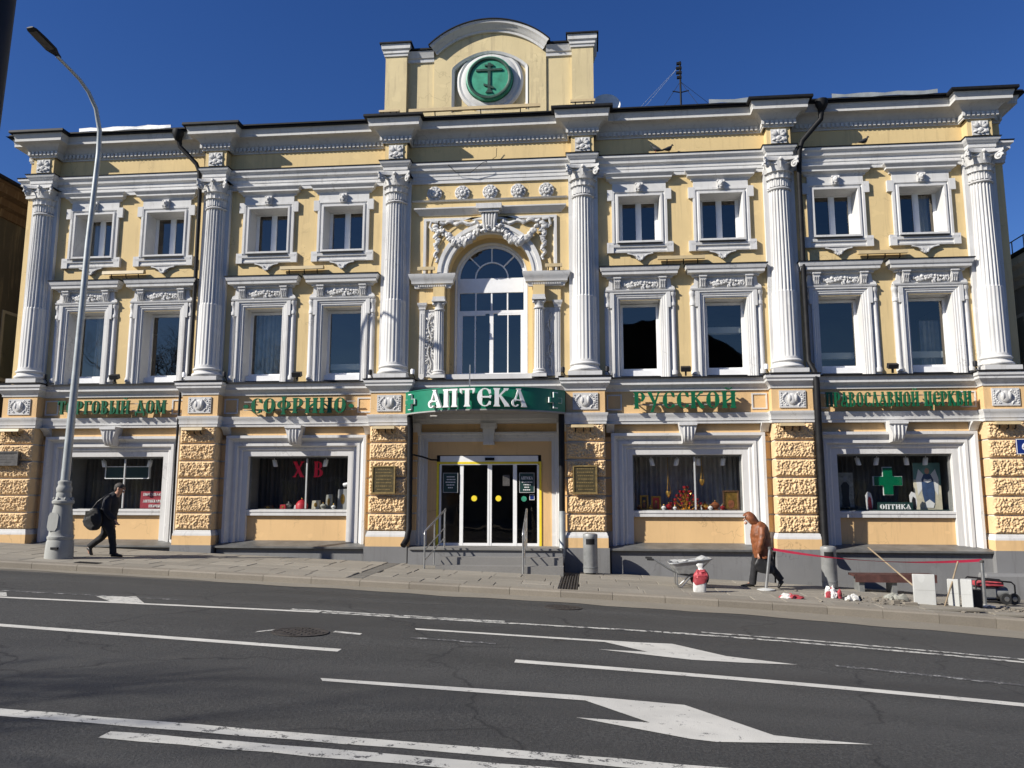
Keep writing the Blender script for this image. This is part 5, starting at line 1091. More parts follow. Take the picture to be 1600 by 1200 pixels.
# ================================================================ SHOP WINDOW GOODS
_before = set(bpy.data.objects)
def track(x, label, z=3.05, lean=0.2):
    t = wthing('display_spot', label, 'spotlight', (x, 1.0, z), 'white spotlights inside the shop windows')
    part('lamp_can', B().lathe([(0.0, 0.0), (0.055, 0.005), (0.06, 0.02), (0.06, 0.17), (0.05, 0.19), (0, 0.19)], (0, 0, 0), 14).xf(lambda a, b, c: (x + a + lean * c, 1.02 + b, z - 0.17 + c)), 'fixture_white', t, 40)
    part('stalk', B().tube([(x + lean * 0.19, 1.02, z + 0.02), (x + lean * 0.2, 1.02, z + 0.18)], 0.012, 6), 'fixture_white', t)
for ci, xs in ((0, (-13.25, -11.98)), (1, (-8.40, -7.05)), (2, (1.60, 2.18, 2.75, 3.35)), (3, (6.70, 7.10, 7.85, 8.28))):
    for j, x in enumerate(xs):
        track(x, '%s white can spotlight at the top of the %s' % (('first', 'second', 'third', 'fourth')[j], ('leftmost shop window', 'red letters window', 'golden goods window', 'green cross window')[ci]), 3.06, (-0.25, 0.2, -0.1, 0.15)[j])
for x, z, lb in ((-11.45, 2.85, 'white spotlight at the right side of the leftmost shop window'), (-6.42, 2.42, 'white spotlight at the right side of window with red letters')):
    t = wthing('display_spot', lb, 'spotlight', (x, 1.0, z), 'white spotlights inside the shop windows'); part('lamp_can', B().tube([(x - 0.09, 1.0, z - 0.02), (x + 0.06, 1.0, z + 0.02)], [0.055, 0.05], 12), 'fixture_white', t, 50); part('stalk', B().tube([(x + 0.05, 1.0, z), (x + 0.14, 1.0, z)], 0.012, 6), 'fixture_white', t)
# leftmost window: dark lightbox, red signs
t = wthing('hanging_lightbox', 'unlit dark lightbox with pale frame hanging in the leftmost shop window', 'sign', (-12.65, 1.2, 2.6))
part('panel', B().box(-13.25, -12.02, 1.10, 1.16, 2.60, 2.90), 'shelf_green', t); part('panel_frame', B().frame4(-13.27, -12.0, 2.58, 2.92, [(0, 1.17), (0, 1.08), (0.02, 1.08), (0.02, 1.10)]), 'fixture_white', t)
def redsign(x0, x1, z0, z1, label, rows, y):
    t = wthing('red_board', label, 'sign', ((x0 + x1) / 2, y, z0)); part('board', B().box(x0, x1, y, y + 0.02, z0, z1), 'red_sign', t)
    for k, (txt, f) in enumerate(rows):
        h = 0.075; z = z1 - 0.12 - 0.13 * k; c = (x0 + x1) / 2; wd = (x1 - x0) * f / 2; letters(txt, c - wd, c + wd, z, h, y - 0.006, 0.006, 'letter_white', t)
redsign(-12.25, -11.5, 1.86, 2.24, 'red board with white lettering standing behind in the leftmost shop window', [('ПОКУПАЕМ', 0.8)], 1.18)
redsign(-12.12, -11.30, 1.765, 2.06, 'dark red board with two lines of white lettering in leftmost shop window', [('АНТИКВАРНЫЕ', 0.8), ('ИКОНЫ', 0.4)], 0.95)
# second window: red Х В letters and small goods
xv = wthing('neon_letters', 'red glowing letters Х В hanging in the second shop window', 'sign', (-7.6, 1.2, 2.7))
letters('Х', -7.98, -7.66, 2.62, 0.42, 1.15, 0.03, 'neon_red', xv); letters('В', -7.40, -7.12, 2.62, 0.42, 1.15, 0.03, 'neon_red', xv)
random.seed(31)
def jar(x, y, z, s_, mat, mat2, label, prof):
    o = part('ornament', B().lathe([(r * s_, h * s_) for r, h in prof], (x, y, z), 16), mat, None, 40); tag(o, label, 'ornament')
    part('finial', B().blob((x, y, z + prof[-1][1] * s_ + 0.02), 0.022, 1), mat2, o, 50); return o
P1 = [(0.0, 0.0), (0.8, 0.0), (0.9, 0.1), (0.4, 0.3), (0.8, 0.7), (0.9, 1.1), (0.5, 1.5), (0.1, 1.7)]
P2 = [(0.0, 0.0), (1.0, 0.0), (1.0, 0.8), (0.9, 1.0), (0.6, 1.4), (0.2, 1.6), (0.05, 1.7)]
jar(-7.63, 1.0, 1.76, 0.16, 'red', 'gold', 'red domed box with gold top in the second shop window', P2)
def sm(x, w_, h_, mat, label, y=0.98, z=1.765):
    o = part('display_item', B().prism([(x - w_ / 2, z), (x + w_ / 2, z), (x + w_ * 0.42, z + h_), (x - w_ * 0.42, z + h_ * 0.96)], y, y + w_ * 0.5), mat); tag(o, label, 'ornament')
    part('motif', B().prism([(x + w_ * 0.2 * math.cos(2 * math.pi * k / 10), z + h_ * 0.5 + h_ * 0.25 * math.sin(2 * math.pi * k / 10)) for k in range(10)], y - 0.006, y), 'gold', o)
sm(-8.15, 0.16, 0.13, 'red', 'small red box left of the domed box in the second shop window'); sm(-7.68, 0.30, 0.12, 'curtain_white', 'white embroidered stand below the red domed box', 0.93)
sm(-7.25, 0.22, 0.24, 'paint_cream', 'cream card right of the domed box'); sm(-6.95, 0.18, 0.40, 'rag_grey', 'grey standing card in the second shop window', 1.15); sm(-6.62, 0.30, 0.55, 'curtain_grey', 'tall grey display board at right of second shop window', 1.3); sm(-8.55, 0.26, 0.10, 'icon_dark', 'dark wooden box at the left of the second shop window')
sm(-6.35, 0.13, 0.36, 'shelf_green', 'dark green bottle box at the right end of second shop window'); jar(-6.75, 0.95, 1.765, 0.07, 'curtain_white', 'gold', 'small white vase in the second shop window', P1); jar(-8.05, 1.15, 1.765, 0.10, 'steel', 'steel', 'silver candle holder in the second shop window', P1); jar(-7.05, 1.0, 1.765, 0.09, 'rag_grey', 'gold', 'grey carved figure in the second shop window', P1)
sm(-12.0, 0.24, 0.45, 'paint_cream', 'cream icon card beside the red boards', 1.3); jar(-11.25, 1.25, 1.765, 0.18, 'rag_grey', 'curtain_white', 'grey draped bust at the right of the leftmost shop window', P1)
# golden church goods window (bay 3)
cn = wthing('candelabrum', 'golden candelabrum with red glass cups in the middle of shop window', 'candelabrum', (2.42, 1.1, 1.76))
part('stem', B().lathe([(0.0, 0), (0.2, 0.0), (0.2, 0.03), (0.04, 0.08), (0.03, 0.4), (0.05, 0.45), (0.0, 0.5)], (2.42, 1.1, 1.765), 16), 'gold', cn, 40)
for rr, zz, nn in ((0.38, 1.92, 12), (0.31, 2.02, 11), (0.23, 2.12, 8), (0.14, 2.22, 6), (0.05, 2.33, 3)):
    for k in range(nn):
        a_ = 2 * math.pi * k / nn + 0.2; X, Y = 2.42 + rr * math.cos(a_), 1.1 + rr * 0.6 * math.sin(a_)
        part('arm', B().tube([(2.42, 1.1, zz - 0.10), ((2.42 + X) / 2, (1.1 + Y) / 2, zz - 0.14), (X, Y, zz - 0.02)], 0.014, 5), 'gold', cn)
        part('cup', B().lathe([(0.0, 0.0), (0.03, 0.01), (0.04, 0.07), (0.0, 0.07)], (X, Y, zz - 0.02), 8), 'glass_red', cn, 50)
def icon(x, w_, h_, label, fr='gold', fc='icon_dark', y=1.0, z=1.765):
    t = wthing('framed_icon', label, 'icon', (x, y, z)); part('picture', B().box(x - w_ / 2, x + w_ / 2, y, y + 0.02, z, z + h_), fc, t)
    part('picture_frame', B().frame4(x - w_ / 2 - 0.02, x + w_ / 2 + 0.02, z, z + h_ + 0.04, [(0, y + 0.03), (0, y - 0.03), (0.03, y - 0.03), (0.05, y)]), fr, t)
    part('figure', B().prism([(x + w_ * 0.22 * math.cos(2 * math.pi * k / 12), z + h_ * 0.36 + h_ * 0.25 * math.sin(2 * math.pi * k / 12)) for k in range(12)], y - 0.01, y), 'leather_brown', t); part('halo', B().prism([(x + w_ * 0.16 * math.cos(2 * math.pi * k / 12), z + h_ * 0.68 + w_ * 0.16 * math.sin(2 * math.pi * k / 12)) for k in range(12)], y - 0.012, y), 'gold', t)
icon(1.36, 0.17, 0.34, 'narrow dark icon at the left of the golden goods window', 'gold', 'interior'); icon(1.66, 0.20, 0.32, 'red and gold icon beside narrow dark icon', 'gold', 'red', 1.05); icon(3.52, 0.36, 0.46, 'large gold framed icon at the right of golden goods window', 'icon_dark', 'gold', 0.95)
jar(1.98, 1.0, 1.765, 0.10, 'glass_red', 'gold', 'round red egg left of the golden candelabrum', P1); jar(2.88, 1.0, 1.765, 0.11, 'gold', 'glass_red', 'gold incense burner right of the golden candelabrum', P1); jar(3.13, 1.0, 1.765, 0.13, 'leather_brown', 'gold', 'large amber egg next to gold framed icon', P1)
tag(part('red_cloth', B().loft([[(1.85 + 1.15 * i / 16, 0.90 + 0.02 * math.sin(i), 1.772 + 0.02 * abs(math.sin(i * 1.3))), (1.85 + 1.15 * i / 16, 1.15, 1.775 + 0.02 * abs(math.sin(i * 1.1)))] for i in range(17)] and [[(1.85 + 1.15 * i / 16, y, 1.772 + 0.02 * abs(math.sin(i * 1.3 + y))) for i in range(17)] for y in (0.9, 1.15)], False, False), 'red', None, 60), 'red cloth strip spread below the golden candelabrum', 'cloth')
for k, (x, s_, m1, nm) in enumerate(((1.50, 0.06, 'gold', 'small gold cup between two icons'), (1.84, 0.07, 'curtain_white', 'small white egg left of the red egg'), (2.12, 0.06, 'bag_white', 'white porcelain piece at left foot of candelabrum'), (2.70, 0.065, 'leather_brown', 'small brown egg right of candelabrum'), (3.0, 0.07, 'curtain_white', 'white porcelain egg left of amber egg'), (3.30, 0.075, 'glass_red', 'red glass egg beside the large gold icon'), (1.22, 0.06, 'leather_brown', 'small brown cup at left end of golden goods window'))):
    jar(x, 0.92, 1.765, s_, m1, 'gold', nm, P1)
for x, z, lb in ((1.98, 2.2, 'hanging lamp on chains at the left of golden goods window'), (2.83, 2.5, 'hanging gold lamp on chains above the candelabrum')):
    o = part('hanging_lamp', B().lathe([(0, -0.12), (0.03, -0.1), (0.07, 0.0), (0.06, 0.05), (0.0, 0.05)], (x, 1.05, z), 12), 'gold', None, 40); tag(o, lb, 'lamp')
    ch = B(); [ch.tube([(x + 0.06 * math.cos(q), 1.05 + 0.06 * math.sin(q), z + 0.04), (x, 1.05, z + 0.42), (x, 1.05, 3.2)], 0.006, 4) for q in (0, 2.1, 4.2)]; part('chain', ch, 'gold', o)
# optician window (bay 4)
gcx = wthing('green_cross', 'large green pharmacy cross with white edge in the optician window', 'cross sign', (7.36, 1.0, 2.0))
part('edge', B().prism(cross_outline(7.36, 2.50, 0.70, 0), 1.0, 1.05), 'letter_white', gcx); part('face', B().prism(cross_outline(7.36, 2.50, 0.66, 0), 0.97, 0.999), 'cross_green', gcx)
op = wthing('optics_board', 'dark green board with white lettering ОПТИКА below the green cross', 'sign', (7.4, 0.9, 1.75)); part('board', B().box(7.05, 7.88, 0.90, 0.93, 1.77, 1.98), 'shelf_green', op); letters('ОПТИКА', 7.10, 7.83, 1.81, 0.12, 0.892, 0.008, 'letter_white', op)
tag(part('shelf', B().box(6.12, 8.72, 0.86, 1.6, 1.765, 1.80), 'shelf_green'), 'dark green display shelf along the optician window', 'shelf')
pa = wthing('angel_painting', 'tall painting of a winged figure in blue robe at the right of optician window', 'painting', (8.37, 1.2, 1.8)); PY = 1.20
part('canvas', B().box(8.05, 8.70, PY, PY + 0.02, 1.80, 2.96), 'paint_cream', pa); part('sky_field', B().prism([(8.05, 2.55), (8.70, 2.4), (8.70, 2.96), (8.05, 2.96)], PY - 0.003, PY), 'paint_teal', pa)
for s_ in (-1, 1): part('wing', B().prism([(8.38 + s_ * 0.08, 2.66), (8.38 + s_ * 0.20, 2.80), (8.38 + s_ * 0.27, 2.55), (8.38 + s_ * 0.24, 2.15), (8.38 + s_ * 0.14, 2.3)], PY - 0.006, PY - 0.003), 'curtain_white', pa)
part('robe', B().prism([(8.24, 2.55), (8.30, 2.68), (8.46, 2.68), (8.52, 2.55), (8.54, 2.25), (8.52, 1.95), (8.44, 1.86), (8.30, 1.88), (8.24, 2.2)], PY - 0.010, PY - 0.007), 'robe_blue', pa); part('hem', B().prism([(8.30, 1.98), (8.40, 2.05), (8.52, 1.95), (8.48, 1.84), (8.28, 1.85)], PY - 0.013, PY - 0.010), 'curtain_white', pa)
part('head', B().prism([(8.38 + 0.055 * math.cos(2 * math.pi * k / 14), 2.75 + 0.075 * math.sin(2 * math.pi * k / 14)) for k in range(14)], PY - 0.012, PY - 0.01), 'skin', pa); part('arms', B().prism([(8.28, 2.50), (8.38, 2.46), (8.48, 2.50), (8.46, 2.56), (8.38, 2.53), (8.30, 2.56)], PY - 0.016, PY - 0.012), 'curtain_white', pa)
pb = wthing('standing_portrait', 'dim portrait of a robed figure at the left of the optician window', 'painting', (6.42, 1.3, 1.8)); part('canvas', B().box(6.22, 6.62, 1.30, 1.32, 1.85, 2.72), 'rag_grey', pb)
part('robe', B().prism([(6.32, 2.40), (6.38, 2.48), (6.46, 2.48), (6.52, 2.40), (6.50, 2.1), (6.52, 1.86), (6.32, 1.86), (6.34, 2.1)], 1.292, 1.299), 'bag_black', pb); part('head', B().prism([(6.42 + 0.045 * math.cos(2 * math.pi * k / 12), 2.56 + 0.065 * math.sin(2 * math.pi * k / 12)) for k in range(12)], 1.290, 1.298), 'curtain_grey', pb)
for x, m2, lb in ((6.88, 'red', 'small card with a red figure on the optician shelf'), (7.93, 'bag_black', 'small card with a dark figure on the optician shelf')):
    t = wthing('display_card', lb, 'card', (x, 1.0, 1.8)); part('card', B().prism([(x - 0.06, 1.80), (x + 0.07, 1.80), (x + 0.10, 2.0), (x + 0.06, 2.20), (x - 0.02, 2.24), (x - 0.08, 2.15)], 1.0, 1.012), 'curtain_white', t); part('figure', B().prism([(x - 0.02, 1.80), (x + 0.07, 1.80), (x + 0.05, 2.08), (x, 2.12), (x - 0.03, 2.02)], 0.99, 0.999), m2, t)
for o in [o for o in bpy.data.objects if o not in _before and o.parent is None]: o.location.y -= 0.16
for x, lb in ((-3.60, 'dark notice board with pale lines on left door pane'), (-1.62, 'dark notice board headed АПТЕКА on right door pane')):
    t = wthing('door_notice', lb, 'notice', (x, 0.6, 2.2)); part('board', B().box(x - 0.18, x + 0.18, 0.60, 0.615, 2.22, 2.70), 'shelf_green', t); part('board_edge', B().frame4(x - 0.195, x + 0.195, 2.205, 2.715, [(0, 0.615), (0, 0.595), (0.015, 0.595), (0.015, 0.60)]), 'curtain_grey', t)
    if x > -2: letters('АПТЕКА', x - 0.15, x + 0.15, 2.54, 0.075, 0.592, 0.008, 'letter_white', t)
    for k in range(5 if x < -2 else 4):
        z = 2.60 - 0.07 * k if x < -2 else 2.46 - 0.065 * k; q = B(); X = x - random.uniform(0.06, 0.13); e_ = 2 * x - X
        while X < e_: L = random.uniform(0.02, 0.04); q.box(X, X + L, 0.594, 0.60, z, z + 0.026); X += L + 0.012
        part('print_line', q, 'letter_white', t)
def dense(rings, k=5):
    o = []
    for i in range(len(rings) - 1):
        p0, p1, p2, p3 = rings[max(i - 1, 0)], rings[i], rings[i + 1], rings[min(i + 2, len(rings) - 1)]
        for j in range(k):
            t = j / k; o.append([tuple(0.5 * (2 * b_[q] + (c_[q] - a_[q]) * t + (2 * a_[q] - 5 * b_[q] + 4 * c_[q] - d_[q]) * t * t + (3 * b_[q] - a_[q] - 3 * c_[q] + d_[q]) * t ** 3) for q in range(3)) for a_, b_, c_, d_ in zip(p0, p1, p2, p3)])
    return o + [[tuple(p) for p in rings[-1]]]
def folds(mb, amp, seed, sx=6, sz=17):
    def f(x, y, z):
        v = Vector((x * sx + seed, y * sx, z * sz + 1.5 * math.sin(x * 9 + y * 7))); r_ = 1 - abs(noise.noise(v)) * 2.2
        v2 = Vector((x * 14, y * 14 + seed, z * 30)); return (x + amp * r_ * 0.7 * noise.noise(v2 * 0.4) + amp * 0.35 * noise.noise(v2), y + amp * (r_ - 0.5) * (-1 if noise.noise(v2 * 0.2) < 0 else 1) * 0.5 - amp * r_ * 0.4, z)
    return mb.xf(f)
def dtube(pts, rad, seg=16, k=6):
    P = dense([[p] for p in pts], k); r2 = dense([[(r_, 0, 0)] for r_ in rad], k); return B().tube([p[0] for p in P], [r_[0][0] for r_ in r2], seg)
# ================================================================ STREET FURNITURE
LX, LY = -11.77, -2.92; LZ = swz(LX, LY)
lp = wthing('street_lamp', 'tall pale grey street lamp on the pavement in front of the leftmost bay', 'street lamp', (LX, LY, LZ))
part('lamp_base', B().lathe([(0.000, -0.05), (0.293, -0.05), (0.288, 0.12), (0.274, 0.36), (0.256, 0.40), (0.270, 0.43), (0.270, 0.47), (0.242, 0.50), (0.237, 0.56), (0.200, 1.05), (0.181, 1.14), (0.186, 1.18), (0.223, 1.20), (0.228, 1.25), (0.186, 1.29), (0.153, 1.33), (0.158, 1.40), (0.144, 1.44), (0.158, 1.47), (0.163, 1.54), (0.140, 1.58), (0.130, 1.62), (0.140, 1.65), (0.135, 1.69), (0.102, 1.71)], (LX, LY, LZ), 28), 'cast_grey', lp, 40)
hp = B().prism([(-0.08, 0.60), (0.08, 0.60), (0.12, 0.68), (0.12, 0.92), (0.08, 1.0), (-0.08, 1.0), (-0.12, 0.92), (-0.12, 0.68)], -0.245, -0.18).xf(lambda x, y, z: (LX + x - 0.06, LY + y + (z - 0.6) * 0.10, LZ + z)); part('hatch', hp, 'cast_grey', lp)
for k in range(8):
    a_ = R(45 * k); part('bolt_lug', B().blob((LX + 0.19 * math.cos(a_), LY + 0.19 * math.sin(a_), LZ + 1.30), (0.03, 0.03, 0.045), 1), 'cast_grey', lp, 50)
part('slot', B().box(LX - 0.02, LX + 0.14, LY - 0.290, LY - 0.22, LZ + 0.20, LZ + 0.25), 'black_metal', lp)
pts = [(LX, LY, LZ + 1.65), (-11.72, LY, 5.0), (-11.68, LY, 8.0), (-11.60, LY, 10.2), (-11.585, -2.97, 10.75), (-11.60, -3.15, 11.22), (-11.66, -3.38, 11.52), (-11.74, -3.62, 11.71), (-11.81, -3.9, 11.82), (-11.86, -4.28, 11.91)]
part('pole', B().tube(pts, [0.095, 0.08, 0.068, 0.058, 0.053, 0.048, 0.044, 0.04, 0.037, 0.035], 14), 'pole_grey', lp, 60)
hd = B(); d_ = (Vector((-11.99, -5.02, 12.13)) - Vector((-11.86, -4.25, 11.91))).normalized(); o_ = Vector((-11.86, -4.25, 11.91)); sd = d_.cross(Vector((0, 0, 1))).normalized(); u_ = sd.cross(d_)
rings = [[o_ + d_ * t + sd * (w_ * math.cos(2 * math.pi * k / 12)) + u_ * (0.02 + h_ * (math.sin(2 * math.pi * k / 12) * (1.0 if math.sin(2 * math.pi * k / 12) > 0 else 0.35))) for k in range(12)] for t, w_, h_ in ((-0.05, 0.045, 0.045), (0.05, 0.07, 0.06), (0.18, 0.135, 0.08), (0.5, 0.14, 0.075), (0.75, 0.13, 0.05), (0.82, 0.09, 0.03))]
part('lamp_head', hd.loft(rings), 'lamp_dark', lp, 40)
part('lamp_lens', B().loft([[o_ + d_ * 0.22 - sd * 0.11 - u_ * 0.013, o_ + d_ * 0.22 + sd * 0.11 - u_ * 0.013], [o_ + d_ * 0.72 - sd * 0.10 - u_ * 0.004, o_ + d_ * 0.72 + sd * 0.10 - u_ * 0.004]], False, False), 'plaque_dark', lp)
# dark mast close to the camera at the left edge
mx, my = -2.315, -17.35
mast = B().tube([(mx - 0.12, my, 0.25), (mx - 0.09, my, 2.0), (mx - 0.02, my, 4.0), (mx + 0.10, my, 8.0)], [0.13, 0.125, 0.115, 0.095], 18)
mt_ = part('street_mast', mast, 'lamp_dark', None, 60); tag(mt_, 'dark tapering street mast cut off by the top left corner', 'mast')
part('mast_foot', B().lathe([(0, 0), (0.26, 0), (0.26, 0.05), (0.17, 0.12), (0.15, 0.5), (0.0, 0.5)], (mx - 0.12, my, 0.25), 18), 'lamp_dark', mt_, 40)

def litter_bin(x, y, label, rz):
    t = thing('litter_bin', label, 'litter bin', (x, y, swz(x, y)), 'cylindrical grey litter bins on the pavement', rz)
    part('bin_body', B().lathe([(0.0, 0.0), (0.165, 0.0), (0.17, 0.03), (0.17, 0.80), (0.175, 0.81), (0.175, 0.87), (0.165, 0.90), (0.10, 0.92), (0.0, 0.925)], (0, 0, 0.03), 28), 'litter_grey', t, 40)
    part('opening', B().lathe([(0.176, 0.66), (0.1765, 0.665), (0.1765, 0.785), (0.176, 0.79)], (0, 0, 0.03), 10, R(-125), R(-55)), 'black_metal', t)
    part('band', B().lathe([(0.171, 0.10), (0.177, 0.105), (0.177, 0.13), (0.171, 0.135)], (0, 0, 0.03), 28), 'bin_grey', t)
    part('foot', B().lathe([(0.0, 0.0), (0.12, 0.0), (0.12, 0.04), (0.0, 0.04)], (0, 0, -0.01), 20), 'black_metal', t)
litter_bin(-0.02, -0.55, 'grey cylindrical litter bin standing right of the door steps', 0); litter_bin(5.41, -0.68, 'grey cylindrical litter bin standing beside the dark bench', R(-12))

def handrail(x, label, dx):
    t = wthing('handrail', label, 'handrail', (x, -0.8, 0.4), 'steel handrails beside the door steps'); r = 0.021
    f = (x, -1.30, swz(x, -1.3)); m_ = (x + dx * 0.5, -0.85, 0.42); bk = (x + dx, -0.28, 0.85)
    part('post', B().tube([(f[0], f[1], f[2] - 0.02), (f[0], f[1], 1.28)], r, 8), 'steel', t, 60); part('post', B().tube([bk, (bk[0], bk[1], 1.76)], r, 8), 'steel', t, 60)
    part('post', B().tube([(m_[0], m_[1], 0.5), (m_[0], m_[1], 1.50)], r * 0.8, 8), 'steel', t, 60)
    part('top_rail', B().tube([(f[0], f[1] - 0.02, 1.22), (f[0], f[1], 1.29), (bk[0], bk[1], 1.77), (bk[0], bk[1] + 0.07, 1.80), (bk[0], bk[1] + 0.09, 1.74)], r, 8), 'steel', t, 60)
    part('middle_rail', B().tube([(f[0], f[1], 0.86), (bk[0], bk[1], 1.34)], r * 0.7, 8), 'steel', t, 60); part('lower_rail', B().tube([(f[0], f[1], 0.62), (bk[0], bk[1], 1.10)], r * 0.7, 8), 'steel', t, 60)
handrail(-3.86, 'steel handrail on the left side of the door steps', 0.28); handrail(-1.56, 'steel handrail on the right side of the door steps', 0.0)

# ================================================================ PAVING WORKS
def at_ground(x, y, dz=0.0): return (x, y, swz(x, y) + dz)
# wheelbarrow
wb = wthing('wheelbarrow', 'grey metal wheelbarrow with one red wheel standing on the pavement', 'wheelbarrow', at_ground(1.9, -2.2))
gx = swz(2.0, -2.2); ty = -2.15
def rr4(z, x0, x1, h, rnd=0.06): return [(x0 + rnd, ty - h, z[0]), (x1 - rnd, ty - h, z[1]), (x1, ty - h + rnd, z[1]), (x1, ty + h - rnd, z[1]), (x1 - rnd, ty + h, z[1]), (x0 + rnd, ty + h, z[0]), (x0, ty + h - rnd, z[0]), (x0, ty - h + rnd, z[0])]
trm = B(); o1 = rr4((gx + 0.50, gx + 0.60), 1.66, 2.54, 0.30); o2 = rr4((gx + 0.49, gx + 0.59), 1.68, 2.51, 0.285); i2 = rr4((gx + 0.30, gx + 0.31), 1.80, 2.24, 0.20); o3 = rr4((gx + 0.29, gx + 0.30), 1.79, 2.25, 0.205)
trm.loft([o3, o1, o2, i2], False, True); trm.add(i2, [tuple(range(8))]); trm.add(o3, [tuple(range(8))]); part('tray', trm, 'tray_grey', wb, 30)
part('rim', B().tube([Vector(p) + Vector((0, 0, 0.0)) for p in o1 + o1[:1]], 0.016, 6), 'tray_grey', wb, 60)
for s_ in (-1, 1):
    yy = ty + s_ * 0.22
    part('handle', B().tube([(1.20, ty + s_ * 0.28, gx + 0.59), (1.34, ty + s_ * 0.27, gx + 0.58), (1.62, yy, gx + 0.40), (1.85, ty + s_ * 0.18, gx + 0.28), (2.20, ty + s_ * 0.08, gx + 0.22), (2.30, ty + s_ * 0.06, gx + 0.18)], 0.017, 8), 'rubber' if False else 'bin_grey', wb, 60)
    part('grip', B().tube([(1.18, ty + s_ * 0.28, gx + 0.592), (1.32, ty + s_ * 0.27, gx + 0.585)], 0.022, 8), 'rubber', wb, 60)
    part('leg', B().tube([(1.80, yy, gx + 0.30), (1.80, yy, gx + 0.08), (1.83, yy, gx + 0.02), (1.90, yy, gx + 0.02), (2.0, ty + s_ * 0.17, gx + 0.12), (2.14, ty + s_ * 0.12, gx + 0.27)], 0.016, 8), 'steel', wb, 60)
whl = B().lathe([(0.13, -0.04), (0.19, -0.045), (0.20, -0.02), (0.20, 0.02), (0.19, 0.045), (0.13, 0.04)], (0, 0, 0), 28); whl.xf(lambda x, y, z: (2.30 + x, ty + z, gx + 0.20 + y)); w_o = part('wheel', whl, 'rubber', wb, 40)
part('rim_disc', B().lathe([(0.0, -0.035), (0.14, -0.03), (0.14, 0.03), (0.0, 0.035)], (0, 0, 0), 24).xf(lambda x, y, z: (2.30 + x, ty + z, gx + 0.20 + y)), 'bag_red', w_o, 40)
ld_ = B()
for k in range(12): ld_.blob((2.05 + random.uniform(-.3, .35), ty + random.uniform(-.2, .2), gx + 0.50 + random.uniform(0, .05)), (0.12, 0.10, 0.045), 1, 0.3)
ld_.blob((2.36, ty, gx + 0.60), (0.15, 0.12, 0.06), 1, 0.3); tag(part('rubble_load', ld_, 'stone_white', None, 30), 'pale crumpled load lying in the wheelbarrow', 'rubble')
# paper cement bag
def sack(name, pts, mat, label, cat, red=None, seed=1):
    random.seed(seed); o = part(name, B().loft([[(cx + w_ * math.cos(2 * math.pi * k / 14) * random.uniform(0.9, 1.08), cy + d__ * math.sin(2 * math.pi * k / 14) * random.uniform(0.9, 1.08), z) for k in range(14)] for cx, cy, z, w_, d__ in pts]), mat, None, 40)
    tag(o, label, cat)
    if red: part('red_print', B().loft([[(cx + w_ * 1.05 * math.cos(R(a_)) * random.uniform(0.98, 1.05), cy + d__ * 1.05 * math.sin(R(a_)), z) for a_ in range(-170, -9, 20)] for cx, cy, z, w_, d__ in red], False, False), 'bag_red', o, 50)
    return o
bz = swz(2.22, -2.9)
random.seed(1)
def sackring(cx, z, w_, d__, n=28): return [(cx + w_ * (abs(math.cos(2 * math.pi * k / n)) ** 0.55) * (1 if math.cos(2 * math.pi * k / n) > 0 else -1), -2.9 + d__ * (abs(math.sin(2 * math.pi * k / n)) ** 0.7) * (1 if math.sin(2 * math.pi * k / n) > 0 else -1), bz + z) for k in range(n)]
ps = part('paper_sack', folds(B().loft(dense([sackring(2.20, 0.0, 0.125, 0.075), sackring(2.20, 0.10, 0.13, 0.08), sackring(2.20, 0.20, 0.125, 0.08), sackring(2.21, 0.26, 0.12, 0.08)], 4), True), 0.014, 3, 9, 12), 'bag_white', None, 40); tag(ps, 'white and red paper sack standing in front of the wheelbarrow', 'sack')
part('red_upper', folds(B().loft(dense([sackring(2.21, 0.16, 0.128, 0.083), sackring(2.215, 0.24, 0.14, 0.088), sackring(2.23, 0.32, 0.15, 0.085), sackring(2.235, 0.39, 0.12, 0.07), sackring(2.24, 0.45, 0.075, 0.05)], 5), True).xf(lambda x, y, z: (x, y, z + 0.22 * (x - 2.2) * (1 if z < bz + 0.25 else 0))), 0.035, 8, 11, 7), 'bag_red', ps, 35)
part('tied_top', folds(B().loft(dense([sackring(2.24, 0.44, 0.06, 0.04), sackring(2.23, 0.48, 0.045, 0.03), sackring(2.22, 0.54, 0.075, 0.03), sackring(2.23, 0.57, 0.05, 0.02)], 4), True), 0.02, 5, 12, 10), 'bag_white', ps, 40)
# crumpled bags and rags
def crumple(name, x, y, w_, d__, h, mat, label, seed, mat2=None, cat='rag'):
    random.seed(seed); b = B(); c = B(); z = swz(x, y)
    for k in range(9):
        tgt = c if (mat2 and k % 2) else b
        px, py = x + random.uniform(-w_, w_) * 0.6, y + random.uniform(-d__, d__) * 0.6
        st = len(tgt.v); tgt.blob((0, 0, 0), (w_ * random.uniform(0.25, 0.45), d__ * random.uniform(0.3, 0.5), h * random.uniform(0.4, 0.9)), 2, 0.0)
        for i in range(st, len(tgt.v)):
            v = Vector(tgt.v[i]); n_ = noise.noise(v * 13 + Vector((seed, k, 0))) * 0.05 + noise.noise(v * 31 + Vector((seed, k, 3))) * 0.03; v += v.normalized() * n_; tgt.v[i] = (px + v.x, py + v.y, z + max(0.004, v.z + h * 0.25))
    o = part(name, b, mat, None, 25); tag(o, label, cat)
    if mat2: part('printed_patch', c, mat2, o, 25)
crumple('crumpled_sack', 4.02, -3.05, 0.30, 0.16, 0.09, 'bag_red', 'flat crumpled red and white sack on the pavement near the kerb', 4, 'bag_white', 'sack')
crumple('crumpled_sack', 4.95, -2.55, 0.22, 0.16, 0.20, 'bag_white', 'heap of crumpled red and white sacks near litter bin', 9, 'bag_red', 'sack')
crumple('crumpled_sack', 5.28, -2.75, 0.26, 0.14, 0.12, 'bag_black', 'dark and white crumpled sack right of the sack heap', 13, 'bag_white', 'sack')
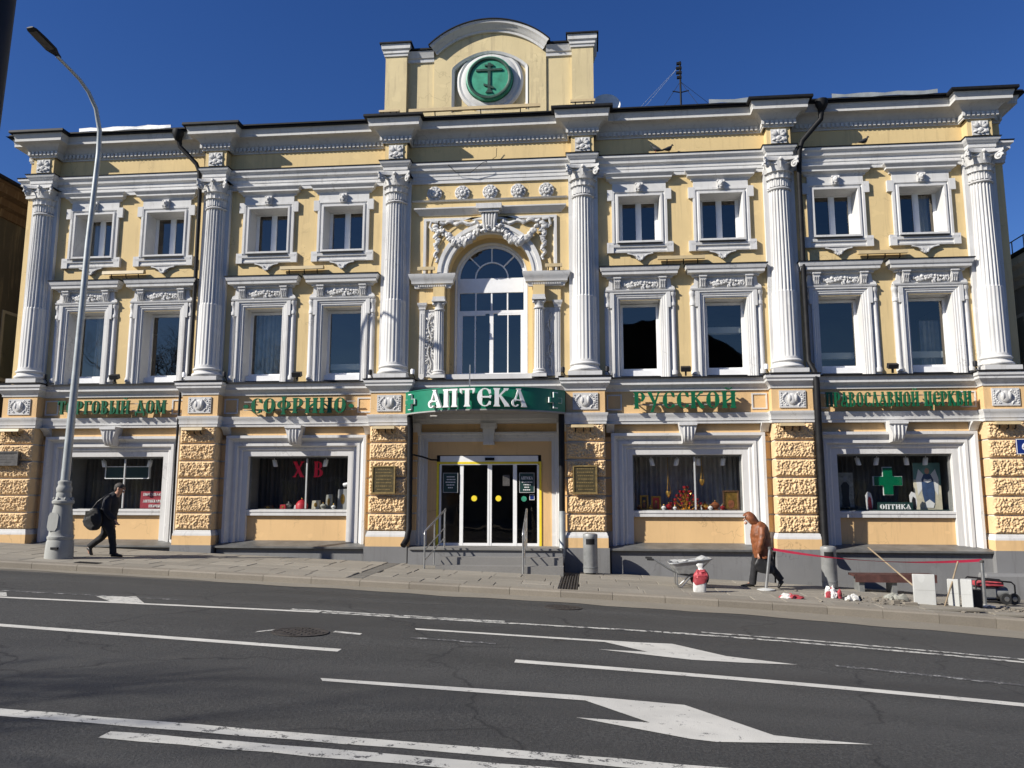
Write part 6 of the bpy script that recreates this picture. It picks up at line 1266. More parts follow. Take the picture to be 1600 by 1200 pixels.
crumple('grey_rag', 6.28, -2.2, 0.30, 0.16, 0.13, 'rag_grey', 'grey green rag lying in front of the bench', 17)
crumple('pale_rag', 8.55, -3.25, 0.16, 0.12, 0.12, 'bag_white', 'pale rag cut off by the right edge near the kerb', 21)
# stanchions with ribbon
def stanchion(x, y, h, lean, label):
    t = thing('stanchion', label, 'stanchion', at_ground(x, y), 'steel stanchions with red ribbon')
    part('foot_disc', B().lathe([(0.0, 0.0), (0.19, 0.0), (0.19, 0.015), (0.06, 0.04), (0.0, 0.04)], (0, 0, 0), 24), 'stone_white', t, 40)
    part('post', B().tube([(0, 0, 0.02), (lean, 0, h)], 0.034, 12), 'steel', t, 60); part('post_cap', B().lathe([(0.0, 0.0), (0.042, 0.0), (0.042, 0.05), (0.0, 0.06)], (lean, 0, h), 14), 'plaque_dark', t, 40)
stanchion(3.74, -1.85, 0.86, 0.12, 'leaning steel stanchion beside the person in brown jacket'); stanchion(8.03, -2.25, 0.88, 0.0, 'upright steel stanchion beside the generator')
rb_ = B(); L = []
for i in range(31):
    t = i / 30; x = 3.86 + (8.03 - 3.86) * t; y = -1.85 - 0.40 * t; z = 0.98 + (0.80 - 0.98) * t - 0.55 * t * (1 - t); tw = 0.5 + 0.5 * math.cos(t * 2 * math.pi * 1.0); hh = 0.006 + 0.022 * tw
    L.append([(x, y, z - hh), (x, y - 0.02 * (1 - tw), z + hh)])
tag(part('barrier_ribbon', rb_.loft(L, False, False), 'ribbon_red', None, 60), 'red barrier ribbon sagging between the two steel stanchions', 'ribbon')
# bench
bn = wthing('bench', 'low dark brown bench against the grey plinth below optician window', 'bench', at_ground(6.6, -0.75))
bz = swz(6.6, -0.75)
for k in range(3): part('seat_plank', B().box(5.86, 7.62, -1.02 + k * 0.16, -0.875 + k * 0.16, bz + 0.36 + 0.002 * k, bz + 0.41 + 0.002 * k), 'bench_wood', bn)
part('apron', B().box(5.87, 7.61, -1.035, -1.005, bz + 0.24, bz + 0.395), 'bench_wood', bn)
for xx in (6.02, 6.72, 7.45):
    part('leg', B().box(xx - 0.05, xx + 0.05, -0.98, -0.58, bz - 0.05, bz + 0.355), 'bin_grey', bn)
# stone slabs standing on end, loose stones, sticks
def slab_up(x, y, w_, h, d__, rz, label, lean=0.0):
    b = B().box(-w_ / 2, w_ / 2, -d__ / 2, d__ / 2, 0, h); b.xf(lambda X, Y, Z: (X, Y + lean * Z, Z))
    o = part('stone_slab', b, 'stone_white', None, 0, at_ground(x, y, -0.005)); o.rotation_euler.z = rz; tag(o, label, 'stone slab', 'pale stone slabs standing on end')
    m_ = o.modifiers.new('bevel', 'BEVEL'); m_.width = 0.008; m_.segments = 1
    part('saw_mark', B().box(-w_ / 2 + 0.02, w_ / 2 - 0.02, -d__ / 2 - 0.002, -d__ / 2 + 0.01, h * 0.5, h * 0.503).xf(lambda X, Y, Z: (X, Y + lean * Z, Z)), 'mortar', o)
slab_up(6.62, -2.85, 0.40, 0.62, 0.09, R(-12), 'pale stone slab standing alone on end in front of the bench'); slab_up(7.20, -2.80, 0.20, 0.56, 0.10, R(-30), 'narrow chipped stone slab leaning behind the stick'); slab_up(7.42, -2.88, 0.20, 0.58, 0.24, R(-25), 'thick pale stone slab standing nearest the generator')
def loose(x, y, w_, d__, h, rz, label, mat='kerb'):
    o = part('loose_stone', B().box(-w_ / 2, w_ / 2, -d__ / 2, d__ / 2, 0, h), mat, None, 0, at_ground(x, y)); o.rotation_euler.z = rz; tag(o, label, 'stone'); m_ = o.modifiers.new('bevel', 'BEVEL'); m_.width = 0.006; m_.segments = 1
loose(6.0, -3.0, 0.14, 0.10, 0.09, 0.2, 'small loose paving block left of the standing slab'); loose(6.26, -3.05, 0.26, 0.10, 0.07, 0.1, 'longer loose paving block at the foot of standing slab'); loose(6.9, -3.35, 1.1, 0.28, 0.05, 0.03, 'flat loose slab lying along the torn up kerb edge', 'slab'); loose(8.1, -3.45, 1.0, 0.30, 0.05, -0.04, 'flat loose slab near the right edge beside the kerb', 'slab'); loose(7.66, -2.75, 0.16, 0.25, 0.38, -0.3, 'black upright block right of the thick pale slab', 'bag_black')
tag(part('wooden_stick', B().tube([(6.90, -2.45, 0.35), (6.52, -0.62, 1.02)] if False else [(6.93, -2.55, swz(6.93, -2.55) + 0.01), (6.35, -0.52, 0.95)], 0.018, 8), 'wood_stick', None, 60), 'wooden stick leaning from behind the standing slab to the ledge', 'stick')
tag(part('tool_handle', B().tube([(6.92, -3.0, swz(6.92, -3.0) + 0.01), (7.18, -2.83, 0.42), (7.36, -2.72, 0.80)], 0.017, 8), 'wood_stick', None, 60), 'tool handle leaning across the narrow chipped slab', 'tool')
random.seed(77); rb2 = B()
for k in range(420):
    x = random.gauss(7.0, 1.0); y = random.gauss(-2.75, 0.42)
    if -3.6 < y < -1.5: r_ = random.choice([0.012, 0.018, 0.025, 0.04]); rb2.blob((x, y, swz(x, y) + r_ * 0.3), (r_ * 1.3, r_, r_ * 0.7), 1, 0.3)
tag(part('rubble', rb2, 'kerb'), 'small rubble and sand scattered around the standing stone slabs', 'rubble', None, 'stuff')
sd_ = B().loft([[(7.0 + r_ * 1.25 * math.cos(2 * math.pi * k / 30) * (1 + 0.2 * math.sin(3 * k)), -2.9 + r_ * 0.42 * math.sin(2 * math.pi * k / 30) * (1 + 0.15 * math.sin(5 * k)), h_) for k in range(30)] for r_, h_ in ((1.0, 0.004), (0.8, 0.012), (0.45, 0.03), (0.05, 0.035))], False, True).xf(lambda x, y, z: (x, y, swz(x, y) + z + 0.004 + 0.006 * noise.noise(Vector((x * 5, y * 5, 0)))))
tag(part('sand_patch', sd_, 'gutter', None, 60), 'thin patch of pale sand under the standing stone slabs', 'sand')
# generator
gn = wthing('generator', 'portable generator with red top and black frame beside the rightmost pier', 'generator', at_ground(8.6, -1.4)); gz_ = swz(8.6, -1.4)
part('fuel_tank', B().loft([[(x, y, z) for x, y in ((8.18 + q, -1.62 + q), (8.72 - q, -1.62 + q), (8.72 - q, -1.20 - q), (8.18 + q, -1.20 - q))] for z, q in ((gz_ + 0.36, 0.03), (gz_ + 0.38, 0.0), (gz_ + 0.43, 0.01), (gz_ + 0.46, 0.06))]), 'bag_red', gn)
part('tank_cap', B().lathe([(0.0, 0.0), (0.05, 0.0), (0.05, 0.03), (0.0, 0.035)], (8.40, -1.40, gz_ + 0.48), 12), 'rubber', gn, 40)
part('engine', B().box(8.26, 8.58, -1.56, -1.24, gz_ + 0.10, gz_ + 0.34), 'bin_grey', gn); part('alternator', B().lathe([(0.0, 0), (0.13, 0.0), (0.14, 0.05), (0.14, 0.30), (0.0, 0.32)], (0, 0, 0), 18).xf(lambda x, y, z: (8.55 + z, -1.40 + x, gz_ + 0.22 + y)), 'bin_grey', gn, 40)
for yy in (-1.66, -1.16): part('tube_frame', B().tube([(8.14, yy, gz_ + 0.05), (8.14, yy, gz_ + 0.47), (8.19, yy, gz_ + 0.52), (8.86, yy, gz_ + 0.46), (8.92, yy, gz_ + 0.40), (8.92, yy, gz_ + 0.08), (8.86, yy, gz_ + 0.04), (8.14, yy, gz_ + 0.05)], 0.018, 8), 'black_metal', gn, 60)
for xx in (8.20, 8.88): part('cross_tube', B().tube([(xx, -1.66, gz_ + 0.05), (xx, -1.16, gz_ + 0.05)], 0.016, 8), 'black_metal', gn, 60)
for xx, yy in ((8.70, -1.72), (8.86, -1.72), (8.86, -1.10)):
    wh = part('wheel', B().lathe([(0.0, -0.03), (0.11, -0.035), (0.12, 0.0), (0.11, 0.035), (0.0, 0.03)], (0, 0, 0), 20).xf(lambda x, y, z: (xx + x, yy + z, gz_ + 0.12 + y)), 'rubber', gn, 40)
    part('hub', B().lathe([(0.0, -0.045), (0.05, -0.04), (0.05, 0.04), (0, 0.045)], (0, 0, 0), 12).xf(lambda x, y, z: (xx + x, yy + z, gz_ + 0.12 + y)), 'steel', wh, 40)
tag(part('plinth_block', B().loft([[(8.98 + q, -0.30 + q, z), (10.6, -0.30 + q, z), (10.6, 0.2, z), (8.98 + q, 0.2, z)] for z, q in ((-0.5, 0.0), (0.30, 0.02), (0.36, 0.05))]), 'plinth'), 'rough grey stone plinth block at the foot of rightmost pier', 'plinth')

# ================================================================ ROOF THINGS
ds = wthing('satellite_dish', 'pale satellite dish standing on the roof right of the gable', 'satellite dish', (0.55, 0.75, 12.5))
part('reflector', B().lathe([(0.02, 0.0), (0.15, 0.012), (0.30, 0.05), (0.40, 0.10), (0.39, 0.115), (0.29, 0.065), (0.02, 0.015)], (0, 0, 0), 28).xf(lambda x, y, z: (0.55 + x, 0.72 - z * 0.9 + y * 0.3, 12.66 + y * 0.95 + z * 0.2)), 'dish_grey', ds, 50); part('mount', B().tube([(0.55, 0.78, 12.2), (0.55, 0.78, 12.66)], 0.03, 8), 'steel', ds, 60); part('feed_arm', B().tube([(0.55, 0.72, 12.30), (0.55, 0.45, 12.40)], 0.015, 6), 'steel', ds)
an = wthing('roof_antenna', 'dark aerial mast with stay wires on the roof', 'antenna', (2.86, 3.0, 13.1))
part('mast', B().tube([(2.86, 3.0, 12.9), (2.86, 3.0, 15.2)], 0.03, 8), 'black_metal', an, 60)
for z, w_ in ((15.1, 0.10), (14.95, 0.12), (14.8, 0.12), (14.65, 0.10)): part('element', B().box(2.86 - w_, 2.86 + w_ * 0.4, 2.96, 3.04, z, z + 0.07), 'black_metal', an)
part('spreader', B().tube([(2.62, 3.0, 14.25), (2.86, 3.0, 14.20), (3.10, 3.0, 14.25)], 0.02, 6), 'black_metal', an)
for p in ((0.9, 2.8, 12.9), (1.05, 3.1, 12.95)): part('stay_wire', B().tube([(2.84, 3.0, 15.05), p], 0.004, 4), 'pole_grey', an)
for p in ((1.8, 3.4, 13.1), (4.5, 3.2, 13.2), (3.6, 2.4, 13.0)): part('stay_wire', B().tube([(2.86, 3.0, 14.55), p], 0.006, 4), 'black_metal', an)
part('yagi', B().tube([(3.9, 3.0, 13.2), (4.35, 3.0, 13.75)], 0.012, 6), 'black_metal', an)
def pigeon(x, rz, label):
    t = thing('pigeon', label, 'bird', (x, 0.24, 11.065), 'pigeons on the upper ledge', rz)
    b = B().loft([[(c + 0.0, w_ * math.cos(2 * math.pi * k / 10), z + h * math.sin(2 * math.pi * k / 10)) for k in range(10)] for c, z, w_, h in ((-0.20, 0.05, 0.02, 0.01), (-0.12, 0.07, 0.04, 0.03), (-0.03, 0.10, 0.065, 0.06), (0.05, 0.13, 0.06, 0.065), (0.09, 0.18, 0.035, 0.04), (0.105, 0.225, 0.03, 0.032), (0.13, 0.235, 0.022, 0.02), (0.165, 0.228, 0.004, 0.004))]); part('body', b, 'pigeon', t, 50)
    for s_ in (-1, 1): part('leg', B().tube([(0.01, s_ * 0.02, 0.06), (0.01, s_ * 0.02, 0.0), (0.03, s_ * 0.02, 0.0)], 0.006, 5), 'bag_red', t)
pigeon(1.83, R(170), 'left one of the two dark pigeons perched on upper ledge'); pigeon(2.16, R(30), 'right one of the two dark pigeons perched on upper ledge'); pigeon(7.12, R(20), 'lone dark pigeon on the upper ledge at right')

# ================================================================ PEOPLE
def skinned(verts, edges, radii):
    me = bpy.data.meshes.new('body'); me.from_pydata(verts, edges, []); o = bpy.data.objects.new('tmp_body', me); COL.objects.link(o)
    sk_ = o.modifiers.new('skin', 'SKIN'); sk_.use_smooth_shade = True
    for i, v in enumerate(me.skin_vertices[0].data): v.radius = radii[i]; v.use_root = (i == 0)
    s_ = o.modifiers.new('sub', 'SUBSURF'); s_.levels = 2; s_.render_levels = 2
    dg = bpy.context.evaluated_depsgraph_get(); out = bpy.data.meshes.new_from_object(o.evaluated_get(dg)); bpy.data.objects.remove(o); out.name = 'body'
    out.polygons.foreach_set('use_smooth', [True] * len(out.polygons)); return out
def ell(cx, cz, a_, b_, cy=0.0, tilt=0.0, n=28): return [(cx + a_ * math.cos(2 * math.pi * k / n), cy + b_ * math.sin(2 * math.pi * k / n), cz + tilt * a_ * math.cos(2 * math.pi * k / n)) for k in range(n)]
def wrinkle(mb, amp, s_, seed=0): return mb.xf(lambda x, y, z: tuple(Vector((x, y, z)) + Vector((noise.noise(Vector((x * s_ + seed, y * s_, z * s_))), noise.noise(Vector((x * s_, y * s_ + 7 + seed, z * s_))), 0)) * amp))
def hand(b, w, d_dir, s_=1.0, curl=0.5):
    w = Vector(w); d = Vector(d_dir).normalized(); side = d.cross(Vector((0, 1, 0))).normalized(); yv = Vector((0, 1, 0))
    b.loft([[w + d * (t * s_) + side * (0.016 * s_ * math.sin(2 * math.pi * k / 8)) + yv * (wd * s_ * math.cos(2 * math.pi * k / 8)) for k in range(8)] for t, wd in ((-0.02, 0.024), (0.02, 0.034), (0.06, 0.042), (0.09, 0.04))])
    for i, (off, L_) in enumerate(((-0.03, 0.06), (-0.01, 0.075), (0.01, 0.07), (0.03, 0.055))):
        p0 = w + d * 0.085 + yv * off; p1 = p0 + d * L_ * 0.5 + side * 0.012 * curl; p2 = p0 + d * L_ * 0.8 + side * 0.05 * curl; b.tube([p0, p1, p2], [0.0095, 0.009, 0.0075], 6)
    b.tube([w + d * 0.03 + yv * -0.03, w + d * 0.06 + yv * -0.055 + side * 0.015, w + d * 0.095 + yv * -0.05 + side * 0.03], [0.011, 0.010, 0.008], 6)

# --- person walking right past the lamp post
px0 = Vector((-11.15, -2.12, 0)); pz = swz(-11.15, -2.12)
p1 = wthing('person', 'person in a dark coat walking right beside the street lamp, shoulder bag at the back', 'person', (px0.x, px0.y, pz))
def PL(x, y, z): return (px0.x + x, px0.y + y, pz + z)
def xl(mb): return mb.xf(lambda x, y, z: PL(x, y, z))
V = [(-0.02, 0, 0.86), (0.0, 0, 1.08), (0.05, 0, 1.28), (0.13, 0, 1.40), (0.19, 0, 1.48), (0.22, 0, 1.575), (0.215, 0, 1.62),
     (0.06, -0.10, 0.82), (0.16, -0.10, 0.44), (0.22, -0.10, 0.09), (0.35, -0.11, 0.035), (-0.06, 0.09, 0.82), (-0.17, 0.10, 0.45), (-0.52, 0.10, 0.20), (-0.47, 0.10, 0.04),
     (0.05, -0.20, 1.30), (0.10, -0.25, 1.02), (0.26, -0.22, 0.84), (0.03, 0.19, 1.30), (-0.06, 0.24, 1.04), (-0.02, 0.22, 0.80)]
E_ = [(0, 1), (1, 2), (2, 3), (3, 4), (4, 5), (5, 6), (0, 7), (7, 8), (8, 9), (9, 10), (0, 11), (11, 12), (12, 13), (13, 14), (2, 15), (15, 16), (16, 17), (2, 18), (18, 19), (19, 20)]
Rr = [(.14, .12), (.13, .11), (.14, .11), (.06, .06), (.075, .075), (.095, .085), (.07, .065), (.085, .085), (.058, .058), (.042, .042), (.04, .035), (.085, .085), (.058, .058), (.042, .042), (.04, .035), (.065, .065), (.048, .048), (.035, .035), (.065, .065), (.048, .048), (.035, .035)]
bd = skinned([PL(*v) for v in V], E_, Rr); link('body', bd, 'skin', p1)
fc = B(); hc = Vector((0.235, 0, 1.555)); fc.blob(tuple(hc + Vector((0.085, 0, -0.015))), (0.028, 0.017, 0.026), 1); fc.blob(tuple(hc + Vector((0.06, 0, -0.075))), (0.035, 0.035, 0.03), 1)
for s_ in (-1, 1): fc.blob(tuple(hc + Vector((-0.02, s_ * 0.085, -0.005))), (0.025, 0.014, 0.035), 1); fc.blob(tuple(hc + Vector((0.072, s_ * 0.034, 0.018))), (0.014, 0.017, 0.010), 1)
part('face', xl(fc), 'skin', p1, 60)
hr_ = B(); hr_.blob((0.195, 0, 1.60), (0.115, 0.098, 0.092), 2, 0.03); hr_.blob((0.145, 0, 1.55), (0.07, 0.09, 0.085), 2, 0.03); part('hair', xl(hr_), 'hair_grey', p1, 60)
ct = B().loft(dense([ell(-0.02, 0.70, 0.185, 0.225, 0, 0.12), ell(-0.02, 0.80, 0.175, 0.215, 0, 0.1), ell(-0.01, 0.95, 0.165, 0.20), ell(0.01, 1.12, 0.175, 0.215), ell(0.035, 1.26, 0.165, 0.23, 0, -0.2), ell(0.06, 1.36, 0.125, 0.17, 0, -0.35), ell(0.10, 1.43, 0.075, 0.085, 0, -0.5), ell(0.12, 1.455, 0.06, 0.065, 0, -0.5)])); part('coat', folds(xl(ct), 0.022, 7), 'coat_navy', p1, 60)
sv = dtube([PL(0.05, -0.19, 1.32), PL(0.075, -0.245, 1.17), PL(0.10, -0.26, 1.02), PL(0.19, -0.24, 0.92), PL(0.27, -0.22, 0.84)], [0.085, 0.08, 0.072, 0.065, 0.055]); part('sleeve', folds(sv, 0.020, 3), 'coat_navy', p1, 60)
sv = dtube([PL(0.03, 0.18, 1.32), PL(-0.02, 0.24, 1.17), PL(-0.06, 0.25, 1.03), PL(-0.04, 0.24, 0.92), PL(-0.02, 0.22, 0.82)], [0.085, 0.08, 0.072, 0.065, 0.055]); part('sleeve', folds(sv, 0.020, 5), 'coat_navy', p1, 60)
tr_ = dtube([PL(-0.01, -0.08, 0.86), PL(0.06, -0.10, 0.72), PL(0.13, -0.10, 0.56), PL(0.165, -0.10, 0.42), PL(0.195, -0.10, 0.24), PL(0.22, -0.10, 0.06)], [0.135, 0.118, 0.098, 0.082, 0.075, 0.075]); part('trouser_leg', folds(tr_, 0.018, 0), 'trouser_dark', p1, 60)
tr_ = dtube([PL(-0.03, 0.08, 0.86), PL(-0.09, 0.09, 0.70), PL(-0.14, 0.10, 0.56), PL(-0.20, 0.10, 0.44), PL(-0.36, 0.10, 0.32), PL(-0.50, 0.10, 0.21)], [0.135, 0.118, 0.098, 0.082, 0.075, 0.07]); part('trouser_leg', folds(tr_, 0.018, 2), 'trouser_dark', p1, 60)
def shoe(a_, b__, up_=0.0):
    a_, b__ = Vector(a_), Vector(b__); d = b__ - a_; dn_ = d.normalized(); s2 = Vector((0, 1, 0)); u2 = dn_.cross(s2) * (1 if dn_.cross(s2).z > 0 else -1); q = B()
    q.loft([[a_ + d * t + s2 * (w_ * math.cos(2 * math.pi * k / 12)) + u2 * (max(-0.0, h * (0.5 + 0.5 * math.sin(2 * math.pi * k / 12)))) for k in range(12)] for t, w_, h in ((-0.06, 0.03, 0.07), (0.0, 0.042, 0.11), (0.3, 0.045, 0.105), (0.6, 0.052, 0.07), (0.85, 0.05, 0.055), (1.0, 0.03, 0.04))]); return q
part('shoe', xl(shoe((0.19, -0.10, 0.0), (0.45, -0.12, 0.0))), 'shoe', p1, 60); part('shoe', xl(shoe((-0.56, 0.10, 0.16), (-0.44, 0.10, -0.01))), 'shoe', p1, 60)
hb = B(); hand(hb, (0.285, -0.22, 0.825), (0.5, 0, -0.7)); hand(hb, (-0.015, 0.22, 0.79), (0.1, 0, -1)); part('hands', xl(hb), 'skin', p1, 60)
bg_ = wthing('shoulder_bag', 'black shoulder bag hanging behind the person in dark coat', 'bag', PL(-0.25, -0.2, 0.8))
part('bag_body', folds(xl(B().loft(dense([[(0.5 * (a0 + a1) + 0.5 * (a1 - a0) * (abs(math.cos(th)) ** 0.6) * (1 if math.cos(th) > 0 else -1), -0.24 + 0.075 * (abs(math.sin(th)) ** 0.7) * (1 if math.sin(th) > 0 else -1), z) for th in [2 * math.pi * q / 24 for q in range(24)]] for z, a0, a1 in ((0.60, -0.26, -0.16), (0.64, -0.36, -0.08), (0.76, -0.47, -0.02), (0.90, -0.45, -0.02), (1.02, -0.36, -0.06), (1.10, -0.28, -0.10))], 3))), 0.02, 4), 'bag_black', bg_, 40)
part('bag_strap', xl(B().tube([(-0.30, -0.23, 1.08), (-0.14, -0.28, 1.25), (0.03, -0.20, 1.405), (0.10, -0.02, 1.42)], 0.016, 6)), 'bag_black', bg_, 60); part('bag_flap', xl(B().box(-0.40, -0.12, -0.312, -0.302, 0.86, 1.04)), 'shoe', bg_)

# --- person walking left in a brown hooded jacket
q0 = Vector((3.72, -1.45, 0)); qz = swz(3.72, -1.45)
p2 = wthing('person', 'person in a hooded brown leather jacket and dark trousers walking left', 'person', (q0.x, q0.y, qz))
def QL(x, y, z): return (q0.x + x, q0.y + y, qz + z)
def xq_(mb): return mb.xf(lambda x, y, z: QL(x, y, z))
V = [(0.06, 0, 0.84), (0.04, 0, 1.06), (0.0, 0, 1.28), (-0.07, 0, 1.38), (-0.14, 0, 1.44), (-0.20, 0, 1.52), (-0.20, 0, 1.57),
     (0.0, 0.09, 0.80), (-0.10, 0.10, 0.44), (-0.17, 0.10, 0.09), (-0.30, 0.10, 0.035), (0.10, -0.09, 0.80), (0.22, -0.10, 0.46), (0.42, -0.10, 0.18), (0.38, -0.10, 0.05),
     (0.02, -0.19, 1.27), (-0.02, -0.24, 1.0), (-0.08, -0.24, 0.76), (0.02, 0.19, 1.27), (0.08, 0.24, 1.0), (0.0, 0.24, 0.78)]
bd = skinned([QL(*v) for v in V], E_, Rr); link('body', bd, 'skin', p2)
fc = B(); hc = Vector((-0.225, 0, 1.495)); fc.blob(tuple(hc + Vector((-0.085, 0, -0.02))), (0.028, 0.016, 0.026), 1); fc.blob(tuple(hc + Vector((-0.05, 0, -0.09))), (0.04, 0.04, 0.04), 1)
for s_ in (-1, 1): fc.blob(tuple(hc + Vector((-0.07, s_ * 0.034, 0.015))), (0.014, 0.017, 0.010), 1)
part('face', xq_(fc), 'skin', p2, 60)
hv, hf = B().blob((0, 0, 0), 1.0, 3).v, _ico[3][1]
def hoodp(v):
    x, y, z = v; r_ = 1 + 0.10 * max(0, z) * max(0, -x); k_ = max(0, -z); q = (-0.175 + (0.145 - 0.02 * max(0, z) * (x > 0)) * x * r_ + 0.15 * k_ + 0.03 * max(0, z) * -1, 0.13 * y * (1 + 0.35 * k_), 1.505 + (0.155 * z if z > 0 else 0.19 * z))
    return q
keep = [f for f in hf if not (sum(hv[i][0] for i in f) / 3 < -0.62 and -0.75 < sum(hv[i][2] for i in f) / 3 < 0.42 and abs(sum(hv[i][1] for i in f) / 3) < 0.66)]
hd_ = B().add([hoodp(v) for v in hv], keep); part('hood', wrinkle(xq_(hd_), 0.016, 10), 'leather_brown', p2, 60)
part('hood_peak', wrinkle(xq_(B().loft([[(-0.285 - 0.035 * k2 * math.cos(R(th)), 0.10 * math.sin(R(th)), 1.575 + 0.03 * math.cos(R(th)) - 0.025 * k2) for th in range(-80, 81, 16)] for k2 in (0, 1, 1.4)], False, False)), 0.006, 9), 'leather_brown', p2, 60)
ct = B().loft(dense([ell(0.07, 0.64, 0.19, 0.235, 0, -0.05), ell(0.065, 0.76, 0.205, 0.24), ell(0.05, 0.90, 0.215, 0.235), ell(0.035, 1.05, 0.215, 0.235), ell(0.015, 1.20, 0.205, 0.25, 0, 0.15), ell(0.0, 1.32, 0.165, 0.21, 0, 0.3), ell(-0.055, 1.41, 0.10, 0.12, 0, 0.4)])); part('jacket', folds(xq_(ct), 0.030, 2), 'leather_brown', p2, 60)
sv = dtube([QL(0.03, -0.19, 1.29), QL(0.02, -0.25, 1.15), QL(-0.02, -0.265, 1.0), QL(-0.05, -0.265, 0.88), QL(-0.075, -0.25, 0.77)], [0.092, 0.086, 0.078, 0.070, 0.06]); part('sleeve', folds(sv, 0.020, 3), 'leather_brown', p2, 60)
sv = dtube([QL(0.03, 0.19, 1.29), QL(0.07, 0.25, 1.15), QL(0.08, 0.265, 1.0), QL(0.05, 0.265, 0.88), QL(0.01, 0.25, 0.79)], [0.092, 0.086, 0.078, 0.070, 0.06]); part('sleeve', folds(sv, 0.020, 5), 'leather_brown', p2, 60)
tr_ = dtube([QL(0.03, 0.08, 0.84), QL(-0.02, 0.10, 0.70), QL(-0.07, 0.10, 0.56), QL(-0.105, 0.10, 0.42), QL(-0.14, 0.10, 0.24), QL(-0.165, 0.10, 0.06)], [0.14, 0.12, 0.10, 0.085, 0.078, 0.078]); part('trouser_leg', folds(tr_, 0.018, 1), 'trouser_dark', p2, 60)
tr_ = dtube([QL(0.08, -0.08, 0.84), QL(0.13, -0.09, 0.70), QL(0.18, -0.10, 0.56), QL(0.235, -0.10, 0.43), QL(0.32, -0.10, 0.31), QL(0.42, -0.10, 0.18)], [0.14, 0.12, 0.10, 0.085, 0.076, 0.072]); part('trouser_leg', folds(tr_, 0.018, 4), 'trouser_dark', p2, 60)
part('shoe', xq_(shoe((-0.14, 0.10, 0.0), (-0.42, 0.10, 0.0))), 'shoe', p2, 60); part('shoe', xq_(shoe((0.47, -0.10, 0.13), (0.36, -0.10, -0.01))), 'shoe', p2, 60)
hb = B(); hand(hb, (-0.08, -0.25, 0.745), (-0.1, 0, -1)); hand(hb, (0.0, 0.25, 0.765), (-0.1, 0, -1)); part('hands', xq_(hb), 'skin', p2, 60)
bg_ = wthing('carried_bag', 'black bag carried low by the person in brown jacket', 'bag', QL(0.0, -0.25, 0.4))
part('bag_body', folds(xq_(B().loft(dense([[(0.5 * (a0 + a1) + 0.5 * (a1 - a0) * (abs(math.cos(th)) ** 0.6) * (1 if math.cos(th) > 0 else -1), -0.27 + 0.06 * (abs(math.sin(th)) ** 0.7) * (1 if math.sin(th) > 0 else -1), z) for th in [2 * math.pi * q / 24 for q in range(24)]] for z, a0, a1 in ((0.33, 0.02, 0.20), (0.36, -0.10, 0.24), (0.46, -0.19, 0.22), (0.56, -0.18, 0.14), (0.64, -0.13, 0.05))], 3))), 0.02, 6), 'bag_black', bg_, 40); part('bag_handle', xq_(B().tube([(-0.16, -0.27, 0.60), (-0.10, -0.255, 0.68), (-0.02, -0.27, 0.60)], 0.012, 6)), 'bag_black', bg_, 60)

# ================================================================ NEIGHBOURS AND THE OTHER SIDE OF THE STREET
nb = wthing('neighbour_building', 'dark shaded building with brown eaves beyond the left end of the pharmacy', 'building', (-21, 6, 0.8))
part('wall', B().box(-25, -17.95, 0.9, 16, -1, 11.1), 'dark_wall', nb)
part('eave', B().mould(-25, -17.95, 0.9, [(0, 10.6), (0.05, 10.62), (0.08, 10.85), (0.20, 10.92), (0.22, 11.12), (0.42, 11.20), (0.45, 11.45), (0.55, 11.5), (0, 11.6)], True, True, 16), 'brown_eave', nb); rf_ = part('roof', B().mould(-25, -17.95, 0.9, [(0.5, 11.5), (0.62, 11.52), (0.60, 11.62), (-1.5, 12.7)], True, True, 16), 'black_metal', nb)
for k in range(4):
    w_ = part('window', B().box(-17.96, -17.92, 2.4 + k * 3, 3.7 + k * 3, 5.6, 7.8), 'plinth', nb); part('pane', B().box(-17.935, -17.915, 2.5 + k * 3, 3.6 + k * 3, 5.7, 7.7), 'glass', w_)
nr = wthing('neighbour_building', 'pale grey building with white cornice peeking out beyond the right end', 'building', (14, 6, -0.4))
part('wall', B().box(11.6, 22, 1.4, 16, -1.5, 8.3), 'grey_wall', nr); part('cornice', B().mould(11.6, 22, 1.4, [(0, 7.7), (0.05, 7.72), (0.07, 7.9), (0.16, 7.96), (0.18, 8.15), (0.28, 8.22), (0.30, 8.42), (0, 8.5)], True, True, 16), 'white', nr, 30)
rl_ = part('roof', B().mould(11.6, 22, 1.4, [(0.28, 8.42), (0.34, 8.44), (0.34, 8.52), (-1.0, 9.0)], True, True, 16), 'black_metal', nr)
for k in range(8): part('railing_post', B().tube([(11.75, 1.5 + k * 0.6, 8.5), (11.75, 1.5 + k * 0.6, 9.15)], 0.018, 6), 'bin_grey', rl_)
for z in (8.8, 9.15): part('railing_bar', B().tube([(11.75, 1.4, z), (11.75, 6.5, z)], 0.018, 6), 'bin_grey', rl_)
for k in range(3):
    w_ = part('window', B().box(11.57, 11.61, 2.0 + k * 2.6, 3.2 + k * 2.6, 5.2, 7.0), 'white', nr); part('pane', B().box(11.555, 11.575, 2.1 + k * 2.6, 3.1 + k * 2.6, 5.3, 6.9), 'glass', w_)
for xx in (-19.4, -21.4, -23.4):
    for z in (2.0, 6.6): w_ = part('window', B().frame4(xx - 0.6, xx + 0.6, z, z + 2.2, [(0, 0.9), (0, 0.84), (0.1, 0.84), (0.1, 0.88)]), 'plinth', nb); part('pane', B().box(xx - 0.5, xx + 0.5, 0.87, 0.89, z + 0.1, z + 2.1), 'glass', w_)
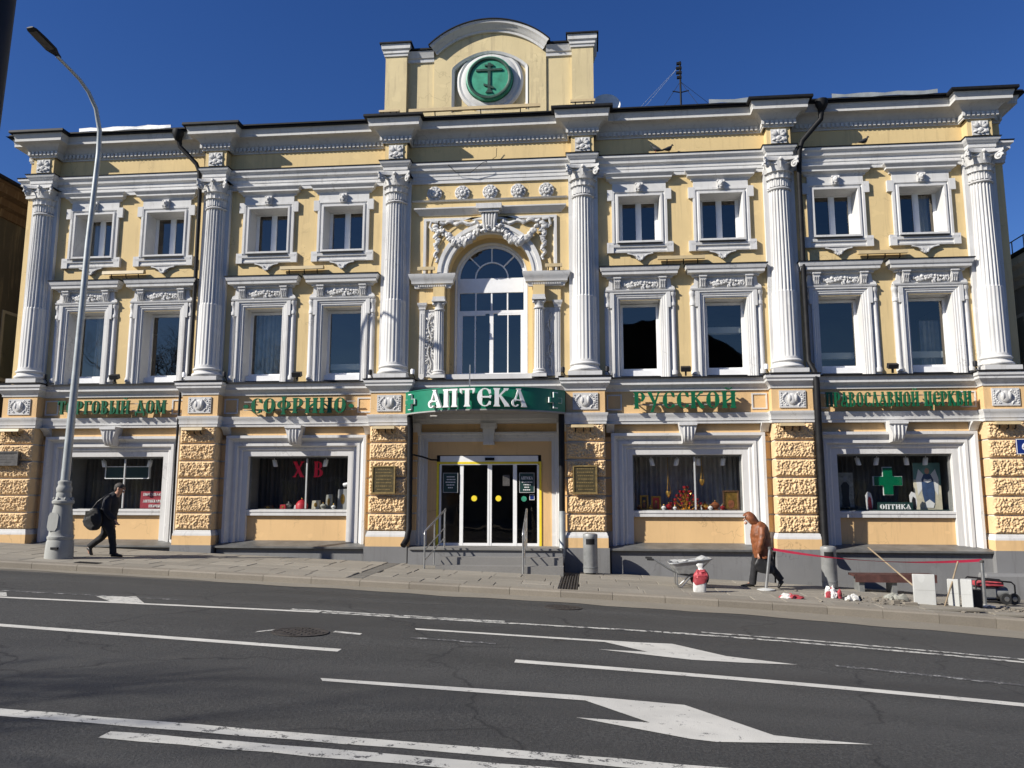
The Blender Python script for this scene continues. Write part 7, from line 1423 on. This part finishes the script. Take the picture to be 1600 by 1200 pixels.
for xx in (13.4, 15.6, 17.8):
    for z in (1.0, 5.0): w_ = part('window', B().frame4(xx - 0.6, xx + 0.6, z, z + 2.0, [(0, 1.4), (0, 1.32), (0.1, 1.32), (0.1, 1.38)]), 'white', nr); part('pane', B().box(xx - 0.5, xx + 0.5, 1.36, 1.385, z + 0.1, z + 1.9), 'glass', w_)
def opposite(x0, x1, h, mat, label):
    t = wthing('opposite_building', label, 'building', ((x0 + x1) / 2, -34, 0.2)); part('wall', B().box(x0, x1, -48, -34, -2, h), mat, t); part('roof', B().mould(x0, x1, -34, [(0.1, h), (0.6, h + 0.1), (0.6, h + 0.3), (-6, h + 3)], True, True, -48), 'roof_metal', t)
    wm = B().box(-0.6, 0.6, -33.995, -33.96, 0, 1.9).mesh('window'); gm = B().box(-0.5, 0.5, -33.955, -33.945, 0.1, 1.8).mesh('pane'); x = x0 + 1.8
    while x < x1 - 1.2:
        z = 1.6
        while z < h - 2.4: o = link('window', wm, 'white', t, (x, 0, z)); link('pane', gm, 'glass', o); z += 3.4
        x += 2.9
opposite(-46, -5.5, 6.6, 'opp_wall', 'long low building across the street behind the viewpoint, to the left'); opposite(-4.5, 12, 10.2, 'opp_wall_pink', 'tallest building across the street right behind the viewpoint'); opposite(13, 44, 6.2, 'opp_wall', 'low building across the street behind the viewpoint, to the right')
# bare street trees behind the camera: their branch shadows fall on the road at the left
def bare_tree(x, y, h, seed, label):
    random.seed(seed); t = wthing('bare_tree', label, 'tree', (x, y, 0.5)); tk = B(); br = B()
    def grow(p, d, L_, r, lev):
        pts = [p]; rr = [r]; q = p.copy(); dd = d.copy()
        for k in range(4):
            dd = (dd + Vector((random.uniform(-1, 1), random.uniform(-1, 1), random.uniform(-0.3, 0.7))) * 0.16).normalized(); q = q + dd * (L_ / 4); pts.append(q.copy()); rr.append(r * (1 - 0.13 * (k + 1)))
        (tk if lev == 0 else br).tube(pts, rr, 7 if lev < 2 else 4 if lev < 4 else 3)
        if lev >= 5: return
        nn = 5 if lev < 2 else 4
        for k in range(nn):
            i = random.choice([2, 3, 4]) if lev else random.choice([3, 4, 4]); a_ = random.uniform(0, 2 * math.pi); perp = Vector((math.cos(a_), math.sin(a_), random.uniform(-0.1, 0.5))).normalized()
            grow(pts[i].copy(), (dd * random.uniform(0.5, 0.9) + perp * 0.75).normalized(), L_ * random.uniform(0.55, 0.75), rr[i] * 0.74, lev + 1)
    grow(Vector((x, y, 0.2)), Vector((0, 0, 1)), h * 0.33, 0.36, 0)
    part('trunk', tk, 'bark', t, 60); part('crown', br, 'bark', t, 60)
bare_tree(-22.5, -21.4, 16.0, 5, 'bare leafless street tree behind the viewpoint on the left'); bare_tree(-20.0, -22.6, 17.0, 8, 'taller bare street tree behind the viewpoint on the left'); bare_tree(3.5, -27.5, 9.0, 14, 'bare street tree across the street behind the viewpoint to the right')
